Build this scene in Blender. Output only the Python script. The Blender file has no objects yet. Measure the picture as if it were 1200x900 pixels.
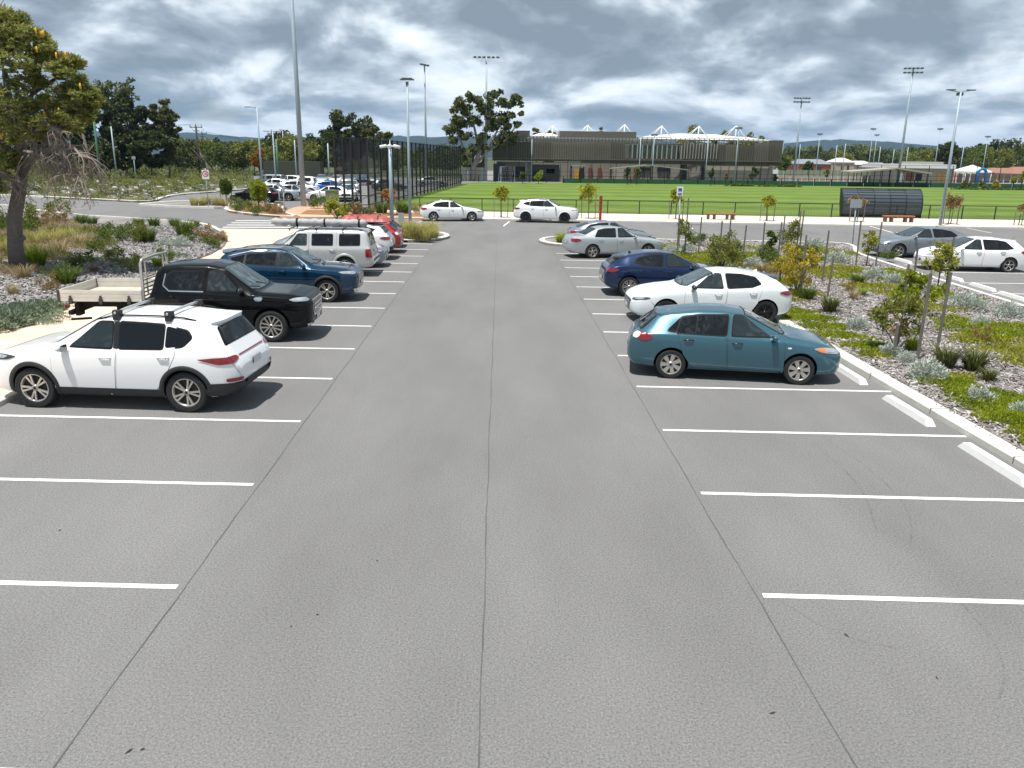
import bpy, bmesh, math, random
import numpy as np
from mathutils import Vector, Matrix
from mathutils.bvhtree import BVHTree

R = math.radians
random.seed(7)
rng = np.random.default_rng(7)
scene = bpy.context.scene
COL = scene.collection

# ------------------------------------------------------------------ camera
CAM_H = 4.35
FPX = 935.0
PITCH = math.atan(266.0 / FPX)
YAW = 0.0207
ROLL = 0.013
fwd = Vector((math.sin(YAW) * math.cos(PITCH), math.cos(YAW) * math.cos(PITCH), -math.sin(PITCH)))
rgt0 = fwd.cross(Vector((0, 0, 1))).normalized()
up0 = rgt0.cross(fwd).normalized()
rgt = rgt0 * math.cos(ROLL) + up0 * math.sin(ROLL)
upv = up0 * math.cos(ROLL) - rgt0 * math.sin(ROLL)
CAM = Vector((0, 0, CAM_H))
cam_data = bpy.data.cameras.new('camera')
cam_data.sensor_width = 36.0
cam_data.lens = 36.0 * FPX / 1200.0
cam_data.clip_start = 0.1
cam_data.clip_end = 30000
cam = bpy.data.objects.new('camera', cam_data)
m3 = Matrix((rgt, upv, -fwd)).transposed()
cam.matrix_world = Matrix.Translation(CAM) @ m3.to_4x4()
COL.objects.link(cam)
scene.camera = cam

# ------------------------------------------------------------------ world, sun, exposure
SUN_TO = Vector((-0.20, -0.22, 1.0)).normalized()
world = bpy.data.worlds.new('World')
scene.world = world
world.use_nodes = True
wn = world.node_tree
wn.nodes.clear()
def WN(t, **kw):
    n = wn.nodes.new(t)
    for k, v in kw.items(): setattr(n, k, v)
    return n
def wl(a, b): wn.links.new(a, b)
sky = WN('ShaderNodeTexSky', sky_type='NISHITA')
sky.sun_disc = False
sky.sun_elevation = math.asin(SUN_TO.z)
sky.sun_rotation = math.atan2(SUN_TO.x, SUN_TO.y)
sky.air_density = 1.2; sky.dust_density = 0.2; sky.ozone_density = 1.5
tc = WN('ShaderNodeTexCoord')
sep = WN('ShaderNodeSeparateXYZ'); wl(tc.outputs['Generated'], sep.inputs[0])
def M(op, a, b=None, c=None, clamp=False):
    n = WN('ShaderNodeMath', operation=op); n.use_clamp = clamp
    for i, v in enumerate((a, b, c)):
        if v is None: continue
        if isinstance(v, (int, float)): n.inputs[i].default_value = v
        else: wl(v, n.inputs[i])
    return n.outputs[0]
zc = M('MAXIMUM', sep.outputs[2], 0.0)
hlen = M('SQRT', M('ADD', M('ADD', M('MULTIPLY', sep.outputs[0], sep.outputs[0]), M('MULTIPLY', sep.outputs[1], sep.outputs[1])), 0.0004))
u = M('DIVIDE', sep.outputs[0], hlen)
u2 = M('DIVIDE', sep.outputs[1], hlen)
v = M('MULTIPLY', M('LOGARITHM', M('ADD', zc, 0.07), math.e), 0.62)
def wnoise(scale, detail, rough, dist, off, stretch=(1, 1, 1), dv=0.0):
    cmb = WN('ShaderNodeCombineXYZ'); wl(u, cmb.inputs[0]); wl(u2, cmb.inputs[1]); wl(M('ADD', v, dv) if dv else v, cmb.inputs[2])
    mp = WN('ShaderNodeMapping'); mp.inputs['Location'].default_value = off
    mp.inputs['Scale'].default_value = stretch
    wl(cmb.outputs[0], mp.inputs[0])
    n = WN('ShaderNodeTexNoise'); n.noise_dimensions = '3D'
    n.inputs['Scale'].default_value = scale; n.inputs['Detail'].default_value = detail
    n.inputs['Roughness'].default_value = rough; n.inputs['Distortion'].default_value = dist
    wl(mp.outputs[0], n.inputs['Vector'])
    return n.outputs['Fac']
def wramp(fac, stops):
    r = WN('ShaderNodeValToRGB'); wl(fac, r.inputs[0])
    e = r.color_ramp.elements
    while len(e) < len(stops): e.new(0.5)
    for i, (p, c) in enumerate(stops):
        e[i].position = p; e[i].color = (*c, 1) if len(c) == 3 else c
    return r.outputs[0]
CL_OFF = (3.1, 7.7, 0.4); CST = (1.75, 1.75, 1.05)
n1 = wnoise(4.2, 12, 0.60, 0.35, CL_OFF, CST)
n2 = wnoise(4.2, 4, 0.5, 0.25, CL_OFF, CST, dv=0.075)     # the same clouds a step higher up: tops catch the light, bases stay dark
big = wnoise(1.7, 4, 0.5, 0.2, (6.3, 5.2, 3.0), (1.5, 1.5, 1.5))
relief = M('MULTIPLY', M('SUBTRACT', n1, n2), 0.95)
dark = M('MULTIPLY', M('MINIMUM', zc, 0.24), 0.60)            # higher up one looks at the shaded bases, lower down at the lit flanks
comb = M('ADD', M('SUBTRACT', M('ADD', M('MULTIPLY', n1, 0.40), M('MULTIPLY', big, 0.60)), relief), M('SUBTRACT', dark, 0.044))
cloud_col = wramp(comb, [(0.34, (0.98, 1.04, 1.09)), (0.42, (0.76, 0.84, 0.91)), (0.475, (0.52, 0.60, 0.67)), (0.53, (0.35, 0.42, 0.49)), (0.62, (0.235, 0.295, 0.35))])
cover = wramp(wnoise(3.2, 7, 0.6, 0.3, (2.0, 1.4, 9.0), (1.6, 1.6, 1.2)), [(0.27, (0.45, 0.45, 0.45)), (0.40, (1, 1, 1))])
hor = M('MULTIPLY', M('POWER', M('SUBTRACT', 1.0, zc), 16.0), 0.10)
hz = WN('ShaderNodeMix', data_type='RGBA'); wl(hor, hz.inputs[0]); wl(cloud_col, hz.inputs[6]); hz.inputs[7].default_value = (0.60, 0.74, 0.90, 1)
bg_sky = WN('ShaderNodeBackground'); wl(sky.outputs[0], bg_sky.inputs[0]); bg_sky.inputs[1].default_value = 0.10
bg_cl = WN('ShaderNodeBackground'); wl(hz.outputs[2], bg_cl.inputs[0]); bg_cl.inputs[1].default_value = 0.94
mixw = WN('ShaderNodeMixShader'); wl(cover, mixw.inputs[0]); wl(bg_sky.outputs[0], mixw.inputs[1]); wl(bg_cl.outputs[0], mixw.inputs[2])
wo = WN('ShaderNodeOutputWorld'); wl(mixw.outputs[0], wo.inputs[0])
world.cycles.sampling_method = 'MANUAL'; world.cycles.sample_map_resolution = 512

sd = bpy.data.lights.new('sun', 'SUN')
sd.energy = 5.0; sd.angle = R(0.6); sd.color = (1.0, 0.965, 0.91)
so = bpy.data.objects.new('sun', sd)
so.rotation_euler = (-SUN_TO).to_track_quat('-Z', 'Y').to_euler()
so.location = (0, 0, 60)
COL.objects.link(so)
scene.view_settings.view_transform = 'Standard'
scene.view_settings.look = 'None'
scene.view_settings.exposure = 0.30
scene.view_settings.gamma = 1.0
scene.render.engine = 'CYCLES'
scene.cycles.max_bounces = 6
scene.cycles.diffuse_bounces = 3
scene.cycles.transparent_max_bounces = 12
scene.cycles.volume_bounces = 0
scene.cycles.use_denoising = True

# ------------------------------------------------------------------ pixel helpers (photo pixels, 1200 x 900)
def ray(px, py):
    return (fwd * FPX + rgt * (px - 600.0) + upv * (450.0 - py)).normalized()
def G(px, py, z=0.0):
    d = ray(px, py); t = (z - CAM_H) / d.z
    p = CAM + d * t
    return Vector((p.x, p.y, z))
def AT(px, py, Y):
    d = ray(px, py); t = Y / d.y
    return CAM + d * t

# ------------------------------------------------------------------ materials
MATS = {}
def srgb(*c): return tuple(((x / 255.0) / 12.92 if x / 255.0 <= 0.04045 else ((x / 255.0 + 0.055) / 1.055) ** 2.4) for x in c)
def _new(name):
    m = bpy.data.materials.new(name); m.use_nodes = True
    MATS[name] = m
    nt = m.node_tree; b = nt.nodes['Principled BSDF']
    return m, nt, b
def _n(nt, t, **kw):
    n = nt.nodes.new(t)
    for k, v in kw.items(): setattr(n, k, v)
    return n
def plain(name, col, rough=0.6, metal=0.0, coat=0.0, spec=0.5, var=0.12, vs=6.0, bump=0.0, bs=30.0, emit=None):
    """procedural material: a base colour broken up by noise, optional relief"""
    m, nt, b = _new(name)
    tcn = _n(nt, 'ShaderNodeTexCoord')
    no = _n(nt, 'ShaderNodeTexNoise'); no.inputs['Scale'].default_value = vs; no.inputs['Detail'].default_value = 5
    nt.links.new(tcn.outputs['Object'], no.inputs['Vector'])
    mx = _n(nt, 'ShaderNodeMix', data_type='RGBA')
    nt.links.new(no.outputs['Fac'], mx.inputs[0])
    mx.inputs[6].default_value = (*[c * (1 - var) for c in col], 1)
    mx.inputs[7].default_value = (*[min(1, c * (1 + var)) for c in col], 1)
    nt.links.new(mx.outputs[2], b.inputs['Base Color'])
    b.inputs['Roughness'].default_value = rough
    b.inputs['Metallic'].default_value = metal
    b.inputs['Coat Weight'].default_value = coat
    b.inputs['Coat Roughness'].default_value = 0.04
    b.inputs['Specular IOR Level'].default_value = spec
    if bump > 0:
        n2 = _n(nt, 'ShaderNodeTexNoise'); n2.inputs['Scale'].default_value = bs; n2.inputs['Detail'].default_value = 4
        nt.links.new(tcn.outputs['Object'], n2.inputs['Vector'])
        bp = _n(nt, 'ShaderNodeBump'); bp.inputs['Strength'].default_value = bump; bp.inputs['Distance'].default_value = 0.02
        nt.links.new(n2.outputs['Fac'], bp.inputs['Height']); nt.links.new(bp.outputs[0], b.inputs['Normal'])
    if emit:
        b.inputs['Emission Color'].default_value = (*emit[0], 1); b.inputs['Emission Strength'].default_value = emit[1]
    return m
def paint(name, col, metal=0.0, rough=0.35, var=0.03):
    m = plain(name, col, rough=rough, metal=metal, coat=1.0, var=var, vs=1.2, spec=.3)
    return m
def leafy(name, cols, trans=0.35, rough=0.55):
    """foliage: each leaf picks its own tone from the ramp"""
    m, nt, b = _new(name)
    g = _n(nt, 'ShaderNodeNewGeometry')
    r = _n(nt, 'ShaderNodeValToRGB'); e = r.color_ramp.elements
    while len(e) < len(cols): e.new(0.5)
    for i, c in enumerate(cols):
        e[i].position = i / max(1, len(cols) - 1); e[i].color = (*c, 1)
    tcn = _n(nt, 'ShaderNodeTexCoord')
    no = _n(nt, 'ShaderNodeTexNoise'); no.inputs['Scale'].default_value = 1.7; no.inputs['Detail'].default_value = 2
    nt.links.new(tcn.outputs['Object'], no.inputs['Vector'])
    ma = _n(nt, 'ShaderNodeMath', operation='MULTIPLY_ADD')
    nt.links.new(no.outputs['Fac'], ma.inputs[0]); ma.inputs[1].default_value = 1.1
    mb = _n(nt, 'ShaderNodeMath', operation='MULTIPLY'); nt.links.new(g.outputs['Random Per Island'], mb.inputs[0]); mb.inputs[1].default_value = 0.75
    mb2 = _n(nt, 'ShaderNodeMath', operation='SUBTRACT'); nt.links.new(mb.outputs[0], mb2.inputs[0]); mb2.inputs[1].default_value = 0.42
    nt.links.new(mb2.outputs[0], ma.inputs[2])
    nt.links.new(ma.outputs[0], r.inputs[0])
    nt.links.new(r.outputs[0], b.inputs['Base Color'])
    b.inputs['Roughness'].default_value = rough
    b.inputs['Specular IOR Level'].default_value = 0.35
    tr = _n(nt, 'ShaderNodeBsdfTranslucent'); nt.links.new(r.outputs[0], tr.inputs[0])
    mx = _n(nt, 'ShaderNodeMixShader'); mx.inputs[0].default_value = trans
    nt.links.new(b.outputs[0], mx.inputs[1]); nt.links.new(tr.outputs[0], mx.inputs[2])
    nt.links.new(mx.outputs[0], nt.nodes['Material Output'].inputs[0])
    return m
def ground_mat(name, stops, scale=3.0, detail=8, rough=0.9, fine=None, fine_amt=0.5, bump=0.4, bdist=0.03, big=None, stretch=(1, 1, 1), fine_oct=3, fine_rough=0.7):
    m, nt, b = _new(name)
    g = _n(nt, 'ShaderNodeNewGeometry')
    mp = _n(nt, 'ShaderNodeMapping'); mp.inputs['Scale'].default_value = stretch
    nt.links.new(g.outputs['Position'], mp.inputs[0])
    no = _n(nt, 'ShaderNodeTexNoise'); no.inputs['Scale'].default_value = scale; no.inputs['Detail'].default_value = detail; no.inputs['Roughness'].default_value = 0.62
    nt.links.new(mp.outputs[0], no.inputs['Vector'])
    r = _n(nt, 'ShaderNodeValToRGB'); e = r.color_ramp.elements
    while len(e) < len(stops): e.new(0.5)
    for i, (p, c) in enumerate(stops): e[i].position = p; e[i].color = (*c, 1)
    nt.links.new(no.outputs['Fac'], r.inputs[0])
    out = r.outputs[0]; hgt = no.outputs['Fac']
    if fine:
        n2 = _n(nt, 'ShaderNodeTexNoise'); n2.inputs['Scale'].default_value = fine; n2.inputs['Detail'].default_value = fine_oct; n2.inputs['Roughness'].default_value = fine_rough
        nt.links.new(g.outputs['Position'], n2.inputs['Vector'])
        r2 = _n(nt, 'ShaderNodeMapRange'); r2.inputs[1].default_value = 0.3; r2.inputs[2].default_value = 0.7
        r2.inputs[3].default_value = 1 - fine_amt; r2.inputs[4].default_value = 1 + fine_amt
        nt.links.new(n2.outputs['Fac'], r2.inputs[0])
        mx = _n(nt, 'ShaderNodeVectorMath', operation='SCALE'); nt.links.new(out, mx.inputs[0]); nt.links.new(r2.outputs[0], mx.inputs['Scale'])
        out = mx.outputs[0]; hgt = n2.outputs['Fac']
    if big:
        n3 = _n(nt, 'ShaderNodeTexNoise'); n3.inputs['Scale'].default_value = big[0]; n3.inputs['Detail'].default_value = 3
        nt.links.new(mp.outputs[0], n3.inputs['Vector'])
        r3 = _n(nt, 'ShaderNodeMapRange'); r3.inputs[1].default_value = 0.35; r3.inputs[2].default_value = 0.65
        r3.inputs[3].default_value = 1 - big[1]; r3.inputs[4].default_value = 1 + big[1]
        nt.links.new(n3.outputs['Fac'], r3.inputs[0])
        mx = _n(nt, 'ShaderNodeVectorMath', operation='SCALE'); nt.links.new(out, mx.inputs[0]); nt.links.new(r3.outputs[0], mx.inputs['Scale'])
        out = mx.outputs[0]
    nt.links.new(out, b.inputs['Base Color'])
    b.inputs['Roughness'].default_value = rough
    b.inputs['Specular IOR Level'].default_value = 0.3
    if bump:
        bp = _n(nt, 'ShaderNodeBump'); bp.inputs['Strength'].default_value = bump; bp.inputs['Distance'].default_value = bdist
        nt.links.new(hgt, bp.inputs['Height']); nt.links.new(bp.outputs[0], b.inputs['Normal'])
    return m

# ------------------------------------------------------------------ mesh builder
class MB:
    def __init__(s): s.v = []; s.f = []; s.m = []; s.sm = []
    def add(s, verts, faces, mi=0, smooth=False):
        o = len(s.v); s.v.extend([tuple(p) for p in verts])
        for f in faces:
            s.f.append(tuple(i + o for i in f)); s.m.append(mi); s.sm.append(smooth)
        return s
    def box(s, c, d, rz=0.0, mi=0, taper=1.0, bev=0.0):
        cx, cy, cz = c; dx, dy, dz = d[0] / 2, d[1] / 2, d[2] / 2
        ca, sa = math.cos(rz), math.sin(rz); vs = []
        for k, (z, t) in enumerate(((-dz, 1.0), (dz, taper))):
            for x, y in ((-dx, -dy), (dx, -dy), (dx, dy), (-dx, dy)):
                x *= t; y *= t
                vs.append((cx + x * ca - y * sa, cy + x * sa + y * ca, cz + z))
        return s.add(vs, [(0, 3, 2, 1), (4, 5, 6, 7), (0, 1, 5, 4), (1, 2, 6, 5), (2, 3, 7, 6), (3, 0, 4, 7)], mi)
    def beam(s, p0, p1, w, h, mi=0, up=(0, 0, 1)):
        p0 = Vector(p0); p1 = Vector(p1); d = (p1 - p0).normalized(); u_ = Vector(up)
        if abs(d.dot(u_)) > 0.99: u_ = Vector((0, 1, 0))
        sx = d.cross(u_).normalized() * w / 2; uy = sx.cross(d).normalized() * h / 2
        vs = [p0 - sx - uy, p0 + sx - uy, p0 + sx + uy, p0 - sx + uy, p1 - sx - uy, p1 + sx - uy, p1 + sx + uy, p1 - sx + uy]
        return s.add(vs, [(0, 1, 2, 3), (7, 6, 5, 4), (0, 4, 5, 1), (1, 5, 6, 2), (2, 6, 7, 3), (3, 7, 4, 0)], mi)
    def tube(s, pts, rad, n=8, mi=0, cap=True):
        pts = [Vector(p) for p in pts]
        if isinstance(rad, (int, float)): rad = [rad] * len(pts)
        vs = []; fs = []
        prev = None
        for i, p in enumerate(pts):
            d = (pts[min(i + 1, len(pts) - 1)] - pts[max(i - 1, 0)]).normalized()
            if prev is None:
                a = d.cross(Vector((0, 0, 1)))
                if a.length < 1e-3: a = d.cross(Vector((0, 1, 0)))
                a.normalize()
            else:
                a = (prev - d * prev.dot(d)).normalized()
            prev = a; b_ = d.cross(a)
            for k in range(n):
                t = 2 * math.pi * k / n
                vs.append(p + (a * math.cos(t) + b_ * math.sin(t)) * rad[i])
        for i in range(len(pts) - 1):
            for k in range(n):
                k2 = (k + 1) % n
                fs.append((i * n + k, i * n + k2, (i + 1) * n + k2, (i + 1) * n + k))
        s.add(vs, fs, mi, True)
        if cap:
            o = len(s.v) - len(vs)
            s.f.append(tuple(o + k for k in reversed(range(n)))); s.m.append(mi); s.sm.append(False)
            s.f.append(tuple(o + (len(pts) - 1) * n + k for k in range(n))); s.m.append(mi); s.sm.append(False)
        return s
    def prism(s, poly, z0, z1, mi=0, mi_top=None):
        n = len(poly)
        vs = [(p[0], p[1], z0) for p in poly] + [(p[0], p[1], z1) for p in poly]
        area = sum(poly[i][0] * poly[(i + 1) % n][1] - poly[(i + 1) % n][0] * poly[i][1] for i in range(n))
        idx = list(range(n)) if area > 0 else list(reversed(range(n)))
        s.add(vs, [tuple(reversed(idx))], mi); o = len(s.v) - 2 * n
        s.f.append(tuple(o + n + i for i in idx)); s.m.append(mi if mi_top is None else mi_top); s.sm.append(False)
        for a in range(n):
            i, j = idx[a], idx[(a + 1) % n]
            s.f.append((o + i, o + j, o + n + j, o + n + i)); s.m.append(mi); s.sm.append(False)
        return s
    def lathe(s, prof, n=24, mi=0, axis='z', c=(0, 0, 0), smooth=True):
        vs = []; fs = []
        for r, h in prof:
            for k in range(n):
                t = 2 * math.pi * k / n
                a, b_ = r * math.cos(t), r * math.sin(t)
                vs.append((c[0] + a, c[1] + b_, c[2] + h) if axis == 'z' else (c[0] + a, c[1] + h, c[2] + b_))
        for i in range(len(prof) - 1):
            for k in range(n):
                k2 = (k + 1) % n
                q = (i * n + k, i * n + k2, (i + 1) * n + k2, (i + 1) * n + k)
                fs.append(q if axis == 'z' else q[::-1])
        return s.add(vs, fs, mi, smooth)
    def mesh(s, name):
        me = bpy.data.meshes.new(name)
        me.from_pydata(s.v, [], s.f)
        me.polygons.foreach_set('material_index', s.m)
        me.polygons.foreach_set('use_smooth', s.sm)
        me.update()
        return me
def add_mats(me, mats):
    for m in (mats if isinstance(mats, (list, tuple)) else [mats]):
        me.materials.append(MATS[m] if isinstance(m, str) else m)
def O(name, mb, mats=None, parent=None, loc=(0, 0, 0), rz=0.0, label=None, cat=None, group=None, kind=None):
    me = mb.mesh(name) if isinstance(mb, MB) else mb
    if mats is not None and len(me.materials) == 0: add_mats(me, mats)
    o = bpy.data.objects.new(name, me)
    COL.objects.link(o)
    o.location = loc; o.rotation_euler = (0, 0, rz)
    if parent: o.parent = parent
    tag(o, label, cat, group, kind)
    return o
def E(name, loc=(0, 0, 0), rz=0.0, label=None, cat=None, group=None, parent=None):
    o = bpy.data.objects.new(name, None); COL.objects.link(o)
    o.location = loc; o.rotation_euler = (0, 0, rz); o.empty_display_size = 0.2
    if parent: o.parent = parent
    tag(o, label, cat, group)
    return o
def tag(o, label=None, cat=None, group=None, kind=None):
    if label: o['label'] = label
    if cat: o['category'] = cat
    if group: o['group'] = group
    if kind: o['kind'] = kind
def np_mesh(name, V, F):
    """V (n,3), F (m,4) or (m,3) numpy -> mesh, quickly"""
    me = bpy.data.meshes.new(name)
    me.vertices.add(len(V)); me.vertices.foreach_set('co', V.astype(np.float32).ravel())
    k = F.shape[1]
    me.loops.add(F.size); me.loops.foreach_set('vertex_index', F.astype(np.int32).ravel())
    me.polygons.add(len(F)); me.polygons.foreach_set('loop_start', np.arange(0, F.size, k, dtype=np.int32))
    me.polygons.foreach_set('loop_total', np.full(len(F), k, dtype=np.int32))
    me.update(); me.validate()
    return me
def inst(o, loc, rz=0.0, sc=1.0, label=None, group=None):
    """copy a thing with its parts and sub-parts"""
    def cp(a, parent):
        c = a.copy(); COL.objects.link(c)
        if parent is not None: c.parent = parent
        for ch in a.children: cp(ch, c)
        return c
    c = cp(o, None)
    c.location = loc; c.rotation_euler = (0, 0, rz); c.scale = (sc, sc, sc) if isinstance(sc, (int, float)) else sc
    if label: c['label'] = label
    if group: c['group'] = group
    return c
# ================================================================== VEHICLES
# car space: t runs from the nose (0) to the tail (L); x = L/2 - t, y to the car's left, z up
def lerp(a, b, t): return a + (b - a) * t
def chaikin(pts, n=2, closed=False, r=0.25):
    pts = [np.array(p, float) for p in pts]
    for _ in range(n):
        out = [] if closed else [pts[0]]
        m = len(pts)
        for i in range(m if closed else m - 1):
            a, b = pts[i], pts[(i + 1) % m]
            out += [a * (1 - r) + b * r, a * r + b * (1 - r)]
        if not closed: out.append(pts[-1])
        pts = out
    return pts
def fillet(pts, rad=.035, n=4):
    out = []; m = len(pts); pts = [np.array(p, float) for p in pts]
    for i in range(m):
        p, a, b = pts[i], pts[i - 1], pts[(i + 1) % m]
        la, lb = np.linalg.norm(a - p), np.linalg.norm(b - p)
        q0 = p + (a - p) / la * min(rad, la * .42); q1 = p + (b - p) / lb * min(rad, lb * .42)
        for k in range(n + 1):
            t = k / n; out.append(q0 * (1 - t) ** 2 + p * 2 * t * (1 - t) + q1 * t * t)
    return out
class Body:
    def __init__(s, spec):
        s.sp = spec; L = spec['L']; s.L = L
        K = np.array(spec['keys'], float)
        N = 900; t = np.linspace(0, L, N)
        cols = [np.interp(t, K[:, 0], K[:, i]) for i in range(1, 6)]
        sm = []
        for c in cols:
            o = c.copy()
            cs = np.concatenate([[0], np.cumsum(c)])
            for i in range(N):
                w = min(spec.get('soft', 0.07), t[i] * 0.8, (L - t[i]) * 0.8) / L * N
                w = int(w)
                if w > 0:
                    a, b = i - w, i + w + 1; o[i] = (cs[b] - cs[a]) / (b - a)
            sm.append(o)
        s.t = t; s.cols = sm
        st = [0, .008, .02, .04, .07, .1, .14, .19, .25]
        while st[-1] < L - .30: st.append(st[-1] + 0.055)
        st += [L - x for x in (.25, .19, .14, .1, .07, .04, .02, .008, 0)]
        s.st = st
        rows = [s.section(x) for x in st]
        nh = len(rows[0])
        V = []; F = []
        for x, r in zip(st, rows):
            X = L / 2 - x
            V += [(X, -p[0], p[1]) for p in r[:-1]] + [(X, 0, r[-1][1])] + [(X, p[0], p[1]) for p in reversed(r[1:-1])]
        n = 2 * nh - 2
        for i in range(len(st) - 1):
            for k in range(n):
                k2 = (k + 1) % n
                F.append((i * n + k, i * n + k2, (i + 1) * n + k2, (i + 1) * n + k))
        F.append(tuple(reversed(range(n)))); F.append(tuple((len(st) - 1) * n + k for k in range(n)))
        s.V = V; s.F = F
        tri = []
        for f in F:
            for q in range(1, len(f) - 1): tri.append((f[0], f[q], f[q + 1]))
        s.bvh = BVHTree.FromPolygons([Vector(v_) for v_ in V], tri)
    def prm(s, x): return [float(np.interp(x, s.t, c)) for c in s.cols]
    def section(s, x):
        z0, zs, zt, ws, wt = s.prm(x)
        dz = zt - zs; w6 = ws * 0.962
        k = s.sp.get('crease', 0.68)
        pts = [(0, z0), (ws * .8, z0), (ws * .95, z0 + .04 * min(1, (zs - z0) * 3)), (ws * .985, lerp(z0, zs, .36)), (ws, lerp(z0, zs, k)),
               (ws * .99, lerp(z0, zs, .9)), (w6, zs), (lerp(w6, wt, .1), lerp(zs, zt, .08)), (lerp(w6, wt, .86), lerp(zs, zt, .80)), (wt * .95, lerp(zs, zt, .945)), (wt * .7, lerp(zs, zt, .985)), (0, zt)]
        return chaikin(pts, 2)
    def P(s, t, y, z): return Vector((s.L / 2 - t, y, z))
    def mesh(s):
        """body shell with the wheel arches cut out"""
        sp = s.sp
        me = bpy.data.meshes.new('body'); me.from_pydata(s.V, [], s.F); me.update()
        me.polygons.foreach_set('use_smooth', [True] * len(me.polygons))
        ob = bpy.data.objects.new('tmp', me); COL.objects.link(ob)
        me.materials.append(MATS['car_black'])  # placeholder for paint
        me.materials.append(MATS['car_under'])
        cutters = []
        for t in sp['wheels']:
            mb = MB()
            rr = sp['arch']
            for sy in (-1, 1):
                prof = [(0, 0), (rr, 0), (rr, 0.6), (0, 0.6)]
                n = 36; vs = []; fs = []
                y0, y1 = (0.50, 1.3) if sy > 0 else (-1.3, -0.50)
                for y in (y0, y1):
                    for k in range(n):
                        a = 2 * math.pi * k / n
                        vs.append((s.L / 2 - t + rr * math.cos(a), y, sp['tyre'] + 0.01 + rr * math.sin(a)))
                fs = [(k, (k + 1) % n, n + (k + 1) % n, n + k) for k in range(n)] + [tuple(reversed(range(n))), tuple(range(n, 2 * n))]
                m2 = bpy.data.meshes.new('cut'); m2.from_pydata(vs, [], fs); m2.materials.append(MATS['car_under']); m2.materials.append(MATS['car_under'])
                m2.polygons.foreach_set('material_index', [1] * len(fs)); m2.update()
                bm = bmesh.new(); bm.from_mesh(m2); bmesh.ops.recalc_face_normals(bm, faces=bm.faces); bm.to_mesh(m2); bm.free()
                co = bpy.data.objects.new('cut', m2); COL.objects.link(co); cutters.append(co)
        bm = bmesh.new(); bm.from_mesh(me); bmesh.ops.recalc_face_normals(bm, faces=bm.faces); bm.to_mesh(me); bm.free()
        for co in cutters:
            md = ob.modifiers.new('b', 'BOOLEAN'); md.operation = 'DIFFERENCE'; md.object = co; md.solver = 'EXACT'
        dg = bpy.context.evaluated_depsgraph_get()
        out = bpy.data.meshes.new_from_object(ob.evaluated_get(dg))
        for co in cutters:
            m2 = co.data; bpy.data.objects.remove(co); bpy.data.meshes.remove(m2)
        bpy.data.objects.remove(ob)
        out.name = 'body'
        out.set_sharp_from_angle(angle=R(38))
        return out
    def hit(s, p, d):
        d = Vector(d).normalized()
        h = s.bvh.ray_cast(Vector(p) - d * 3.0, d, 6.0)
        if h[0] is None:
            h = s.bvh.find_nearest(Vector(p))
        return h[0], h[1] if h[1].dot(d) < 0 else -h[1]
    def decal(s, mb, pts, d, off=0.006, mi=0, rnd=1, r=0.2, fine=0.09):
        """a panel that follows the body: pts in (t,y,z), projected along d (car space)"""
        P3 = [np.array(s.P(*p)) for p in pts]
        if rnd: P3 = fillet(P3, min(.16, r * .4) if r < .19 or len(P3) > 6 else .05)
        d = Vector(d).normalized()
        ux = d.cross(Vector((0, 0, 1)))
        if ux.length < .1: ux = Vector((1, 0, 0))
        ux.normalize(); uy = ux.cross(d).normalized()
        bm = bmesh.new()
        vs = [bm.verts.new((Vector(p).dot(ux), Vector(p).dot(uy), 0)) for p in P3]
        f = bm.faces.new(vs)
        bmesh.ops.triangulate(bm, faces=[f])
        for _ in range(7):
            le = [e for e in bm.edges if e.calc_length() > fine]
            if not le: break
            bmesh.ops.subdivide_edges(bm, edges=le, cuts=1, use_grid_fill=False)
            bmesh.ops.triangulate(bm, faces=[f_ for f_ in bm.faces if len(f_.verts) > 3])
        bm.verts.index_update()
        c0 = sum((Vector(p).dot(d) for p in P3)) / len(P3)
        V = []
        for v_ in bm.verts:
            q = ux * v_.co.x + uy * v_.co.y + d * c0
            h, nn = s.hit(q, d)
            V.append(h + nn * off)
        F = []
        for f_ in bm.faces:
            a, b, c = [x.index for x in f_.verts]
            nn = (V[b] - V[a]).cross(V[c] - V[a])
            F.append((a, b, c) if nn.dot(d) < 0 else (a, c, b))
        bm.free()
        mb.add(V, F, mi, True)
        return mb
    def strip(s, mb, pts, w, d, off=0.004, mi=0, step=0.06, th=None):
        """a line drawn on the body along pts (t,y,z)"""
        P3 = [Vector(s.P(*p)) for p in pts]; out = []
        for a, b in zip(P3, P3[1:]):
            n = max(1, int((b - a).length / step))
            out += [a.lerp(b, k / n) for k in range(n)]
        out.append(P3[-1])
        d = Vector(d).normalized(); H = [s.hit(p, d) for p in out]
        V = []; F = []
        for i, (h, nn) in enumerate(H):
            tg = (H[min(i + 1, len(H) - 1)][0] - H[max(i - 1, 0)][0]).normalized()
            sd_ = tg.cross(nn).normalized() * w / 2
            V += [h + nn * off - sd_, h + nn * off + sd_]
        for i in range(len(H) - 1):
            a, b, c, e = 2 * i, 2 * i + 1, 2 * i + 3, 2 * i + 2
            nrm = (V[b] - V[a]).cross(V[e] - V[a])
            F.append((a, b, c, e) if nrm.dot(H[i][1]) > 0 else (a, e, c, b))
        mb.add(V, F, mi, True)
        return mb

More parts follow.
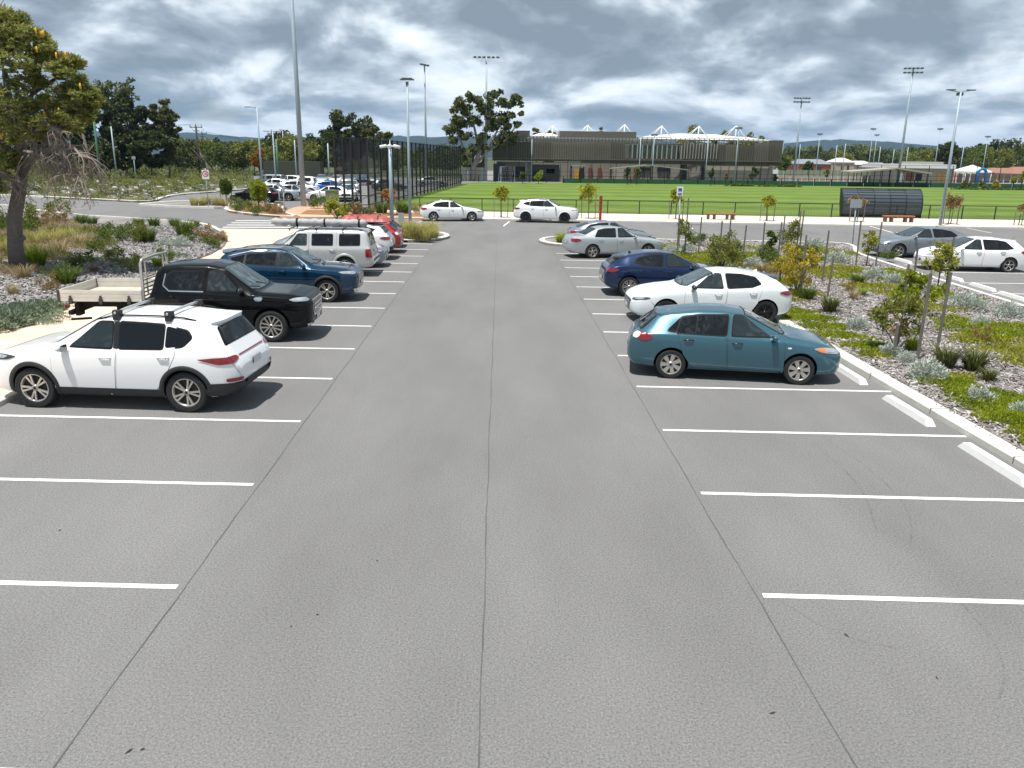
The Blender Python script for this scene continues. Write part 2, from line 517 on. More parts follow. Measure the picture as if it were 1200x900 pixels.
def wheel_mesh(Rt, Wt, rim_r, n_sp, style, cap_r=0.03):
    """tyre mesh and rim mesh, both centred on the axle, outer face at +y"""
    ty = MB(); h = Wt / 2
    prof = [(rim_r, -h * .9), (Rt * .93, -h), (Rt * .985, -h * .86), (Rt, -h * .6), (Rt, h * .6), (Rt * .985, h * .86), (Rt * .93, h), (rim_r * 1.06, h * .98), (rim_r, h * .86)]
    ty.lathe(prof, 40, 0, 'y')
    rm = MB()
    rm.lathe([(rim_r * 1.01, h * .90), (rim_r * .97, h * .93), (rim_r * .92, h * .80), (rim_r * .90, -h * .2), (0.02, -h * .25)], 40, 0, 'y')
    for f in range(len(rm.m)): pass
    # dark barrel behind the spokes
    rm.lathe([(rim_r * .93, h * .42), (0.01, h * .40)], 30, 1, 'y')
    yo = h * .88
    for k in range(n_sp):
        a = 2 * math.pi * k / n_sp
        arms = {'single': [(0, 0)], 'double': [(-.14, -.2), (.14, .2)], 'cross': [(-.34, .30), (.34, -.30)], 'blade': [(0.0, 0.18)]}[style]
        w0, w1 = {'single': (.030, .042), 'double': (.020, .026), 'cross': (.022, .022), 'blade': (.045, .085)}[style]
        for da0, da1 in arms:
            a0, a1 = a + da0 * .6, a + da1 * (1 if style != 'double' else .9)
            p0 = np.array((math.cos(a0) * .035, math.sin(a0) * .035)); p1 = np.array((math.cos(a1) * rim_r * .95, math.sin(a1) * rim_r * .95))
            dd = p1 - p0; dd /= np.linalg.norm(dd); nn = np.array((-dd[1], dd[0]))
            V = []
            for (p, w, y) in ((p0, w0, yo * .90), (p1, w1, yo)):
                for sx in (-1, 1):
                    q = p + nn * w * sx * .5 * (Rt / .34) * 1.25
                    V += [(q[0], y, q[1]), (q[0], y - .035, q[1])]
            rm.add(V, [(0, 2, 6, 4), (1, 5, 7, 3), (0, 4, 5, 1), (2, 3, 7, 6), (4, 6, 7, 5), (0, 1, 3, 2)], 0)
    rm.lathe([(0.055, yo * .8), (0.052, yo * .97), (0.001, yo)], 14, 0, 'y')
    rm.lathe([(0.028, yo * 1.005), (0.001, yo * 1.03)], 12, 1, 'y')
    return ty, rm

CACHE = {}
WHEELS = {}
def mirrored(pts): return [(t, -y, z) for t, y, z in pts]
def side(pts, y): return [(t, y, z) for t, z in pts]

def car_parts(key):
    """list of (name, mesh, roles, parent index or None, label) for one vehicle type"""
    if key in CACHE: return CACHE[key]
    sp = SPECS[key]; B = Body(sp); L = sp['L']
    parts = []
    def add(name, mb, roles, parent=None, label=None):
        me = mb.mesh(name) if isinstance(mb, MB) else mb
        if isinstance(mb, MB):
            for r_ in roles: me.materials.append(MATS.get(r_) or MATS['car_black'])
        parts.append((name, me, roles, parent, label)); return len(parts) - 1
    bi = add('body', B.mesh(), ['paint', 'car_under'])
    # windscreen and rear window
    mb = MB(); t0, t1 = sp['ws']; y0 = B.prm(t0)[4]; y1 = B.prm(t1)[4]
    k0, k1 = sp.get('wsk', (.98, .93))
    wpoly = [(t0 + .10, y0 * k0, 1), (t0 + .02, y0 * .6, 1), (t0, 0, 1), (t0 + .02, -y0 * .6, 1), (t0 + .10, -y0 * k0, 1), (t1, -y1 * k1, 1), (t1 - .03, 0, 1), (t1, y1 * k1, 1)]
    B.decal(mb, [(t + (-.03 if i < 5 else .02), y * 1.03, z) for i, (t, y, z) in enumerate(wpoly)], (0, 0, -1), .003, 1, 1, .08)
    B.decal(mb, wpoly, (0, 0, -1), .006, 0, 1, .08)
    wsi = add('windscreen', mb, ['glass_screen', 'car_trim'])
    mb = MB()
    for a in (-.28, .30):   # wipers
        mb.tube([B.hit(B.P(t0 + .03, a + .0, 1), (0, 0, -1))[0] + Vector((0, 0, .02)), B.hit(B.P(t0 + .16, a - .42, 1), (0, 0, -1))[0] + Vector((0, 0, .02))], .008, 5)
    add('wiper', mb, ['car_black'], wsi)
    if 'rg' in sp:
        mb = MB(); pts, d = sp['rg']
        full = pts + mirrored(list(reversed(pts)))
        zc_ = sum(p[2] for p in pts) / len(pts); tc_ = sum(p[0] for p in pts) / len(pts)
        B.decal(mb, [(t + (t - tc_) * .06, y * 1.04, z + (z - zc_) * .10) for t, y, z in full], d, .004, 1, 1, .12)
        B.decal(mb, full, d, .008, 0, 1, .12)
        add('rear_window', mb, ['glass_dark', 'car_trim'])
    # doors with windows and handles
    for sy in (1, -1):
        d = (0, -sy, 0)
        for di, door in enumerate(sp['doors']):
            mb = MB(); yy = sy * 1.0
            poly = side(door['poly'], yy)
            c = np.mean(np.array(door['poly']), 0)
            big_ = [(t + np.sign(t - c[0]) * .005, yy, z + np.sign(z - c[1]) * .005) for t, z in door['poly']]
            B.decal(mb, big_, d, .0025, 1, 1, .08, .05)
            B.decal(mb, poly, d, .0055, 0, 1, .08, .05)
            dmi = add('door', mb, ['paint', 'car_gap'])
            if 'win' in door:
                mb = MB(); w = door['win']; c = np.mean(np.array(w), 0)
                bw = [(t + np.clip((t - c[0]) * .4, -.022, .022), yy, z + np.clip((z - c[1]) * .5, -.028, .028)) for t, z in w]
                B.decal(mb, bw, d, .0085, 1, 1, .15)
                B.decal(mb, side(w, yy), d, .0115, 0, 1, .15)
                if 'bar' in door:
                    B.strip(mb, side(door['bar'], yy), .03, d, .0135, 1)
                add('window', mb, ['glass_side' if di == 0 else 'glass_dark', sp.get('wtrim', 'car_trim')], dmi)
            mb = MB(); ht, hz = door['handle']
            h, nn = B.hit(B.P(ht, yy, hz), d)
            mb.tube([h + nn * .005 + Vector((.10, 0, 0)), h + nn * .035 + Vector((.07, 0, .006)), h + nn * .035 + Vector((-.07, 0, .006)), h + nn * .005 + Vector((-.10, 0, 0))], .014, 6)
            B.decal(mb, [(ht - .06, yy, hz - .035), (ht + .06, yy, hz - .035), (ht + .06, yy, hz + .03), (ht - .06, yy, hz + .03)], d, .0055, 1, 1, .3)
            add('handle', mb, [sp.get('hmat', 'paint'), 'car_gap'], dmi)
        if 'quarter' in sp:
            mb = MB(); w = sp['quarter']; c = np.mean(np.array(w), 0)
            B.decal(mb, [(t + np.clip((t - c[0]) * .4, -.02, .02), sy, z + np.clip((z - c[1]) * .5, -.022, .022)) for t, z in w], d, .0045, 1, 1, .15)
            B.decal(mb, side(w, sy), d, .008, 0, 1, .15)
            add('quarter_window', mb, ['glass_dark', sp.get('wtrim', 'car_trim')])
        if 'pillar' in sp:
            mb = MB()
            for pl in sp['pillar']: B.decal(mb, side(pl, sy), d, .0100, 0, 0)
            add('pillar_trim', mb, ['car_black'])
        if 'chrome' in sp:
            mb = MB(); B.strip(mb, side(sp['chrome'], sy), .028, d, .013, 0)
            add('window_trim', mb, ['chrome'])
        # headlight, taillight
        mb = MB(); pts, hd = sp['head']
        hd_ = (hd[0], hd[1] * sy, hd[2]); hp = [(t, y * sy, z) for t, y, z in pts]
        B.decal(mb, hp, hd_, .010, 1, 1, .15, .06)
        cc = np.mean(np.array(hp), 0)
        B.decal(mb, [tuple(np.array(p) * .62 + cc * .38) for p in hp], hd_, .014, 0, 1, .2, .06)
        hi = add('headlight', mb, ['lamp_clear', sp.get('hl', 'lamp_dark')])
        if 'indicator' in sp:
            mb = MB(); B.decal(mb, [(t, y * sy, z) for t, y, z in sp['indicator']], hd_, .016, 0, 1, .15, .06); add('indicator', mb, ['lamp_amber'], hi)
        mb = MB(); pts, hd = sp['tail']
        hd_ = (hd[0], hd[1] * sy, hd[2]); hp = [(t, y * sy, z) for t, y, z in pts]
        B.decal(mb, hp, hd_, .012, 0, 1, .15, .05)
        ti = add('taillight', mb, ['lamp_red'])
        if 'tail_clear' in sp:
            mb = MB(); B.decal(mb, [(t, y * sy, z) for t, y, z in sp['tail_clear']], hd_, .017, 0, 1, .15, .05); add('reversing_light', mb, ['lamp_white'], ti)
        # mirror
        mb = MB(); mt, mz = sp['mirror']
        h, nn = B.hit(B.P(mt, sy, mz), d)
        c = h + Vector((-.02, sy * .13, .045))
        V = []; F = []
        ns, nr = 8, 12
        for i in range(ns + 1):
            a = -math.pi / 2 + math.pi * i / ns
            for k in range(nr):
                b_ = 2 * math.pi * k / nr
                ex = math.copysign(abs(math.sin(a)) ** .8, math.sin(a)); cr = abs(math.cos(a)) ** .6
                V.append(c + Vector((cr * math.cos(b_) * (.075 if math.cos(b_) > 0 else .05), sy * ex * .115, cr * math.sin(b_) * (.075 if ex * 1 < .4 else .062))))
        for i in range(ns):
            for k in range(nr):
                k2 = (k + 1) % nr
                F.append((i * nr + k, i * nr + k2, (i + 1) * nr + k2, (i + 1) * nr + k) if sy < 0 else (i * nr + k, (i + 1) * nr + k, (i + 1) * nr + k2, i * nr + k2))
        mb.add(V, F, 0, True)
        mb.beam(h, c + Vector((0, -sy * .05, -.03)), .06, .035, 1)
        mb.add([c + Vector((-.055, sy * .09, -.05)), c + Vector((-.055, -sy * .09, -.05)), c + Vector((-.055, -sy * .09, .055)), c + Vector((-.055, sy * .09, .055))], [(0, 1, 2, 3)], 2)
        add('mirror', mb, [sp.get('mmat', 'paint'), 'car_black', 'glass_screen'])
        # sill and arches
        if sp.get('clad'):
            mb = MB(); r0 = sp['arch'] - .004; r1 = r0 + sp['clad']
            for wt_ in sp['wheels']:
                V = []; F = []; n = 28
                for k in range(n + 1):
                    a = math.pi * (k / n) * 1.16 - math.pi * .08
                    for r_, o_ in ((r0, .012), (r0 + .02, .02), (r1 - .012, .016), (r1, .004)):
                        q = B.P(wt_ - r_ * math.cos(a), sy, sp['tyre'] + .01 + r_ * math.sin(a))
                        h, nn = B.hit(q, d); V.append(h + nn * o_)
                for k in range(n):
                    for j in range(3):
                        a_, b_ = k * 4 + j, (k + 1) * 4 + j
                        F.append((a_, a_ + 1, b_ + 1, b_) if sy < 0 else (a_, b_, b_ + 1, a_ + 1))
                mb.add(V, F, 0, True)
            w0, w1 = (sp['wheels'][0], sp['wheels'][-1]) if len(sp['wheels']) > 1 else (sp['wheels'][0], L + .25); z0_ = B.prm(L / 2)[0]
            B.decal(mb, side([(w0 + r1 - .03, z0_ + .02), (w1 - r1 + .03, z0_ + .02), (w1 - r1 + .02, z0_ + .17), (w0 + r1 - .02, z0_ + .17)], sy), d, .012, 0, 0)
            add('wheel_arch_trim', mb, [sp.get('cladmat', 'car_plastic')])
        else:
            mb = MB(); w0, w1 = (sp['wheels'][0], sp['wheels'][-1]) if len(sp['wheels']) > 1 else (sp['wheels'][0], L + .25); r1 = sp['arch']; z0_ = B.prm(L / 2)[0]
            B.decal(mb, side([(w0 + r1, z0_ - .01), (w1 - r1, z0_ - .01), (w1 - r1, z0_ + .035), (w0 + r1, z0_ + .035)], sy), d, .01, 0, 0)
            add('sill', mb, ['car_black'])
    # nose and tail fittings
    for name, pts, d, off, roles, rnd in sp.get('extra', []):
        mb = MB(); B.decal(mb, pts, d, off, 0, 1, rnd, .07); add(name, mb, roles)
    # number plates
    for d, (pt, pz) in (((-1, 0, 0), sp['plate_f']), ((1, 0, 0), sp['plate_r'])):
        mb = MB(); h, nn = B.hit(B.P(pt, 0, pz), d)
        mb.box((h.x - d[0] * .012, 0, pz), (.012, .372, .11)); mb.box((h.x - d[0] * .020, 0, pz), (.004, .36, .10), mi=1)
        add('number_plate', mb, ['car_black', 'plate'])
    # bonnet, tailgate lines and fuel flap
    for pts, d in sp.get('lines', []):
        mb = MB(); B.strip(mb, pts, .006, d, .003, 0); add('panel_gap', mb, ['car_gap'])
        mb = MB(); B.strip(mb, mirrored(pts), .006, (d[0], -d[1], d[2]), .003, 0); add('panel_gap', mb, ['car_gap'])
    # a lip over the rear window
    if 'spoiler' in sp:
        ts, tl, zt_, w = sp['spoiler']; mb = MB(); V = []; n = 14
        for k in range(n + 1):
            y = lerp(-w, w, k / n); e = 1 - abs(2 * k / n - 1) ** 4 * .5
            h, nn = B.hit(B.P(ts, y * .97, 2), (0, 0, -1))
            V += [h + Vector((0, 0, .004)), B.P(ts + tl * e, y, zt_ + .02 * e - .03 * (abs(y) / w) ** 2), B.P(ts + tl * e - .01, y, zt_ - .03 - .03 * (abs(y) / w) ** 2), h + Vector((-.03, 0, -.05))]
        F = []
        for k in range(n):
            for j in range(4):
                a_, b_, j2 = k * 4 + j, (k + 1) * 4 + j, (j + 1) % 4
                F.append((a_, k * 4 + j2, (k + 1) * 4 + j2, b_))
        F += [(3, 2, 1, 0), tuple(n * 4 + j for j in range(4))]
        mb.add(V, F, 0, False); me = mb.mesh('roof_spoiler')
        bm = bmesh.new(); bm.from_mesh(me); bmesh.ops.recalc_face_normals(bm, faces=bm.faces); bm.to_mesh(me); bm.free()
        me.materials.append(MATS['car_black'])
        add('roof_spoiler', me, [sp.get('spmat', 'paint')])
    if 'rails' in sp:
        ta, tb, yk = sp['rails']
        for sy in (1, -1):
            mb = MB(); pts = []
            for k in range(9):
                t = lerp(ta, tb, k / 8); yy = B.prm(t)[4] * yk * sy
                h, nn = B.hit(B.P(t, yy, 2), (0, 0, -1)); pts.append(h + Vector((0, 0, .004 if k in (0, 8) else sp.get('railh', .035))))
            mb.tube(pts, .014, 6); add('roof_rail', mb, [sp.get('railmat', 'car_trim')])
    if 'antenna' in sp:
        mb = MB(); h, nn = B.hit(B.P(sp['antenna'], 0, 2), (0, 0, -1)); mb.tube([h, h + Vector((-.16, 0, .20))], [.008, .004], 5)
        add('antenna', mb, ['car_black'])
    if 'shark' in sp:
        mb = MB(); h, nn = B.hit(B.P(sp['shark'], 0, 2), (0, 0, -1)); a = h
        mb.add([a + Vector((.09, 0, -.005)), a + Vector((-.06, .025, -.01)), a + Vector((-.06, -.025, -.01)), a + Vector((-.05, 0, .065))], [(0, 1, 3), (0, 3, 2), (1, 2, 3)], 0)
        add('antenna', mb, ['paint'])
    CACHE[key] = (parts, B)
    return CACHE[key]

def build_car(key, name, loc, heading, paint_m, label, cat, group=None, wheel=('single', 5, 'rim_silver'), over=None, name_extra=None, small=False):
    """an Empty on the ground with all the vehicle's parts under it; heading = direction of the nose (radians)"""
    parts, B = car_parts(key); sp = SPECS[key]
    root = E(name, loc, heading, label, cat, group)
    obs = []
    over = over or {}
    for pn, me, roles, par, lab in parts:
        if small and pn in ('wiper', 'panel_gap', 'antenna', 'indicator', 'reversing_light', 'pillar_trim', 'window_trim', 'sill', 'number_plate', 'handle'):
            obs.append(None); continue
        o = bpy.data.objects.new(pn, me); COL.objects.link(o)
        o.parent = root if par is None or obs[par] is None else obs[par]
        for i, r_ in enumerate(roles):
            if r_ == 'paint' or r_ in over:
                o.material_slots[i].link = 'OBJECT'
                o.material_slots[i].material = MATS[paint_m if r_ == 'paint' else over[r_]]
        obs.append(o)
    style, n, rim = wheel
    wk = (key, wheel)
    if wk not in WHEELS:
        ty, rm = wheel_mesh(sp['tyre'], sp.get('tw', .22), sp['tyre'] * sp.get('rimk', .69), n, style)
        a = ty.mesh('wheel'); a.materials.append(MATS['tyre']); a.set_sharp_from_angle(angle=R(40))
        b = rm.mesh('rim'); b.materials.append(MATS[rim]); b.materials.append(MATS['rim_back'])
        WHEELS[wk] = (a, b)
    a, b = WHEELS[wk]
    hw = B.prm(sp['L'] / 2)[3]
    for t in sp['wheels']:
        for sy in (1, -1):
            w = bpy.data.objects.new('wheel', a); COL.objects.link(w); w.parent = root
            w.location = (sp['L'] / 2 - t, sy * (hw - sp.get('tw', .22) / 2 - .022), sp['tyre'])
            w.rotation_euler = (0, random.uniform(0, 6), 0 if sy > 0 else math.pi)
            r_ = bpy.data.objects.new('rim', b); COL.objects.link(r_); r_.parent = w
    return root

SPECS = {}
# old five door hatchback (teal)
SPECS['hatch'] = dict(L=4.46, wheels=(0.90, 3.54), tyre=.315, arch=.365, crease=.70,
    keys=[(0, .40, .56, .60, .46, .36), (.05, .27, .60, .68, .64, .54), (.16, .20, .66, .755, .76, .64), (.40, .19, .75, .85, .845, .70), (.80, .19, .835, .935, .882, .72), (1.12, .19, .885, .99, .888, .70),
          (1.22, .19, .895, 1.02, .888, .69), (2.02, .19, .915, 1.415, .888, .565), (2.45, .19, .925, 1.465, .888, .56), (3.0, .19, .94, 1.455, .886, .55), (3.66, .20, .955, 1.375, .875, .53), (3.88, .21, .955, 1.31, .865, .52), (4.24, .24, .94, 1.02, .83, .58),
          (4.35, .26, .89, .94, .80, .56), (4.42, .34, .80, .86, .74, .52), (4.46, .42, .70, .74, .64, .46)],
    ws=(1.20, 2.05),
    doors=[dict(poly=[(1.22, .25), (2.36, .25), (2.40, .9), (2.36, 1.39), (2.06, 1.385), (1.42, .98), (1.24, .88)], win=[(1.52, .99), (2.32, .985), (2.28, 1.36), (2.08, 1.355)], handle=(2.20, .83)),
           dict(poly=[(2.385, .25), (3.08, .25), (3.30, .55), (3.42, .92), (3.36, 1.33), (2.385, 1.39), (2.43, .9)], win=[(2.44, .985), (3.46, 1.00), (3.36, 1.28), (3.0, 1.345), (2.40, 1.365)], bar=[(3.07, .99), (3.02, 1.34)], handle=(3.20, .86))],
    quarter=[(3.47, 1.01), (3.66, 1.04), (3.42, 1.26), (3.37, 1.28)],
    rg=([(3.90, .47, 1.28), (4.23, .62, 1.04)], (1, 0, -.8)),
    head=([(.16, .50, .66), (.20, .64, .63), (.50, .84, .70), (.66, .86, .79), (.42, .76, .80), (.24, .62, .755)], (-.75, -.75, -.35)),
    indicator=[(.40, .84, .70), (.56, .86, .75), (.60, .86, .785), (.44, .76, .79)], hl='lamp_clear',
    tail=([(4.24, .60, .985), (4.32, .52, .90), (4.10, .84, .80), (3.94, .88, .90), (4.06, .84, .95)], (.6, -.8, 0)),
    tail_clear=[(4.24, .60, .975), (4.30, .55, .90), (4.20, .70, .84), (4.14, .74, .95)],
    mirror=(1.45, .95), mmat='paint', plate_f=(0, .45), plate_r=(4.46, .62), antenna=3.85, spoiler=(3.66, .26, 1.335, .53), hmat='car_black',
    extra=[('grille', [(.02, -.36, .50), (.02, .36, .50), (.02, .30, .38), (.02, -.30, .38)], (-1, 0, 0), .006, ['car_black'], .2),
           ('front_intake', [(.1, .74, .42), (.1, .56, .40), (.1, .56, .27), (.1, .70, .27)], (-1, -.4, 0), .008, ['car_black'], .2),
           ('rear_bumper_trim', [(4.4, -.62, .44), (4.4, .62, .44), (4.4, .56, .25), (4.4, -.56, .25)], (1, 0, 0), .008, ['car_black'], .15),
           ('reflector', [(4.40, .66, .50), (4.36, .78, .52), (4.36, .78, .42), (4.40, .64, .40)], (1, -.6, 0), .012, ['lamp_red'], .2),
           ('side_indicator', [(1.10, -.9, .765), (1.18, -.9, .765), (1.18, -.9, .80), (1.10, -.9, .80)], (0, 1, 0), .006, ['lamp_white'], .25)],
    lines=[([(.30, .66, 1), (.8, .70, 1), (1.15, .74, 1), (1.24, .70, 1)], (0, 0, -1)), ([(4.05, .60, 1.25), (4.24, .70, 1.02), (4.30, .60, .86), (4.42, .50, .60)], (.8, -.6, 0))])
# newer fastback hatch (white, dark blue)
SPECS['sleek_hatch'] = dict(L=4.46, wheels=(0.93, 3.655), tyre=.33, arch=.372, crease=.60,
    keys=[(0, .38, .52, .58, .48, .40), (.05, .25, .60, .68, .66, .56), (.18, .19, .67, .76, .80, .66), (.45, .18, .76, .86, .865, .70), (.85, .18, .84, .925, .895, .72), (1.30, .18, .885, .975, .897, .70),
          (1.42, .18, .895, 1.01, .897, .69), (2.18, .18, .925, 1.39, .897, .56), (2.6, .18, .945, 1.435, .897, .55), (3.1, .18, .97, 1.42, .895, .545), (3.7, .19, 1.0, 1.33, .89, .54), (4.02, .22, .985, 1.20, .87, .53), (4.22, .26, .95, 1.06, .84, .54),
          (4.34, .30, .90, .96, .80, .54), (4.42, .36, .78, .83, .74, .50), (4.46, .44, .66, .70, .62, .44)],
    ws=(1.40, 2.20),
    doors=[dict(poly=[(1.40, .24), (2.50, .24), (2.56, .9), (2.52, 1.36), (2.20, 1.36), (1.58, 1.0), (1.42, .88)], win=[(1.70, 1.0), (2.46, .995), (2.42, 1.335), (2.18, 1.335)], handle=(2.33, .83)),
           dict(poly=[(2.525, .24), (3.18, .24), (3.42, .6), (3.52, .96), (3.44, 1.27), (2.545, 1.36), (2.585, .9)], win=[(2.60, .995), (3.24, 1.03), (3.52, 1.12), (3.36, 1.25), (3.0, 1.325), (2.565, 1.34)], handle=(3.28, .87))],
    rg=([(4.00, .48, 1.17), (4.23, .56, 1.02)], (.8, 0, -.8)),
    head=([(.12, .44, .61), (.18, .62, .60), (.42, .82, .665), (.54, .84, .715), (.30, .70, .71), (.16, .50, .66)], (-.8, -.7, -.25)),
    tail=([(4.34, .52, .91), (4.38, .52, .84), (4.16, .80, .80), (3.98, .87, .88), (4.14, .80, .93)], (.6, -.8, 0)),
    mirror=(1.62, .97), mmat='car_black', plate_f=(0, .42), plate_r=(4.46, .55), spoiler=(3.78, .34, 1.24, .53), spmat='car_black', shark=3.55,
    extra=[('grille', [(.03, -.50, .62), (.03, .50, .62), (.03, .44, .46), (.03, .30, .30), (.03, -.30, .30), (.03, -.44, .46)], (-1, 0, 0), .008, ['car_black'], .15),
           ('front_lip', [(.06, -.70, .27), (.06, .70, .27), (.06, .70, .20), (.06, -.70, .20)], (-1, 0, 0), .012, ['car_black'], .1),
           ('rear_bumper_trim', [(4.4, -.70, .42), (4.4, .70, .42), (4.4, .60, .26), (4.4, -.60, .26)], (1, 0, 0), .008, ['car_black'], .15)],
    lines=[([(.24, .62, 1), (.8, .70, 1), (1.30, .74, 1), (1.42, .70, 1)], (0, 0, -1)), ([(4.06, .56, 1.18), (4.30, .62, .98), (4.36, .56, .80), (4.44, .48, .58)], (.8, -.6, 0))])
# notchback sedan
SPECS['sedan'] = dict(L=4.80, wheels=(0.95, 3.73), tyre=.325, arch=.37, crease=.70,
    keys=[(0, .40, .58, .62, .50, .40), (.05, .26, .64, .71, .68, .56), (.18, .20, .70, .79, .80, .66), (.45, .19, .78, .87, .87, .70), (.9, .19, .85, .94, .905, .72), (1.28, .19, .89, .98, .91, .70),
          (1.38, .19, .90, 1.01, .91, .68), (2.18, .19, .92, 1.42, .91, .56), (2.6, .19, .93, 1.465, .91, .55), (3.1, .19, .94, 1.455, .91, .545), (3.45, .19, .95, 1.39, .905, .54), (4.10, .20, .96, 1.08, .89, .66), (4.2, .21, .965, 1.065, .88, .68), (4.62, .25, .94, 1.045, .83, .62),
          (4.70, .30, .88, .96, .80, .58), (4.77, .36, .78, .83, .74, .54), (4.80, .44, .68, .72, .64, .46)],
    ws=(1.36, 2.20),
    doors=[dict(poly=[(1.36, .25), (2.50, .25), (2.54, .9), (2.50, 1.39), (2.20, 1.39), (1.54, .99), (1.38, .88)], win=[(1.66, 1.0), (2.46, .995), (2.42, 1.36), (2.18, 1.355)], handle=(2.33, .84)),
           dict(poly=[(2.525, .25), (3.25, .25), (3.45, .55), (3.58, .95), (3.42, 1.33), (2.53, 1.39), (2.57, .9)], win=[(2.60, .995), (3.62, 1.02), (3.40, 1.28), (3.1, 1.35), (2.56, 1.365)], bar=[(3.3, 1.0), (3.22, 1.33)], handle=(3.34, .87))],
    rg=([(3.50, .46, 1.37), (4.04, .58, 1.11)], (.5, 0, -1)),
    head=([(.14, .48, .66), (.20, .64, .63), (.46, .82, .70), (.56, .84, .76), (.34, .74, .79), (.20, .58, .75)], (-.75, -.75, -.35)), hl='lamp_clear',
    tail=([(4.68, .54, .93), (4.72, .54, .82), (4.50, .82, .78), (4.28, .87, .85), (4.36, .85, .91), (4.5, .80, .945)], (.6, -.8, 0)),
    mirror=(1.62, .97), plate_f=(0, .44), plate_r=(4.8, .74), 
    extra=[('grille', [(.02, -.38, .62), (.02, .38, .62), (.02, .32, .48), (.02, -.32, .48)], (-1, 0, 0), .006, ['car_black'], .2),
           ('front_intake', [(.02, -.5, .36), (.02, .5, .36), (.02, .44, .26), (.02, -.44, .26)], (-1, 0, 0), .008, ['car_black'], .2),
           ('rear_bumper_trim', [(4.7, -.6, .34), (4.7, .6, .34), (4.7, .56, .25), (4.7, -.56, .25)], (1, 0, 0), .008, ['car_black'], .15)],
    lines=[([(.30, .66, 1), (.8, .70, 1), (1.26, .74, 1), (1.38, .70, 1)], (0, 0, -1)), ([(4.12, .66, 1), (4.2, .68, 1), (4.64, .62, 1)], (0, 0, -1))])
# fastback sedan / liftback
SPECS['fastback'] = dict(L=4.52, wheels=(0.90, 3.60), tyre=.325, arch=.37, crease=.60,
    keys=[(0, .38, .52, .58, .48, .40), (.05, .25, .60, .68, .66, .56), (.18, .19, .66, .75, .79, .66), (.45, .18, .75, .85, .86, .70), (.85, .18, .83, .92, .895, .72), (1.25, .18, .88, .97, .90, .70),
          (1.36, .18, .89, 1.0, .90, .69), (2.15, .18, .91, 1.37, .90, .56), (2.55, .18, .92, 1.42, .90, .55), (3.05, .18, .94, 1.41, .90, .545), (3.6, .19, .96, 1.29, .89, .56), (4.08, .21, .965, 1.10, .87, .62), (4.34, .26, .93, 1.02, .83, .60),
          (4.42, .32, .86, .92, .79, .56), (4.49, .38, .76, .81, .72, .52), (4.52, .46, .68, .72, .62, .44)],
    ws=(1.34, 2.17),
    doors=[dict(poly=[(1.34, .24), (2.44, .24), (2.50, .9), (2.46, 1.34), (2.16, 1.34), (1.52, .98), (1.36, .88)], win=[(1.64, .99), (2.42, .985), (2.38, 1.32), (2.16, 1.315)], handle=(2.28, .82)),
           dict(poly=[(2.47, .24), (3.14, .24), (3.36, .6), (3.48, .95), (3.40, 1.26), (2.49, 1.34), (2.53, .9)], win=[(2.54, .985), (3.46, 1.02), (3.66, 1.09), (3.4, 1.22), (3.0, 1.30), (2.52, 1.325)], handle=(3.24, .86))],
    rg=([(3.50, .48, 1.28), (4.02, .56, 1.12)], (.4, 0, -1)),
    head=([(.12, .44, .60), (.18, .62, .59), (.42, .82, .655), (.54, .84, .71), (.30, .70, .71), (.16, .50, .655)], (-.8, -.7, -.25)),
    tail=([(4.36, .50, .94), (4.42, .50, .84), (4.22, .80, .79), (4.0, .86, .87), (4.16, .80, .95)], (.6, -.8, 0)),
    mirror=(1.58, .96), plate_f=(0, .40), plate_r=(4.52, .74), shark=3.0,
    extra=[('grille', [(.03, -.46, .60), (.03, .46, .60), (.03, .42, .50), (.03, -.42, .50)], (-1, 0, 0), .008, ['car_black'], .15),
           ('front_intake', [(.03, -.55, .40), (.03, .55, .40), (.03, .46, .24), (.03, -.46, .24)], (-1, 0, 0), .01, ['car_black'], .15),
           ('rear_bumper_trim', [(4.45, -.74, .42), (4.45, .74, .42), (4.45, .60, .26), (4.45, -.60, .26)], (1, 0, 0), .008, ['car_black'], .15)],
    lines=[([(.24, .62, 1), (.8, .70, 1), (1.24, .74, 1), (1.36, .70, 1)], (0, 0, -1)), ([(3.46, .60, 1), (3.9, .66, 1), (4.36, .60, 1)], (0, 0, -1))])
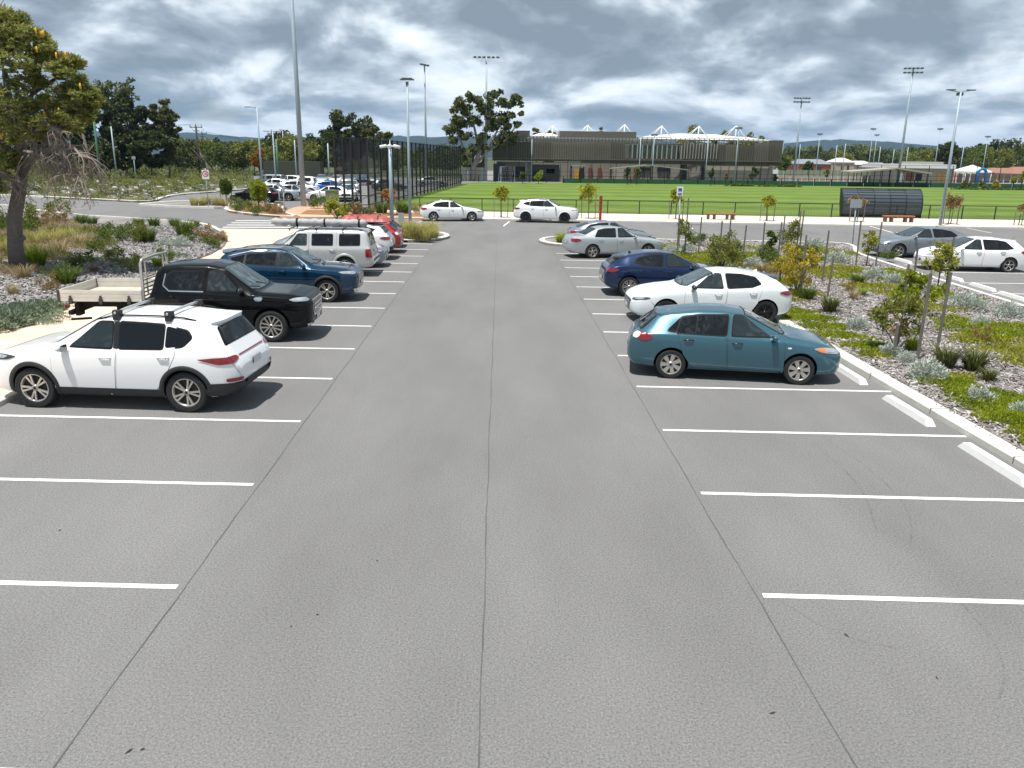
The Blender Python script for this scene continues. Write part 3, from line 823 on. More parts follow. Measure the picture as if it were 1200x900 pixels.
# compact SUV with raked tail (white, roof bars)
SPECS['suv'] = dict(L=4.48, wheels=(0.90, 3.57), tyre=.355, arch=.395, crease=.62, clad=.075,
    keys=[(0, .44, .68, .74, .50, .42), (.05, .30, .76, .85, .68, .58), (.16, .24, .83, .93, .80, .68), (.42, .23, .90, 1.0, .88, .72), (.85, .23, .95, 1.055, .92, .74), (1.15, .23, .98, 1.09, .925, .72),
          (1.25, .23, .99, 1.12, .925, .71), (1.95, .23, 1.01, 1.545, .925, .60), (2.4, .23, 1.02, 1.61, .925, .60), (3.2, .23, 1.04, 1.605, .922, .59), (3.85, .24, 1.07, 1.545, .915, .58), (4.04, .25, 1.07, 1.49, .905, .58), (4.26, .28, 1.05, 1.16, .87, .62),
          (4.32, .32, .98, 1.05, .84, .60), (4.43, .38, .86, .90, .78, .56), (4.48, .46, .74, .78, .68, .50)],
    ws=(1.22, 2.0), hl='lamp_dark',
    doors=[dict(poly=[(1.28, .36), (2.34, .36), (2.42, 1.0), (2.38, 1.52), (2.0, 1.51), (1.46, 1.11), (1.28, .98)], win=[(1.58, 1.10), (2.34, 1.09), (2.30, 1.48), (2.05, 1.475)], handle=(2.23, .93)),
           dict(poly=[(2.365, .36), (3.04, .36), (3.24, .62), (3.44, 1.0), (3.40, 1.47), (2.405, 1.52), (2.445, 1.0)], win=[(2.47, 1.09), (3.22, 1.10), (3.20, 1.455), (2.43, 1.485)], handle=(3.24, .96))],
    quarter=[(3.255, 1.105), (3.55, 1.14), (3.70, 1.27), (3.60, 1.37), (3.235, 1.45)],
    pillar=[[(2.365, 1.08), (2.455, 1.08), (2.415, 1.495), (2.325, 1.495)]],
    rg=([(4.08, .54, 1.43), (4.26, .67, 1.17)], (.8, 0, -.6)),
    head=([(.14, .52, .82), (.22, .66, .78), (.50, .86, .84), (.66, .89, .91), (.36, .78, .92), (.20, .62, .88)], (-.7, -.8, -.25)),
    tail=([(4.30, .56, .98), (4.36, .50, .93), (4.30, .64, .87), (4.14, .84, .85), (3.80, .91, .94), (4.08, .86, .97)], (.6, -.8, 0)),
    mirror=(1.50, 1.05), plate_f=(0, .50), plate_r=(4.46, .78), spoiler=(3.82, .34, 1.53, .58), rails=(2.0, 3.7, .93), railh=.03,
    extra=[('grille', [(.03, -.44, .76), (.03, .44, .76), (.03, .38, .62), (.03, -.38, .62)], (-1, 0, 0), .008, ['car_black'], .2),
           ('front_bumper_trim', [(.06, -.78, .44), (.06, .78, .44), (.06, .70, .28), (.06, -.70, .28)], (-1, 0, 0), .01, ['car_plastic'], .1),
           ('rear_bumper_trim', [(4.4, -.80, .54), (4.4, .80, .54), (4.4, .74, .30), (4.4, -.74, .30)], (1, 0, 0), .012, ['car_plastic'], .1),
           ('rear_bumper_side_trim', [(4.44, .40, .54), (4.0, .93, .52), (3.92, .93, .30), (4.4, .40, .30)], (.55, -.85, 0), .012, ['car_plastic'], .08),
           ('rear_bumper_side_trim', [(4.44, -.40, .54), (4.0, -.93, .52), (3.92, -.93, .30), (4.4, -.40, .30)], (.55, .85, 0), .012, ['car_plastic'], .08),
           ('fog_light', [(4.42, .60, .62), (4.26, .84, .61), (4.26, .84, .55), (4.42, .58, .56)], (.8, -.6, 0), .014, ['lamp_red'], .2),
           ('fog_light', [(4.42, -.60, .62), (4.26, -.84, .61), (4.26, -.84, .55), (4.42, -.58, .56)], (.8, .6, 0), .014, ['lamp_red'], .2),
           ('tailgate_trim', [(4.34, -.55, .965), (4.34, .55, .965), (4.34, .55, .945), (4.34, -.55, .945)], (1, 0, 0), .010, ['lamp_red'], .2)],
    lines=[([(.26, .66, 1), (.8, .72, 1), (1.14, .76, 1), (1.26, .72, 1)], (0, 0, -1)), ([(3.98, .62, 1.36), (4.22, .74, 1.10), (4.26, .72, .90), (4.40, .62, .62)], (.75, -.65, 0)), ([(3.66, -.55, 2), (3.64, 0, 2)], (0, 0, -1))])
# second SUV shape (blue, white)
SPECS['crossover'] = dict(L=4.50, wheels=(0.92, 3.62), tyre=.355, arch=.395, crease=.60, clad=.07, wtrim='car_trim',
    keys=[(0, .44, .70, .80, .52, .44), (.04, .30, .80, .90, .70, .60), (.14, .24, .87, .96, .81, .68), (.42, .23, .93, 1.03, .88, .72), (.85, .23, .97, 1.075, .92, .74), (1.22, .23, 1.0, 1.10, .925, .72),
          (1.32, .23, 1.01, 1.13, .925, .71), (2.02, .23, 1.02, 1.53, .925, .60), (2.4, .23, 1.03, 1.60, .925, .59), (3.1, .23, 1.06, 1.59, .922, .585), (3.8, .24, 1.10, 1.51, .91, .57), (4.02, .25, 1.10, 1.43, .90, .57), (4.26, .28, 1.06, 1.15, .87, .60),
          (4.34, .32, .98, 1.04, .85, .60), (4.45, .38, .88, .92, .78, .56), (4.50, .46, .76, .80, .68, .50)],
    ws=(1.30, 2.06), hl='lamp_clear',
    doors=[dict(poly=[(1.30, .38), (2.34, .38), (2.40, 1.0), (2.36, 1.50), (2.06, 1.50), (1.50, 1.12), (1.32, .98)], win=[(1.62, 1.12), (2.32, 1.115), (2.28, 1.46), (2.08, 1.455)], handle=(2.20, .95)),
           dict(poly=[(2.365, .38), (3.04, .38), (3.26, .64), (3.40, 1.02), (3.34, 1.44), (2.385, 1.50), (2.425, 1.0)], win=[(2.44, 1.115), (3.34, 1.15), (3.30, 1.42), (2.41, 1.465)], handle=(3.16, .98))],
    quarter=[(3.38, 1.155), (3.72, 1.24), (3.80, 1.31), (3.34, 1.415)],
    rg=([(4.06, .52, 1.37), (4.24, .64, 1.16)], (.8, 0, -.6)),
    pillar=[[(2.325, 1.11), (2.455, 1.11), (2.42, 1.475), (2.285, 1.465)], [(3.335, 1.15), (3.40, 1.16), (3.36, 1.41), (3.29, 1.42)]],
    chrome=[(1.50, 1.10), (2.04, 1.50), (2.5, 1.545), (3.2, 1.51), (3.86, 1.36)],
    head=([(.12, .50, .86), (.20, .66, .82), (.44, .84, .87), (.58, .87, .93), (.34, .77, .945), (.18, .60, .92)], (-.7, -.8, -.25)),
    tail=([(4.33, .50, 1.0), (4.37, .50, .90), (4.18, .84, .88), (3.98, .90, .96), (4.12, .86, 1.01)], (.6, -.8, 0)),
    mirror=(1.56, 1.07), plate_f=(0, .55), plate_r=(4.48, .72), spoiler=(3.76, .40, 1.47, .57), rails=(2.1, 3.8, .95),
    extra=[('grille', [(.03, -.56, .82), (.03, .56, .82), (.03, .52, .60), (.03, .40, .54), (.03, -.40, .54), (.03, -.52, .60)], (-1, 0, 0), .008, ['car_black'], .15),
           ('front_bumper_trim', [(.06, -.78, .42), (.06, .78, .42), (.06, .70, .28), (.06, -.70, .28)], (-1, 0, 0), .01, ['chrome'], .1),
           ('rear_bumper_trim', [(4.4, -.80, .60), (4.4, .80, .60), (4.4, .74, .30), (4.4, -.74, .30)], (1, 0, 0), .012, ['car_plastic'], .1)],
    lines=[([(.24, .66, 1), (.8, .72, 1), (1.20, .76, 1), (1.32, .72, 1)], (0, 0, -1)), ([(4.04, .60, 1.33), (4.26, .72, 1.10), (4.30, .70, .90), (4.42, .60, .62)], (.75, -.65, 0))])
# square seven seat wagon (silver)
SPECS['boxy_wagon'] = dict(L=4.52, wheels=(0.85, 3.44), tyre=.375, arch=.42, crease=.62, clad=.085, cladmat='paint_silver_warm', soft=.04, wtrim='paint_silver_warm',
    keys=[(0, .46, .86, .93, .66, .60), (.05, .36, .93, 1.0, .80, .70), (.16, .30, .97, 1.04, .88, .76), (.5, .28, 1.0, 1.08, .92, .78), (0.95, .28, 1.05, 1.13, .94, .76),
          (1.05, .28, 1.06, 1.16, .94, .75), (1.61, .28, 1.07, 1.70, .94, .66), (1.93, .28, 1.08, 1.76, .94, .66), (2.03, .28, 1.08, 1.77, .94, .66), (3.93, .30, 1.10, 1.77, .93, .66), (4.17, .32, 1.10, 1.74, .93, .66), (4.29, .34, 1.09, 1.66, .92, .66),
          (4.41, .36, 1.07, 1.16, .91, .70), (4.45, .40, .74, .80, .90, .72), (4.52, .48, .68, .72, .86, .68)],
    ws=(1.03, 1.92),
    doors=[dict(poly=[(1.09, .42), (2.09, .42), (2.09, 1.0), (2.09, 1.68), (1.65, 1.66), (1.23, 1.14), (1.09, 1.0)], win=[(1.33, 1.16), (2.03, 1.16), (2.03, 1.60), (1.67, 1.60)], handle=(1.97, 1.0)),
           dict(poly=[(2.11, .42), (2.83, .42), (3.05, .75), (3.13, 1.0), (3.13, 1.68), (2.11, 1.68)], win=[(2.20, 1.16), (3.01, 1.16), (3.01, 1.60), (2.20, 1.60)], handle=(2.97, 1.0))],
    quarter=[(3.23, 1.16), (4.03, 1.17), (4.03, 1.60), (3.23, 1.60)],
    rg=([(4.31, .58, 1.60), (4.40, .60, 1.18)], (1, 0, -.1)),
    head=([(.03, .50, .86), (.03, .72, .86), (.14, .80, .82), (.14, .80, .66), (.03, .50, .68)], (-1, -.3, 0)), hl='lamp_clear',
    tail=([(4.43, .78, 1.06), (4.43, .86, 1.06), (4.25, .95, 1.05), (4.25, .95, .74), (4.43, .86, .74), (4.45, .78, .74)], (.7, -.8, 0)),
    mirror=(1.33, 1.12), mmat='car_black', plate_f=(0, .6), plate_r=(4.43, .92), rails=(1.83, 4.4, .90), railh=.06,
    extra=[('grille', [(.02, -.42, .86), (.02, .42, .86), (.02, .42, .68), (.02, -.42, .68)], (-1, 0, 0), .008, ['car_black'], .1),
           ('rear_bumper_trim', [(4.52, -.76, .66), (4.52, .76, .66), (4.52, .76, .60), (4.52, -.76, .60)], (1, 0, 0), .01, ['car_plastic'], .1)],
    lines=[([(.10, .80, 1), (.8, .80, 1), (0.97, .82, 1)], (0, 0, -1)), ([(4.39, .74, 1.6), (4.41, .76, 1.1), (4.43, .76, .74)], (1, 0, 0))])
# dual cab ute: cab only, the tray is added
SPECS['dual_cab'] = dict(L=3.72, wheels=(0.93,), tyre=.385, arch=.45, crease=.62, soft=.05,
    keys=[(0, .46, .84, .92, .60, .52), (.05, .36, .94, 1.03, .78, .68), (.16, .32, .99, 1.09, .88, .76), (.5, .32, 1.06, 1.15, .93, .78), (1.18, .32, 1.11, 1.19, .95, .76),
          (1.28, .32, 1.12, 1.22, .95, .75), (1.98, .32, 1.14, 1.75, .95, .64), (2.4, .32, 1.16, 1.83, .95, .63), (3.0, .32, 1.18, 1.83, .95, .63), (3.45, .33, 1.18, 1.79, .945, .63), (3.62, .34, 1.18, 1.66, .94, .64), (3.70, .36, 1.15, 1.30, .92, .66), (3.72, .38, 1.10, 1.16, .90, .66)],
    ws=(1.26, 2.02), hl='lamp_clear',
    doors=[dict(poly=[(1.34, .46), (2.40, .46), (2.46, 1.1), (2.42, 1.72), (2.02, 1.71), (1.52, 1.22), (1.36, 1.08)], win=[(1.64, 1.23), (2.38, 1.23), (2.34, 1.66), (2.06, 1.65)], handle=(2.28, 1.05)),
           dict(poly=[(2.43, .46), (3.20, .46), (3.34, .6), (3.42, 1.1), (3.36, 1.68), (2.45, 1.72), (2.49, 1.1)], win=[(2.50, 1.23), (3.24, 1.25), (3.36, 1.36), (3.32, 1.56), (3.20, 1.64), (2.48, 1.66)], handle=(3.22, 1.08))],
    chrome=[(2.46, 1.205), (3.26, 1.22), (3.40, 1.34), (3.36, 1.60)], 
    rg=([(3.60, .52, 1.62), (3.70, .54, 1.30)], (1, 0, -.1)),
    head=([(.10, .56, .98), (.14, .72, .96), (.36, .88, .98), (.50, .90, 1.03), (.30, .82, 1.07), (.14, .66, 1.05)], (-.7, -.8, -.25)),
    tail=([(3.70, .80, 1.1), (3.70, .88, 1.1), (3.72, .88, 1.04), (3.72, .80, 1.04)], (1, 0, 0)),
    mirror=(1.56, 1.20), mmat='car_black', plate_f=(0, .52), plate_r=(3.72, .5),
    extra=[('grille', [(.02, -.52, .97), (.02, .52, .97), (.02, .50, .70), (.02, .40, .56), (.02, -.40, .56), (.02, -.50, .70)], (-1, 0, 0), .012, ['chrome'], .15),
           ('grille_mesh', [(.02, -.44, .93), (.02, .44, .93), (.02, .42, .70), (.02, .34, .61), (.02, -.34, .61), (.02, -.42, .70)], (-1, 0, 0), .018, ['car_black'], .15),
           ('grille_bar', [(.02, -.43, .87), (.02, .43, .87), (.02, .43, .83), (.02, -.43, .83)], (-1, 0, 0), .024, ['chrome'], .1),
           ('grille_bar', [(.02, -.42, .77), (.02, .42, .77), (.02, .42, .73), (.02, -.42, .73)], (-1, 0, 0), .024, ['chrome'], .1),
           ('front_lip', [(.06, -.80, .44), (.06, .80, .44), (.06, .74, .37), (.06, -.74, .37)], (-1, 0, 0), .012, ['chrome'], .1),
           ('side_vent', [(1.08, -.95, 1.10), (1.30, -.95, 1.08), (1.24, -.95, .98), (1.10, -.95, 1.0)], (0, 1, 0), .012, ['chrome'], .15),
           ('side_vent', [(1.08, .95, 1.10), (1.30, .95, 1.08), (1.24, .95, .98), (1.10, .95, 1.0)], (0, -1, 0), .012, ['chrome'], .15)],
    lines=[([(.22, .76, 1), (.8, .80, 1), (1.20, .84, 1)], (0, 0, -1)), ([(.30, .30, 1), (.8, .34, 1), (1.18, .30, 1)], (0, 0, -1))])

plain('car_black', (.012, .012, .013), rough=.25, coat=.5, var=.05)
plain('car_plastic', (.022, .023, .024), rough=.6, var=.1)
plain('car_trim', (.010, .010, .011), rough=.5, var=.05, spec=.15)
plain('car_under', (.006, .006, .006), rough=.9)
plain('car_gap', (.008, .008, .008), rough=.8)
plain('tyre', (.016, .016, .017), rough=.8, var=.15)
plain('rim_silver', (.52, .50, .46), rough=.32, metal=.75, var=.05)
plain('rim_black', (.03, .03, .032), rough=.3, metal=.5)
plain('rim_twotone', (.55, .52, .47), rough=.3, metal=.7, var=.2, vs=9)
plain('rim_back', (.015, .015, .015), rough=.7)
plain('chrome', (.75, .75, .76), rough=.15, metal=.95, var=.04)
plain('plate', (.62, .64, .66), rough=.4, var=.06)
def glass(name, col, rough=.03, spec=.6, coat=.0):
    m = plain(name, col, rough=rough, spec=spec, var=.25, vs=1.6)
    nt = m.node_tree; b = nt.nodes['Principled BSDF']; b.inputs['IOR'].default_value = 1.6
    tcn = _n(nt, 'ShaderNodeTexCoord'); no = _n(nt, 'ShaderNodeTexNoise'); no.inputs['Scale'].default_value = 2.2; no.inputs['Detail'].default_value = 1; nt.links.new(tcn.outputs['Object'], no.inputs['Vector'])
    bp = _n(nt, 'ShaderNodeBump'); bp.inputs['Strength'].default_value = .5; bp.inputs['Distance'].default_value = .08; nt.links.new(no.outputs['Fac'], bp.inputs['Height']); nt.links.new(bp.outputs[0], b.inputs['Normal'])
glass('glass_dark', (.005, .006, .008), spec=.45); glass('glass_side', (.014, .022, .024)); glass('glass_screen', (.035, .055, .06), spec=1.0)
plain('lamp_clear', (.55, .57, .58), rough=.12, metal=.5, coat=1, var=.3, vs=18)
plain('lamp_dark', (.05, .05, .055), rough=.1, metal=.2, coat=1, var=.5, vs=18)
plain('lamp_white', (.75, .75, .74), rough=.15, coat=1)
plain('lamp_red', (.24, .006, .009), rough=.2, coat=1, var=.35, vs=14)
plain('lamp_amber', (.75, .20, .05), rough=.2, coat=1, var=.2)
paint('paint_white', (.86, .86, .86), rough=.45)
paint('paint_pearl', (.76, .80, .81), rough=.35)
paint('paint_silver', (.46, .50, .52), metal=.45, rough=.35)
paint('paint_silver_warm', (.50, .51, .50), metal=.35, rough=.4)
paint('paint_grey', (.12, .135, .15), metal=.5, rough=.3)
paint('paint_midgrey', (.26, .29, .32), metal=.5, rough=.3)
paint('paint_teal', (.044, .125, .165), metal=.35, rough=.30)
paint('paint_navy', (.004, .020, .075), metal=.35, rough=.25)
paint('paint_blue', (.003, .034, .080), metal=.4, rough=.25)
paint('paint_bright_blue', (.01, .10, .42), metal=.3, rough=.25)
paint('paint_black', (.004, .0045, .005), rough=.3)
for k_, v_ in (('Coat Weight', .5), ('Specular IOR Level', .05)): MATS['paint_black'].node_tree.nodes['Principled BSDF'].inputs[k_].default_value = v_
paint('paint_red', (.42, .012, .014), rough=.3)
paint('paint_maroon', (.10, .01, .015), rough=.3)
# ================================================================== PLANT BUILDERS
def rand_unit(n, r):
    v_ = r.normal(size=(n, 3)); return v_ / (np.linalg.norm(v_, axis=1, keepdims=True) + 1e-9)
def leaves_np(C, U, L, W, r, fold=0.15):
    """rhombic leaves: centres C, long axes U, lengths L, widths W"""
    n = len(C)
    A = rand_unit(n, r); S = np.cross(U, A); S /= (np.linalg.norm(S, axis=1, keepdims=True) + 1e-9)
    L = L.reshape(-1, 1); W = W.reshape(-1, 1)
    V = np.stack([C - U * L / 2, C + S * W / 2 - U * L * .05, C + U * L / 2, C - S * W / 2 - U * L * .05], 1).reshape(-1, 3)
    F = np.arange(4 * n).reshape(-1, 4)
    return V, F
def join_np(parts):
    Vs = []; Fs = []; o = 0
    for V, F in parts:
        Vs.append(V); Fs.append(F + o); o += len(V)
    return np.concatenate(Vs), np.concatenate(Fs)
def clump_leaves(clumps, n_each, L, W, r, up=0.3, flat=0.8, shell=0.55):
    """leaf clumps: list of (x,y,z,radius)"""
    parts = []
    cl = np.array(clumps, float)
    w = cl[:, 3] ** 2; w = w / w.sum()
    N = int(n_each * len(cl))
    idx = r.choice(len(cl), N, p=w)
    d = rand_unit(N, r); d[:, 2] *= flat
    rad = cl[idx, 3] * (shell + (1 - shell) * r.random(N)) * (0.75 + .35 * r.random(N))
    C = cl[idx, :3] + d * rad[:, None]
    U = d * .8 + rand_unit(N, r) * .8; U[:, 2] += up
    U /= np.linalg.norm(U, axis=1, keepdims=True)
    return leaves_np(C, U, L * (.6 + .8 * r.random(N)), W * (.6 + .8 * r.random(N)), r)
def tuft_np(n, h, spread, w, r, base=0.12, droop=0.5, rad=0.0):
    """blades rising from a base and arching out"""
    a = r.random(n) * 2 * math.pi; rr = base * np.sqrt(r.random(n))
    ox = np.cos(a) * rr; oy = np.sin(a) * rr
    a2 = a + r.normal(size=n) * .5; lean = spread * (.3 + .9 * r.random(n)); H = h * (.55 + .55 * r.random(n))
    V = np.zeros((n, 6, 3)); px_, py_ = -np.sin(a2), np.cos(a2)
    for k, t in enumerate((0, .55, 1.0)):
        cx = ox + np.cos(a2) * lean * t ** 1.7; cy = oy + np.sin(a2) * lean * t ** 1.7
        cz = H * (t - droop * t ** 3 * .5)
        ww = w * (1, .8, .12)[k] / 2
        V[:, 2 * k, 0] = cx - px_ * ww; V[:, 2 * k, 1] = cy - py_ * ww; V[:, 2 * k, 2] = cz
        V[:, 2 * k + 1, 0] = cx + px_ * ww; V[:, 2 * k + 1, 1] = cy + py_ * ww; V[:, 2 * k + 1, 2] = cz
    b = np.arange(n)[:, None] * 6
    F = np.concatenate([b + np.array([[0, 1, 3, 2]]), b + np.array([[2, 3, 5, 4]])])
    return V.reshape(-1, 3), F
def foliage(name, VF, mat, parent=None, **kw):
    me = np_mesh(name, *VF); me.materials.append(MATS[mat])
    return O(name, me, None, parent, **kw)
def blob_clumps(n, c, rx, ry, rz, r, rmin, rmax, hollow=0.3):
    d = rand_unit(n, r); q = (hollow + (1 - hollow) * r.random(n)) ** .6
    return [(c[0] + d[i, 0] * rx * q[i], c[1] + d[i, 1] * ry * q[i], c[2] + d[i, 2] * rz * q[i], rmin + (rmax - rmin) * r.random()) for i in range(n)]
def trunk_mb(pts_list, n=8):
    mb = MB()
    for pts, rad in pts_list: mb.tube(pts, rad, n)
    return mb
def tree_thing(name, loc, H, rx, rz, trunk_h, r, leafmat, barkmat, nl, L, W, ncl=40, cr=(.10, .2), label=None, group=None, hollow=.25, cy=None, tr=.012, limbs=7, up=.1, parts=None, sc_y=1.0):
    root = E(name, loc, 0, label, 'tree', group)
    cz = H - rz if cy is None else cy
    cl = blob_clumps(ncl, (0, 0, cz), rx, rx * sc_y, rz, r, cr[0] * rx, cr[1] * rx, hollow)
    foliage('crown', clump_leaves(cl, nl / ncl, L, W, r, up), leafmat, root)
    mb = MB(); R0 = H * tr
    lean = r.normal() * .03 * H
    mb.tube([(0, 0, -.1), (lean * .3, 0, trunk_h * .5), (lean, 0, trunk_h), (lean * .8, 0, cz)], [R0 * 1.35, R0, R0 * .8, R0 * .45], 8)
    for k in range(limbs):
        c = cl[int(r.integers(len(cl)))]
        a = Vector((lean, 0, lerp(trunk_h * .7, cz, r.random())))
        b = Vector(c[:3]); m = a.lerp(b, .5) + Vector((0, 0, -.04 * H))
        mb.tube([a, m, b], [R0 * .5, R0 * .32, R0 * .12], 6)
    O('trunk', mb, barkmat, root)
    return root

# foliage and bark
leafy('leaf_banksia', [(.06, .08, .014), (.18, .21, .04), (.33, .34, .09), (.50, .50, .24)], .45)
leafy('leaf_euca', [(.026, .040, .011), (.065, .082, .02), (.13, .15, .035), (.25, .25, .08)], .3)
leafy('leaf_dark', [(.024, .038, .011), (.055, .075, .018), (.12, .14, .03)], .25)
leafy('leaf_mid', [(.04, .07, .014), (.10, .15, .022), (.20, .25, .04)], .35)
leafy('leaf_olive', [(.08, .10, .018), (.18, .20, .03), (.32, .32, .07)], .35)
leafy('leaf_bright', [(.11, .15, .008), (.25, .32, .012), (.44, .46, .03)], .5)
leafy('leaf_lime', [(.16, .24, .02), (.30, .38, .03), (.48, .48, .06)], .5)
leafy('leaf_wattle', [(.20, .17, .015), (.42, .33, .02), (.60, .46, .03)], .4)
leafy('leaf_yellowgreen', [(.15, .17, .014), (.31, .32, .024), (.48, .46, .055)], .45)
leafy('leaf_rust', [(.17, .11, .04), (.32, .20, .085), (.36, .31, .12)], .35)
leafy('leaf_orange', [(.20, .09, .02), (.38, .17, .03), (.34, .24, .06)], .35)
leafy('leaf_silver', [(.28, .32, .26), (.48, .52, .46), (.70, .74, .68)], .15, .7)
leafy('leaf_grey', [(.13, .18, .11), (.22, .28, .18), (.32, .37, .26)], .2, .7)
leafy('leaf_flax', [(.05, .065, .02), (.12, .15, .035), (.20, .15, .06)], .25)
leafy('leaf_straw', [(.20, .15, .07), (.36, .28, .14), (.50, .42, .24)], .35)
leafy('leaf_grasstuft', [(.22, .21, .05), (.45, .41, .12), (.68, .60, .28)], .4)
leafy('leaf_dead', [(.10, .08, .06), (.20, .17, .14), (.30, .26, .22)], .1)
plain('bark_grey', (.13, .11, .10), rough=.9, var=.45, vs=9, bump=.6, bs=14)
plain('bark_pale', (.30, .26, .22), rough=.9, var=.4, vs=5, bump=.3)
plain('bark_dark', (.05, .042, .035), rough=.9, var=.3, vs=5)
plain('twig_dead', (.25, .21, .18), rough=.9, var=.3, vs=3)
plain('stake_wood', (.16, .145, .13), rough=.85, var=.3, vs=7, bump=.3)
plain('flower_yellow', (.75, .42, .02), rough=.7, var=.25, vs=20)
plain('flower_spent', (.28, .10, .05), rough=.8, var=.3, vs=20)

# ================================================================== GROUND
ground_mat('asphalt', [(.30, (.153, .150, .149)), (.50, (.173, .170, .169)), (.70, (.193, .190, .188))], scale=.55, detail=9, fine=46, fine_amt=.90, fine_oct=5, fine_rough=1.0, bump=0, big=(.13, .05), stretch=(1, .35, 1))
ground_mat('asphalt_old', [(.3, (.19, .19, .185)), (.7, (.25, .25, .245))], scale=.4, fine=20, fine_amt=.1, bump=.2, bdist=.01)
ground_mat('concrete_cream', [(.3, (.58, .455, .355)), (.5, (.65, .525, .415)), (.7, (.70, .58, .465))], scale=.8, fine=30, fine_amt=.06, bump=.1, bdist=.01)
ground_mat('concrete_far', [(.3, (.58, .50, .42)), (.7, (.66, .59, .51))], scale=.5, fine=12, fine_amt=.06, bump=.05)
ground_mat('concrete_salmon', [(.3, (.48, .27, .17)), (.7, (.58, .36, .25))], scale=.5, fine=12, fine_amt=.06, bump=.05)
ground_mat('kerb', [(.3, (.55, .53, .48)), (.7, (.68, .66, .61))], scale=2.2, fine=40, fine_amt=.08, bump=.15, bdist=.006)
ground_mat('line_paint', [(.30, (.45, .45, .44)), (.42, (.74, .74, .73)), (.7, (.82, .82, .81))], scale=7, fine=60, fine_amt=.16, bump=.05)
ground_mat('mulch', [(.3, (.15, .13, .12)), (.5, (.27, .245, .235)), (.7, (.38, .35, .34))], scale=9, detail=8, fine=26, fine_amt=.55, bump=1.0, bdist=.05, big=(.5, .2))
ground_mat('mulch_grey', [(.3, (.14, .13, .125)), (.5, (.28, .265, .26)), (.7, (.40, .38, .37))], scale=9, detail=8, fine=22, fine_amt=.55, bump=1.0, bdist=.06, big=(.4, .22))
ground_mat('sandy', [(.42, (.06, .07, .03)), (.58, (.13, .125, .075)), (.72, (.32, .30, .25))], scale=.45, fine=6, fine_amt=.35, bump=.3, big=(.08, .2))
ground_mat('scrub_ground', [(.3, (.045, .06, .022)), (.7, (.09, .10, .045))], scale=.05, fine=1.0, fine_amt=.3, bump=.2)
ground_mat('soil_red', [(.3, (.20, .10, .05)), (.7, (.32, .17, .09))], scale=3, fine=20, fine_amt=.3, bump=.5)

def turf_mat():
    m, nt, b = _new('turf')
    g = _n(nt, 'ShaderNodeNewGeometry'); sp = _n(nt, 'ShaderNodeSeparateXYZ'); nt.links.new(g.outputs['Position'], sp.inputs[0])
    w = _n(nt, 'ShaderNodeMath', operation='MULTIPLY'); nt.links.new(sp.outputs[1], w.inputs[0]); w.inputs[1].default_value = .62
    nz = _n(nt, 'ShaderNodeTexNoise'); nz.inputs['Scale'].default_value = .05; nz.inputs['Detail'].default_value = 4; nt.links.new(g.outputs['Position'], nz.inputs['Vector'])
    wa = _n(nt, 'ShaderNodeMath', operation='MULTIPLY_ADD'); nt.links.new(nz.outputs['Fac'], wa.inputs[0]); wa.inputs[1].default_value = 3.0; nt.links.new(w.outputs[0], wa.inputs[2])
    si = _n(nt, 'ShaderNodeMath', operation='SINE'); nt.links.new(wa.outputs[0], si.inputs[0])
    ab = _n(nt, 'ShaderNodeMapRange'); nt.links.new(si.outputs[0], ab.inputs[0]); ab.inputs[1].default_value = -.6; ab.inputs[2].default_value = .6
    mx = _n(nt, 'ShaderNodeMix', data_type='RGBA'); nt.links.new(ab.outputs[0], mx.inputs[0]); mx.inputs[6].default_value = (.098, .158, .022, 1); mx.inputs[7].default_value = (.138, .202, .036, 1)
    n2 = _n(nt, 'ShaderNodeTexNoise'); n2.inputs['Scale'].default_value = .35; n2.inputs['Detail'].default_value = 8; nt.links.new(g.outputs['Position'], n2.inputs['Vector'])
    r2 = _n(nt, 'ShaderNodeMapRange'); nt.links.new(n2.outputs['Fac'], r2.inputs[0]); r2.inputs[1].default_value = .3; r2.inputs[2].default_value = .7; r2.inputs[3].default_value = .85; r2.inputs[4].default_value = 1.15
    sc = _n(nt, 'ShaderNodeVectorMath', operation='SCALE'); nt.links.new(mx.outputs[2], sc.inputs[0]); nt.links.new(r2.outputs[0], sc.inputs['Scale'])
    nt.links.new(sc.outputs[0], b.inputs['Base Color']); b.inputs['Roughness'].default_value = .85; b.inputs['Specular IOR Level'].default_value = .2
turf_mat()

def sheet(name, poly, z, mat, kind='structure', cat=None, label=None, parent=None):
    """flat ground sheet (triangulated) from (x,y) points"""
    bm = bmesh.new(); vs = [bm.verts.new((p[0], p[1], z)) for p in poly]
    f = bm.faces.new(vs); f.normal_update()
    if f.normal.z < 0: f.normal_flip()
    bmesh.ops.triangulate(bm, faces=[f]); me = bpy.data.meshes.new(name); bm.to_mesh(me); bm.free()
    me.materials.append(MATS[mat]); return O(name, me, None, parent, kind=kind, cat=cat, label=label)
def slab(name, poly, z0, z1, mat, kind='structure', parent=None):
    bm = bmesh.new(); vs = [bm.verts.new((p[0], p[1], z1)) for p in poly]
    f = bm.faces.new(vs); f.normal_update()
    if f.normal.z < 0: f.normal_flip()
    r = bmesh.ops.extrude_face_region(bm, geom=[f]); nv = [e for e in r['geom'] if isinstance(e, bmesh.types.BMVert)]
    for v_ in nv: v_.co.z = z1
    for v_ in vs: v_.co.z = z0
    bmesh.ops.triangulate(bm, faces=[x for x in bm.faces if len(x.verts) > 4])
    bmesh.ops.recalc_face_normals(bm, faces=bm.faces)
    me = bpy.data.meshes.new(name); bm.to_mesh(me); bm.free(); me.materials.append(MATS[mat])
    return O(name, me, None, parent, kind=kind)
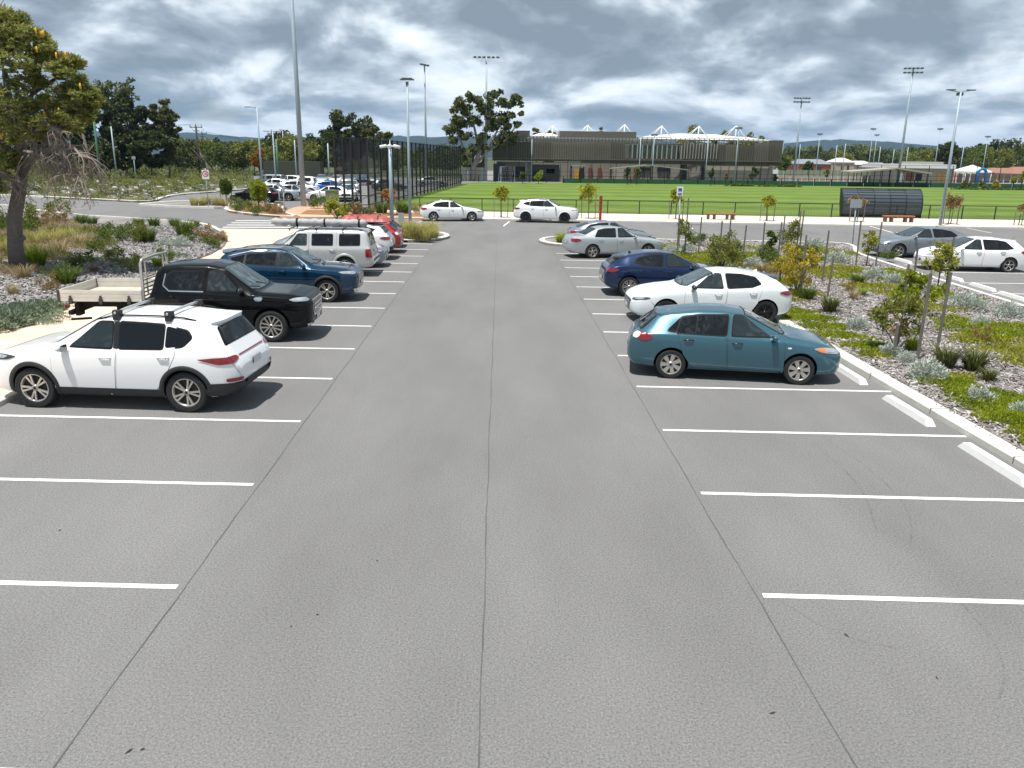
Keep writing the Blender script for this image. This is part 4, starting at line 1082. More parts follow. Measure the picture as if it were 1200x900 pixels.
def kerb(name, pts, w, z1, mat='kerb', closed=False, z0=-.01, label=None):
    """a kerb bar of square section following pts, laid to the left of the line"""
    P = [Vector((p[0], p[1])) for p in pts]; n = len(P); mb = MB(); V = []
    for i, p in enumerate(P):
        a = P[i - 1] if (i > 0 or closed) else p; b = P[(i + 1) % n] if (i < n - 1 or closed) else p
        d = (b - a).normalized(); nn = Vector((-d.y, d.x))
        V += [(p.x, p.y, z0), (p.x, p.y, z1 - .02), (p.x + nn.x * .02, p.y + nn.y * .02, z1), (p.x + nn.x * w, p.y + nn.y * w, z1), (p.x + nn.x * w, p.y + nn.y * w, z0)]
    F = []
    for i in range(n if closed else n - 1):
        j = (i + 1) % n
        for k in range(4): F.append((i * 5 + k, j * 5 + k, j * 5 + k + 1, i * 5 + k + 1))
    if not closed: F += [(0, 1, 2, 3, 4), ((n - 1) * 5 + 4, (n - 1) * 5 + 3, (n - 1) * 5 + 2, (n - 1) * 5 + 1, (n - 1) * 5)]
    mb.add(V, F); me = mb.mesh(name)
    bm = bmesh.new(); bm.from_mesh(me); bmesh.ops.recalc_face_normals(bm, faces=bm.faces); bm.to_mesh(me); bm.free()
    return O(name, me, mat, kind='structure')
def smooth_line(pts, n=2): return [(float(p[0]), float(p[1])) for p in chaikin([(p[0], p[1]) for p in pts], n)]
def GP(lst, z=0.0): return [(G(x, y, z).x, G(x, y, z).y) for x, y in lst]

slab('ground', [(-9000, -400), (9000, -400), (9000, 9500), (-9000, 9500)], -1.0, -.05, 'scrub_ground')
slab('asphalt', [(-140, -30), (150, -30), (150, 170), (-140, 170)], -.04, 0.0, 'asphalt')

XL, XR = -3.26 * CAM_H / 4.35, 2.71
# bay lines: evenly spaced, fitted to the photo
def line_y(px, py): return G(px, py).y
yr = [line_y(*p) for p in ((890, 698), (818, 578), (773, 504), (742, 453), (703.5, 389), (680, 350.5), (664.5, 324), (653.7, 304.75))]
idx = [0, 1, 2, 3, 5, 7, 9, 11]
A_ = np.polyfit(idx, yr, 1); BAY = float(A_[0]); Y0R = float(A_[1])
yl = [line_y(*p) for p in ((215, 688), (300, 568), (355, 494), (393, 444), (438.3, 382.4), (467, 344.3), (491.5, 309.1))]
A2 = np.polyfit([0, 1, 2, 3, 5, 7, 10], yl, 1); BAYL = float(A2[0]); Y0L = float(A2[1])
xr = float(np.mean([G(*p).x for p in ((890, 698), (818, 578), (773, 504), (742, 453))])); xl = float(np.mean([G(*p).x for p in ((215, 688), (300, 568), (355, 494), (393, 444))]))
print('BAYS', BAY, Y0R, BAYL, Y0L, 'joint X', xr, xl)
KR = G(1126, 508).x + .02   # face of right kerb
KL = -8.75
SLR = (G(1045, 459).y - G(742, 453).y) / (G(1045, 459).x - G(742, 453).x)
SLL = (G(355, 494).y - G(0, 487).y) / (G(355, 494).x - G(0, 487).x)
print('slopes', SLR, SLL, 'KR', KR)
LW = .085
def lineR(k): return float(np.interp(k, idx, yr)) if 0 <= k <= 11 else (yr[0] + BAY * k if k < 0 else yr[-1] + BAY * (k - 11))
idl = [0, 1, 2, 3, 5, 7, 10]
def lineL(k): return float(np.interp(k, idl, yl)) if 0 <= k <= 10 else (yl[0] + BAYL * k if k < 0 else yl[-1] + BAYL * (k - 10))
def bayline(mb, x0, y0, x1, y1, w=LW, z=.004):
    d = Vector((x1 - x0, y1 - y0)).normalized(); n_ = Vector((-d.y, d.x)) * w / 2
    mb.add([(x0 - n_.x, y0 - n_.y, z), (x1 - n_.x, y1 - n_.y, z), (x1 + n_.x, y1 + n_.y, z), (x0 + n_.x, y0 + n_.y, z)], [(0, 1, 2, 3)])
for k in range(-3, 13):
    mb = MB(); y = lineR(k); bayline(mb, xr + .05, y, KR - .02, y + (KR - xr) * SLR)
    O('bay_line', mb, 'line_paint', kind='structure')
for k in range(-3, 15):
    mb = MB(); y = lineL(k); bayline(mb, KL + .02, y + (KL - xl) * SLL, xl - .05, y)
    O('bay_line', mb, 'line_paint', kind='structure')
# construction joints in the asphalt
plain('joint', (.092, .093, .094), rough=.9, var=.3, vs=3)
for pts in ([(xl + .02, -30), (xl + .03, 5), (xl + .02, 42)], [(xr - .03, -30), (xr - .02, 41)], [(-.115, -30), (-.105, 12), (-.02, 45)]):
    mb = MB()
    xs_, ys_ = [p[0] for p in pts], [p[1] for p in pts]; q = [(float(np.interp(y, ys_, xs_)) + .007 * math.sin(y * 1.9) + .004 * math.sin(y * 7.3), float(y)) for y in np.arange(ys_[0], ys_[-1], .4)]
    for a, b in zip(q, q[1:]): bayline(mb, a[0], a[1], b[0], b[1], .012 + .004 * math.sin(a[1] * 3.1), .0035)
    O('asphalt_joint', mb, 'joint', kind='structure')
# tyre scuffs: soft arcs
def scuff_mat():
    m, nt, b = _new('scuff'); b.inputs['Base Color'].default_value = (.10, .10, .102, 1); b.inputs['Roughness'].default_value = .9
    tr = _n(nt, 'ShaderNodeBsdfTransparent'); mx = _n(nt, 'ShaderNodeMixShader')
    g = _n(nt, 'ShaderNodeNewGeometry'); no = _n(nt, 'ShaderNodeTexNoise'); no.inputs['Scale'].default_value = 5; nt.links.new(g.outputs['Position'], no.inputs['Vector'])
    mr = _n(nt, 'ShaderNodeMapRange'); nt.links.new(no.outputs['Fac'], mr.inputs[0]); mr.inputs[1].default_value = .35; mr.inputs[2].default_value = .75; mr.inputs[3].default_value = 0; mr.inputs[4].default_value = .20
    nt.links.new(mr.outputs[0], mx.inputs[0]); nt.links.new(tr.outputs[0], mx.inputs[1]); nt.links.new(b.outputs[0], mx.inputs[2]); nt.links.new(mx.outputs[0], nt.nodes['Material Output'].inputs[0])
scuff_mat()
for pts, w in (([(940, 510), (985, 545), (1015, 580), (1028, 625)], .035), ([(965, 512), (1020, 550), (1062, 590), (1070, 625), (1062, 655)], .03), ([(1120, 700), (1165, 750), (1180, 790), (1170, 820)], .025), ([(915, 705), (980, 745), (1050, 760)], .03)):
    q = smooth_line(GP(pts), 3); mb = MB()
    for a, b in zip(q, q[1:]): bayline(mb, a[0], a[1], b[0], b[1], w, .0025)
    O('tyre_mark', mb, 'scuff', kind='structure')
# small things dropped on the asphalt
for i, (px, py, s_) in enumerate(((151, 881, .05), (167, 879, .03), (992, 745, .05), (905, 836, .045), (1098, 795, .03), (341, 735, .02), (372, 721, .025), (70, 622, .03), (442, 658, .02))):
    p = G(px, py); mb = MB(); a = random.uniform(0, 3)
    s_ *= .7; mb.add([(-s_, 0, .006), (0, -s_ * .3, .004), (s_, 0, .012), (0, s_ * .35, .004), (0, 0, .018)], [(0, 1, 4), (1, 2, 4), (2, 3, 4), (3, 0, 4)])
    O('fallen_leaf', mb, 'bark_dark', loc=p, rz=a, label=['curled dark leaf on the asphalt near the bottom left corner', 'small dark leaf beside the curled one, bottom left', 'twig on the asphalt in the nearest right bay', 'thin twig on the asphalt at the lower right of the lane', 'small dark chip on the asphalt at the far right bottom', 'tiny dark speck left of the centre joint', 'tiny leaf left of the centre joint, beside a speck', 'small dark leaf in the second empty bay on the left', 'dark crumb on the lane asphalt just left of the centre joint'][i], cat='leaf', group='bits fallen on the asphalt')

# footpath on the left, far footpath, salmon path
slab('footpath', [(KL - .16, -20), (KL - .16, 48.2), (-20, 48.2), (-20, -20)], -.01, .06, 'concrete_cream')
kerb('kerb', [(KL, -20), (KL, 48.3)], .16, .10)
YK = G(700, 260).y; YF = G(700, 251).y
print('far kerb', YK, 'fence', YF)
tilt = (G(1200, 267.5).y - G(500, 256).y) / (G(1200, 267.5).x - G(500, 256).x); print('tilt', tilt)
def farline(x, base): return base + (x - 5) * tilt
YK = G(700, 259.5).y
xa, xb = G(345, 254).x, 75
slab('far_footpath', [(xa, farline(xa, YK) + .15), (xb, farline(xb, YK) + .15), (xb, farline(xb, YF) + .5), (xa, farline(xa, YF) + .5)], -.01, .07, 'concrete_far')
kerb('kerb', [(xa, farline(xa, YK)), (xb, farline(xb, YK))], .15, .10)
# far road lines
for a, b in (((590, 265), (597, 259.5)), ((488, 261), (498, 258)), ((804, 263), (812, 268)), ((1019, 265), (1046, 272.5)), ((1133, 267.5), (1162, 273))):
    p, q = G(*a), G(*b); mb = MB(); bayline(mb, p.x, p.y, q.x, q.y, .10); O('parking_line', mb, 'line_paint', kind='structure')
slab('salmon_path', GP([(328, 256), (332, 249), (345, 244), (372, 240), (392, 246), (430, 248), (470, 249.5), (497, 251), (496, 257), (420, 255.5), (350, 256)]), -.01, .085, 'concrete_salmon')

# turf
turf_poly = GP([(398, 252.5), (432, 244.2), (487, 228.5), (541, 215.3), (560, 213.8), (900, 217), (1200, 221.5), (1600, 227.5), (1600, 266), (1200, 259), (900, 254), (640, 251), (500, 250.5)])
slab('turf', turf_poly, -.01, .05, 'turf')
sheet('turf_line', GP([(560, 238.2), (660, 238.6), (720, 239.3), (720, 239.7), (660, 239.0), (560, 238.6)], .054), .054, 'line_paint') if False else None
slab('pavilion_apron', GP([(545, 213.4), (900, 216.4), (1200, 220.8), (1600, 226), (1900, 210), (900, 196), (545, 200)]), -.01, .02, 'asphalt_old')

# left bank
bank = GP([(-260, 224), (-100, 227), (27, 230.5), (95, 234), (165, 237.6), (184, 236.6), (190, 233), (205, 229.5), (225, 227.6), (250, 225.8), (290, 222.5), (296, 214), (298, 203), (310, 197), (250, 190), (0, 184), (-700, 172), (-700, 220)])
slab('verge', bank, -.01, .12, 'sandy')
kb = smooth_line(GP([(-260, 224), (-100, 227), (27, 230.5), (95, 234), (165, 237.6), (184, 236.6), (190, 233), (205, 229.5), (225, 227.6), (250, 225.8), (290, 222.5)]), 2)
kerb('kerb', kb, .35, .16)
# islands by the side road
isl = GP([(166, 240.3), (190, 238.3), (215, 236.8), (245, 236.8), (262, 238.5), (268, 242.5), (262, 245), (225, 243.6), (190, 242.2)])
slab('road_island', isl, -.01, .13, 'mulch_grey'); kerb('kerb', smooth_line(isl + [isl[0]], 1), .3, .16)
isl2 = GP([(262, 246.3), (268, 242.8), (285, 239.5), (318, 239.5), (334, 243), (334, 250), (352, 255.4), (320, 254.8), (290, 252), (270, 249.5)])
slab('road_island', isl2, -.01, .13, 'soil_red'); kerb('kerb', smooth_line(isl2 + [isl2[0]], 1)[::-1], .3, .16)
# strip of soil beside the tall fence
slab('garden_strip', GP([(360, 246), (352, 250.5), (400, 252.3), (500, 254), (515, 251.5), (430, 250), (398, 252), (392, 246)], .1), -.01, .10, 'soil_red')
# zebra crossing
zz = []
for k in range(5):
    y = 258.6 + k * 2.55
    p = G(262 + (4 - k) * 5 - 6, y); q = G(338, y)
    mb = MB(); bayline(mb, p.x, p.y, q.x + 1.5, q.y, .42, .005); O('crossing_stripe', mb, 'line_paint', kind='structure')

# planter ends of the bay rows
def planter(x0, x1, y0, y1, rnd_side, mat):
    cx = (x1 if rnd_side > 0 else x0); ry = (y1 - y0) / 2; cy = (y0 + y1) / 2; pts = []
    if rnd_side > 0:
        pts = [(x0, y0)] + [(x1 - ry * .6 + ry * .75 * math.cos(a), cy + ry * math.sin(a)) for a in np.linspace(-math.pi / 2, math.pi / 2, 13)] + [(x0, y1)]
    else:
        pts = [(x1, y1)] + [(x0 + ry * .6 - ry * .75 * math.cos(a), cy + ry * math.sin(a)) for a in np.linspace(math.pi / 2, -math.pi / 2, 13)] + [(x1, y0)]
    slab('planter', pts, -.01, .10, mat); kerb('kerb', pts, .28, .15)
yp0, yp1 = G(480, 284).y, G(505, 273).y
xe = G(518, 279).x
planter(KL + .5, xe, yp0, yp1, 1, 'mulch')
yq0, yq1 = G(655, 289.5).y, G(660, 279.5).y
xq = G(639, 284).x
planter(xq, KR + 1, yq0, yq1, -1, 'mulch')
print('planters', yp0, yp1, xe, yq0, yq1, xq)

# joints across the kerbs
mb = MB()
for k in range(24):
    y = -4 + k * 2.4 + .7
    mb.box((KR + .15, y, .055), (.312, .012, .118))
    if y < 44: mb.box((KL - .08, y, .05), (.172, .012, .108))
O('kerb_joint', mb, 'joint', kind='structure')
# bed B on the right
bedB = [(KR + .2, -10), (KR + .2, yq1 - .2)] + GP([(800, 283.6), (860, 284.2), (940, 285.5), (990, 287), (1003, 290.5), (1002, 296), (1010, 301), (1100, 329.5), (1200, 361.5), (1300, 393)])
bedB += [(bedB[-1][0] - .3, -10)]
slab('garden_bed', bedB, -.01, .07, 'mulch')
kerb('kerb', [(KR, -12), (KR, yq0)][::-1], .30, .11)
kerb('kerb', smooth_line([(KR - .2, yq1)] + GP([(800, 283.2), (860, 283.8), (940, 285), (990, 286.5), (1004.5, 290.5), (1004, 296), (1011, 301), (1100, 329.5), (1200, 361.5), (1300, 393)]), 1)[::-1], .2, .12)
# bed A on the left
bedA = GP([(-120, 424), (-60, 405), (0, 386), (25, 378), (75, 362), (105, 351), (150, 335), (200, 317.5), (247, 300), (262, 291), (267, 283), (263, 274), (250, 267), (232, 263), (170, 258.5), (87, 253.5), (40, 247), (0, 241), (-150, 238), (-300, 250), (-300, 420)])
slab('garden_bed', bedA, -.01, .11, 'mulch_grey')
kerb('kerb', smooth_line(GP([(263, 274), (250, 266.6), (232, 262.8), (170, 258.3), (87, 253.3), (40, 246.8), (0, 240.8), (-150, 237.5)]), 1), .25, .16)

# wheel stops
plain('stop_paint', (.74, .74, .72), rough=.55, var=.10, vs=5, bump=.15)
def wheel_stop(x, y, rz, label):
    mb = MB(); n = 1.65; h = .10; w = .17
    prof = [(-w / 2, 0), (-w / 2 + .025, h), (w / 2 - .025, h), (w / 2, 0)]
    V = [(s_ * (n / 2 - (.10 if 0 < i < 3 else 0)), p[0], p[1]) for s_ in (-1, 1) for i, p in enumerate(prof)]
    mb.add(V, [(0, 3, 2, 1), (4, 5, 6, 7), (0, 1, 5, 4), (1, 2, 6, 5), (2, 3, 7, 6), (3, 0, 4, 7)])
    o = O('wheel_stop', mb, 'stop_paint', loc=(x, y, .0), rz=rz, label=label, cat='wheel stop', group='white wheel stops in the parking bays')
xs = G(1157, 541).x
ws_lab = ['white concrete wheel stop in the nearest right hand bay, at the frame edge', 'white wheel stop in the empty bay near the right frame edge', 'white wheel stop in the empty bay right beside the teal hatchback', 'white wheel stop half hidden by the nose of the teal hatchback']
for k, lab in ((1, ws_lab[1]), (2, ws_lab[2]), (3, ws_lab[3])):
    wheel_stop(xs, (lineR(k) + lineR(k + 1)) / 2 + (xs - xr) * SLR, math.pi / 2, lab)
d2 = (G(1200, 361.5) - G(1010, 301)); a2 = math.atan2(d2.y, d2.x)
nrm2 = Vector((-d2.y, d2.x, 0)).normalized()
for (px, py), lab in zip(((1058, 306.5), (1115, 326.3), (1151, 337.5), (1186, 348.5)), ('white wheel stop in front of the grey liftback in the right car park', 'white wheel stop at the nose of the white hatchback in the right car park', 'white wheel stop in the first empty bay past the white hatchback, right car park', 'white wheel stop nearest the right frame edge in the far car park')):
    p = G(px, py); wheel_stop(p.x, p.y, a2, lab)
for a, b in (((1098, 319), (1330, 322)), ((1126, 331.5), (1330, 334)), ((1162, 344), (1330, 346.5)), ((1060, 310.5), (1330, 311)), ((1030, 301.5), (1110, 303)), ((1205, 358), (1400, 361))):
    p, q = G(*a), G(*b); mb = MB(); bayline(mb, p.x, p.y, q.x, q.y, .09); O('bay_line', mb, 'line_paint', kind='structure')
# ================================================================== PARKED CARS
def place2(key, pf, pr, near, **kw):
    """place a car by the ground contacts of its two wheels nearest the camera"""
    parts, B = car_parts(key); sp = SPECS[key]; kw_s = kw.pop('scale', None)
    a, b = G(*pf), G(*pr); d = (a - b); d.z = 0; d.normalize()
    hw = B.prm(sp['L'] / 2)[3] - sp.get('tw', .22) / 2 - .02 + .10
    n_ = Vector((-d.y, d.x, 0))           # car's left
    mid = (a + b) / 2 - n_ * hw * (1 if near == 'l' else -1)
    wf, wr = sp['wheels']; off = sp['L'] / 2 - (wf + wr) / 2
    c = mid - d * off
    print(key, 'wheelbase seen', round((a - b).length, 2), 'model', round(wr - wf, 2))
    o = build_car(key, kw.pop('name', 'parked_car'), (c.x, c.y, 0), math.atan2(d.y, d.x), **kw)
    k = kw_s or max(.93, min(1.03, (a - b).length / (wr - wf))); o.scale = (k, k, k)
    return o
def place1(key, px, which, heading, near, **kw):
    """by one wheel contact (which = 0 front, 1 rear) and a heading"""
    parts, B = car_parts(key); sp = SPECS[key]
    kw_s = kw.pop('scale', 1.0); a = G(*px); d = Vector((math.cos(heading), math.sin(heading), 0)); n_ = Vector((-d.y, d.x, 0))
    hw = B.prm(min(sp['L'] / 2, 2))[3] - .03
    c = a - n_ * hw * kw_s * (1 if near == 'l' else -1) - d * (sp['L'] / 2 - sp['wheels'][which]) * kw_s
    o = build_car(key, kw.pop('name', 'parked_car'), (c.x, c.y, 0), heading, **kw); o.scale = (kw_s,) * 3
    return o

GR_R = 'cars parked in the right hand bays'; GR_L = 'cars parked in the left hand bays'; GR_F = 'cars parked in the car park beyond the road'
w_suv = place2('suv', (44.8, 477.5), (221, 483.3), 'l', paint_m='paint_white', label='white compact SUV with two roof bars, nearest car on the left', cat='car', group=GR_L, wheel=('double', 5, 'rim_twotone'))
# roof bars on the white SUV: things clamped to its roof rails belong to the car
B_ = CACHE['suv'][1]
for k, t in enumerate((2.35, 3.25)):
    mb = MB(); yw = B_.prm(t)[4] * .93; zt = B_.hit(B_.P(t, 0, 2), (0, 0, -1))[0].z + .055; x = B_.L / 2 - t
    mb.tube([(x, -yw - .10, zt - .01), (x, -yw * .5, zt + .008), (x, yw * .5, zt + .008), (x, yw + .10, zt - .01)], [.022, .026, .026, .022], 8)
    bar = O('roof_bar', mb, 'paint_silver_warm', w_suv)
    for sy in (-1, 1):
        mb = MB(); mb.prism([(x - .07, sy * (yw - .03)), (x + .07, sy * (yw - .03)), (x + .05, sy * (yw + .09)), (x - .05, sy * (yw + .09))], zt - .13, zt + .03); O('bar_foot', mb, 'car_plastic', bar)

teal = place2('hatch', (935, 451.7), (785, 444.2), 'r', paint_m='paint_teal', label='teal blue five door hatchback with silver hubcaps, nearest car on the right', cat='car', group=GR_R, wheel=('blade', 7, 'rim_silver'))
whatch = place1('sleek_hatch', (895, 380.5), 1, math.pi + .01, 'l', paint_m='paint_pearl', label='pearl white hatchback with black wheels, nosed out toward the lane behind the teal hatchback', cat='car', group=GR_R, wheel=('double', 5, 'rim_black'))
navy = place1('sleek_hatch', (737, 348), 1, .012, 'r', paint_m='paint_navy', label='dark blue hatchback between the white hatchback and the silver sedan', cat='car', group=GR_R, wheel=('double', 7, 'rim_silver'))
place2('sedan', (761, 302.2), (693, 303.3), 'r', scale=.95, paint_m='paint_silver', label='silver four door sedan with alloy wheels, right row', cat='car', group=GR_R, wheel=('double', 5, 'rim_silver'))
place1('fastback', (687, 293.0), 1, .01, 'r', scale=.97, paint_m='paint_midgrey', label='grey sedan mostly hidden behind the silver sedan, last in the right row', cat='car', group=GR_R, wheel=('double', 5, 'rim_silver'))

# left row
blue = place1('crossover', (383.6, 354.7), 0, .02, 'r', paint_m='paint_blue', label='deep blue SUV with chrome window line, next past the black tray ute', cat='car', group=GR_L, wheel=('double', 5, 'rim_twotone'))
boxy = place1('boxy_wagon', (405, 324.5), 1, math.pi + .012, 'l', scale=.97, paint_m='paint_silver_warm', label='boxy silver four wheel drive wagon with a long rolled bag on its roof rack', cat='car', group=GR_L, wheel=('single', 5, 'rim_silver'), over={'cladmat': 'paint_silver_warm'})
gcar = place1('fastback', (424, 314.5), 0, .01, 'r', paint_m='paint_midgrey', label='grey car nosed out just beyond the boxy silver wagon', cat='car', group=GR_L, wheel=('double', 5, 'rim_silver'))
tuc = place1('crossover', (435, 305.5), 1, math.pi + .01, 'l', paint_m='paint_white', label='white SUV with a red cover strapped on its roof', cat='car', group=GR_L, wheel=('double', 5, 'rim_black'))
red1 = place1('hatch', (446, 297.5), 1, math.pi + .01, 'l', paint_m='paint_red', label='bright red hatchback beyond the white SUV with the red roof cover', cat='car', group=GR_L, wheel=('double', 5, 'rim_silver'))
red2 = place1('hatch', (448, 291), 1, math.pi + .01, 'l', paint_m='paint_maroon', label='dark red hatchback at the end of the left row beside the grass planter', cat='car', group=GR_L, wheel=('double', 5, 'rim_silver'))

# roof bag on the boxy wagon
plain('bag_grey', (.36, .37, .38), rough=.65, var=.25, vs=6, bump=.8, bs=9)
plain('kayak_red', (.36, .085, .075), rough=.5, var=.22, vs=3, bump=.5, bs=6)
plain('strap_black', (.01, .01, .01), rough=.8)
c = boxy.location; zt = 1.72 + .13
a0 = AT(321, 262, c.y - .35); 
mbx = MB(); pts = []; n = 22; L0 = 5.0
x0 = G(440, 300).x
xs0 = AT(318, 262.5, c.y - .55).x; xs1 = AT(430, 268, c.y - .55).x
for (yoff, nm) in ((-.50, 'a'),):
    mb = MB(); pts = []; rad = []
    for k in range(n + 1):
        t = k / n; pts.append((lerp(xs0, xs1, t), c.y + yoff + .015 * math.sin(k * 1.3), zt + .10 - .02 * t + .012 * math.sin(k * 2.1)))
        rad.append((.10 if k in (0, n) else .135) + .022 * math.sin(k * 2.7) * (0 < k < n))
    V0 = len(mb.v); mb.tube(pts, rad, 14)
    o = O('roof_bag', mb, 'bag_grey', label='long grey rolled awning bag strapped along the roof of the boxy silver wagon', cat='bag')
    for t in (.27, .56, .92):
        mb = MB(); x = lerp(xs0, xs1, t); mb.tube([(x - .03, c.y + yoff, zt + .10 - .02 * t), (x + .03, c.y + yoff, zt + .10 - .02 * t)], .158, 14); O('strap', mb, 'strap_black', o)
mb = MB()
for dx in (-.9, .1, 1.1):
    mb.beam((c.x + dx, c.y - .72, zt - .075), (c.x + dx, c.y + .72, zt - .075), .05, .035)
    for s_ in (-1, 1): mb.beam((c.x + dx, c.y + s_ * .58, zt - .075), (c.x + dx, c.y + s_ * .58, zt - .16), .04, .04, up=(0, 1, 0))
rr = O('roof_rack', mb, 'car_black'); rr.parent = boxy; rr.matrix_parent_inverse = (Matrix.Translation(boxy.location) @ Matrix.Rotation(boxy.rotation_euler.z, 4, 'Z')).inverted()
# red covers on roofs
def cover(c, y0, y1, x0, x1, z, label):
    mb = MB(); nx, ny = 16, 10; V = []
    for i in range(nx + 1):
        for j in range(ny + 1):
            u_, v_ = i / nx * 2 - 1, j / ny * 2 - 1
            e = max(0, (1 - abs(u_) ** 6)) ** .5 * max(0, (1 - abs(v_) ** 4)) ** .5
            V.append((lerp(x0, x1, i / nx), lerp(y0, y1, j / ny) * (1) + .03 * math.sin(i * 1.7), z + .20 * e * (1 + .16 * math.sin(i * 1.9 + j) + .12 * math.sin(j * 2.3)) - .02))
    F = [(i * (ny + 1) + j, (i + 1) * (ny + 1) + j, (i + 1) * (ny + 1) + j + 1, i * (ny + 1) + j + 1) for i in range(nx) for j in range(ny)]
    mb.add(V, F, 0, True)
    mb.box(((x0 + x1) / 2, (y0 + y1) / 2, z - .03), (x1 - x0 - .2, (y1 - y0) * .8, .06), mi=1)
    o = O('roof_cover', mb, ['kayak_red', 'strap_black'], label=label, cat='cover')
    mb = MB()
    for f in (.3, .75):
        x = lerp(x0, x1, f); mb.tube([(x, lerp(y0, y1, q), z + .245 * (1 - abs(2 * q - 1) ** 4) ** .5 + .01) for q in np.linspace(0.02, .98, 12)], .014, 4)
    O('strap', mb, 'strap_black', o)
c = tuc.location; xa_ = AT(430, 265, c.y - .4).x; xb_ = AT(456, 262, c.y - .4).x
cover(c, c.y - .62, c.y + .55, xb_ - 1.9, xb_, 1.63, 'crumpled red cover strapped over the roof of the white SUV')
c = red1.location; xb_ = AT(444, 256, c.y).x
cover(c, c.y - .5, c.y + .45, xb_ - 1.7, xb_, 1.50, 'second red cover on the roof of the bright red hatchback')

# black dual cab ute with an aluminium tray
ute_h = .018
ute = place1('dual_cab', (319, 401.3), 0, ute_h, 'r', paint_m='paint_black', name='tray_ute', label='black dual cab ute with an empty aluminium drop side tray', cat='ute', group=GR_L, wheel=('cross', 6, 'rim_silver'))
SL_ = 3.72 / 2
plain('tray_alu', (.64, .61, .55), rough=.5, metal=.15, var=.22, vs=3, bump=.25, bs=18)
plain('tray_floor', (.50, .46, .39), rough=.7, metal=.05, var=.3, vs=4, bump=.3)
plain('alu_tube', (.45, .44, .42), rough=.4, metal=.5, var=.1)
tx1 = SL_ - 3.86; tx0 = tx1 - 1.92; zb = 1.02; hw_ = .94
mb = MB(); mb.box(((tx0 + tx1) / 2, 0, zb - .03), (tx1 - tx0, hw_ * 2 - .06, .06)); 
O('tray_floor', mb, 'tray_floor', ute)
for sy in (-1, 1):
    mb = MB()
    for k in range(3): mb.box(((tx0 + tx1) / 2, sy * hw_, zb - .045 + k * .088 + .044), (tx1 - tx0 - .04, .035 if k != 1 else .03, .084))
    sp_ = O('side_panel', mb, 'tray_alu', ute)
    for f in (.14, .50, .84):
        mb = MB(); x = lerp(tx0, tx1, f); mb.box((x, sy * (hw_ + .03), zb - .04), (.08, .05, .13)); mb.box((x, sy * (hw_ + .035), zb + .05), (.04, .03, .08)); O('latch', mb, 'car_black', sp_)
mb = MB()
for k in range(3): mb.box((tx0, 0, zb - .045 + k * .088 + .044), (.035, hw_ * 2 - .05, .084))
O('tailboard', mb, 'tray_alu', ute)
mb = MB()
for (x, y) in ((tx0, -hw_), (tx0, hw_)): mb.box((x, y, zb + .08), (.06, .06, .28))
O('corner_post', mb, 'car_black', ute)
mb = MB()
for sy in (-1, 1):
    mb.beam((tx1 - .02, sy * .84, zb - .1), (tx1 - .02, sy * .80, 1.86), .06, .05, up=(0, 1, 0))
mb.tube([(tx1 - .02, -.80, 1.84), (tx1 - .02, -.72, 1.93), (tx1 - .02, 0, 1.95), (tx1 - .02, .72, 1.93), (tx1 - .02, .80, 1.84)], .036, 8)
mb.beam((tx1 - .02, -.80, 1.45), (tx1 - .02, .80, 1.45), .03, .03)
for y in (-.55, .55): mb.beam((tx1 - .02, y, 1.1), (tx1 - .02, y, 1.93), .035, .03, up=(0, 1, 0))
for k in range(4): mb.beam((tx1 - .02, -.8, 1.08 + k * .09), (tx1 - .02, .8, 1.08 + k * .09), .02, .03)
O('headboard', mb, 'alu_tube', ute)
mb = MB()
for sy in (-1, 1): mb.box(((tx0 + tx1) / 2 + .1, sy * .42, zb - .18), (tx1 - tx0 - .1, .08, .16))
for f in (.1, .4, .7, .95): mb.box((lerp(tx0, tx1, f), 0, zb - .09), (.05, 1.6, .07))
mb.box((tx1 - .5, .0, .62), (.7, .9, .35)); mb.box((tx0 + .22, -.5, .72), (.10, .26, .30)); mb.tube([(tx0 + .1, -.3, .62), (tx0 - .12, -.3, .60)], .035, 6)
mb.box((tx0 + .12, 0, .66), (.10, 1.5, .10)); mb.tube([(tx0 + .5, -.55, .5), (tx0 + .05, -.62, .48)], .03, 6)
O('chassis', mb, 'car_under', ute)
mb = MB(); 
for y in (-.62, .62): mb.box((tx0 - .01, y, .80), (.03, .22, .10))
O('taillight', mb, 'lamp_red', ute)
wa, wb = WHEELS[('dual_cab', ('cross', 6, 'rim_silver'))]
for sy in (-1, 1):
    w = bpy.data.objects.new('wheel', wa); COL.objects.link(w); w.parent = ute; w.location = (SL_ - .93 - 3.22, sy * .80, .385); w.rotation_euler = (0, 1, 0 if sy > 0 else math.pi)
    r_ = bpy.data.objects.new('rim', wb); COL.objects.link(r_); r_.parent = w
    mb = MB(); V = []
    for k in range(9):
        a = math.pi * k / 8
        for dy in (-.13, .13): V.append((SL_ - .93 - 3.22 + .44 * math.cos(a), sy * .80 + dy, .40 + .44 * math.sin(a)))
    mb.add(V, [(2 * k, 2 * k + 1, 2 * k + 3, 2 * k + 2) for k in range(8)]); O('mudguard', mb, 'car_black', ute)

# across the road
place2('fastback', (553, 259.5), (508.2, 259.5), 'r', paint_m='paint_white', label='white liftback sedan parked across the road beside the tall black fence', cat='car', group='cars parked along the far footpath', wheel=('double', 5, 'rim_silver'))
place2('crossover', (661.5, 261.8), (615.8, 260.8), 'r', paint_m='paint_white', label='white SUV with dark wheels parked by the far footpath', cat='car', group='cars parked along the far footpath', wheel=('double', 5, 'rim_black'), over={'car_plastic': 'paint_white'})
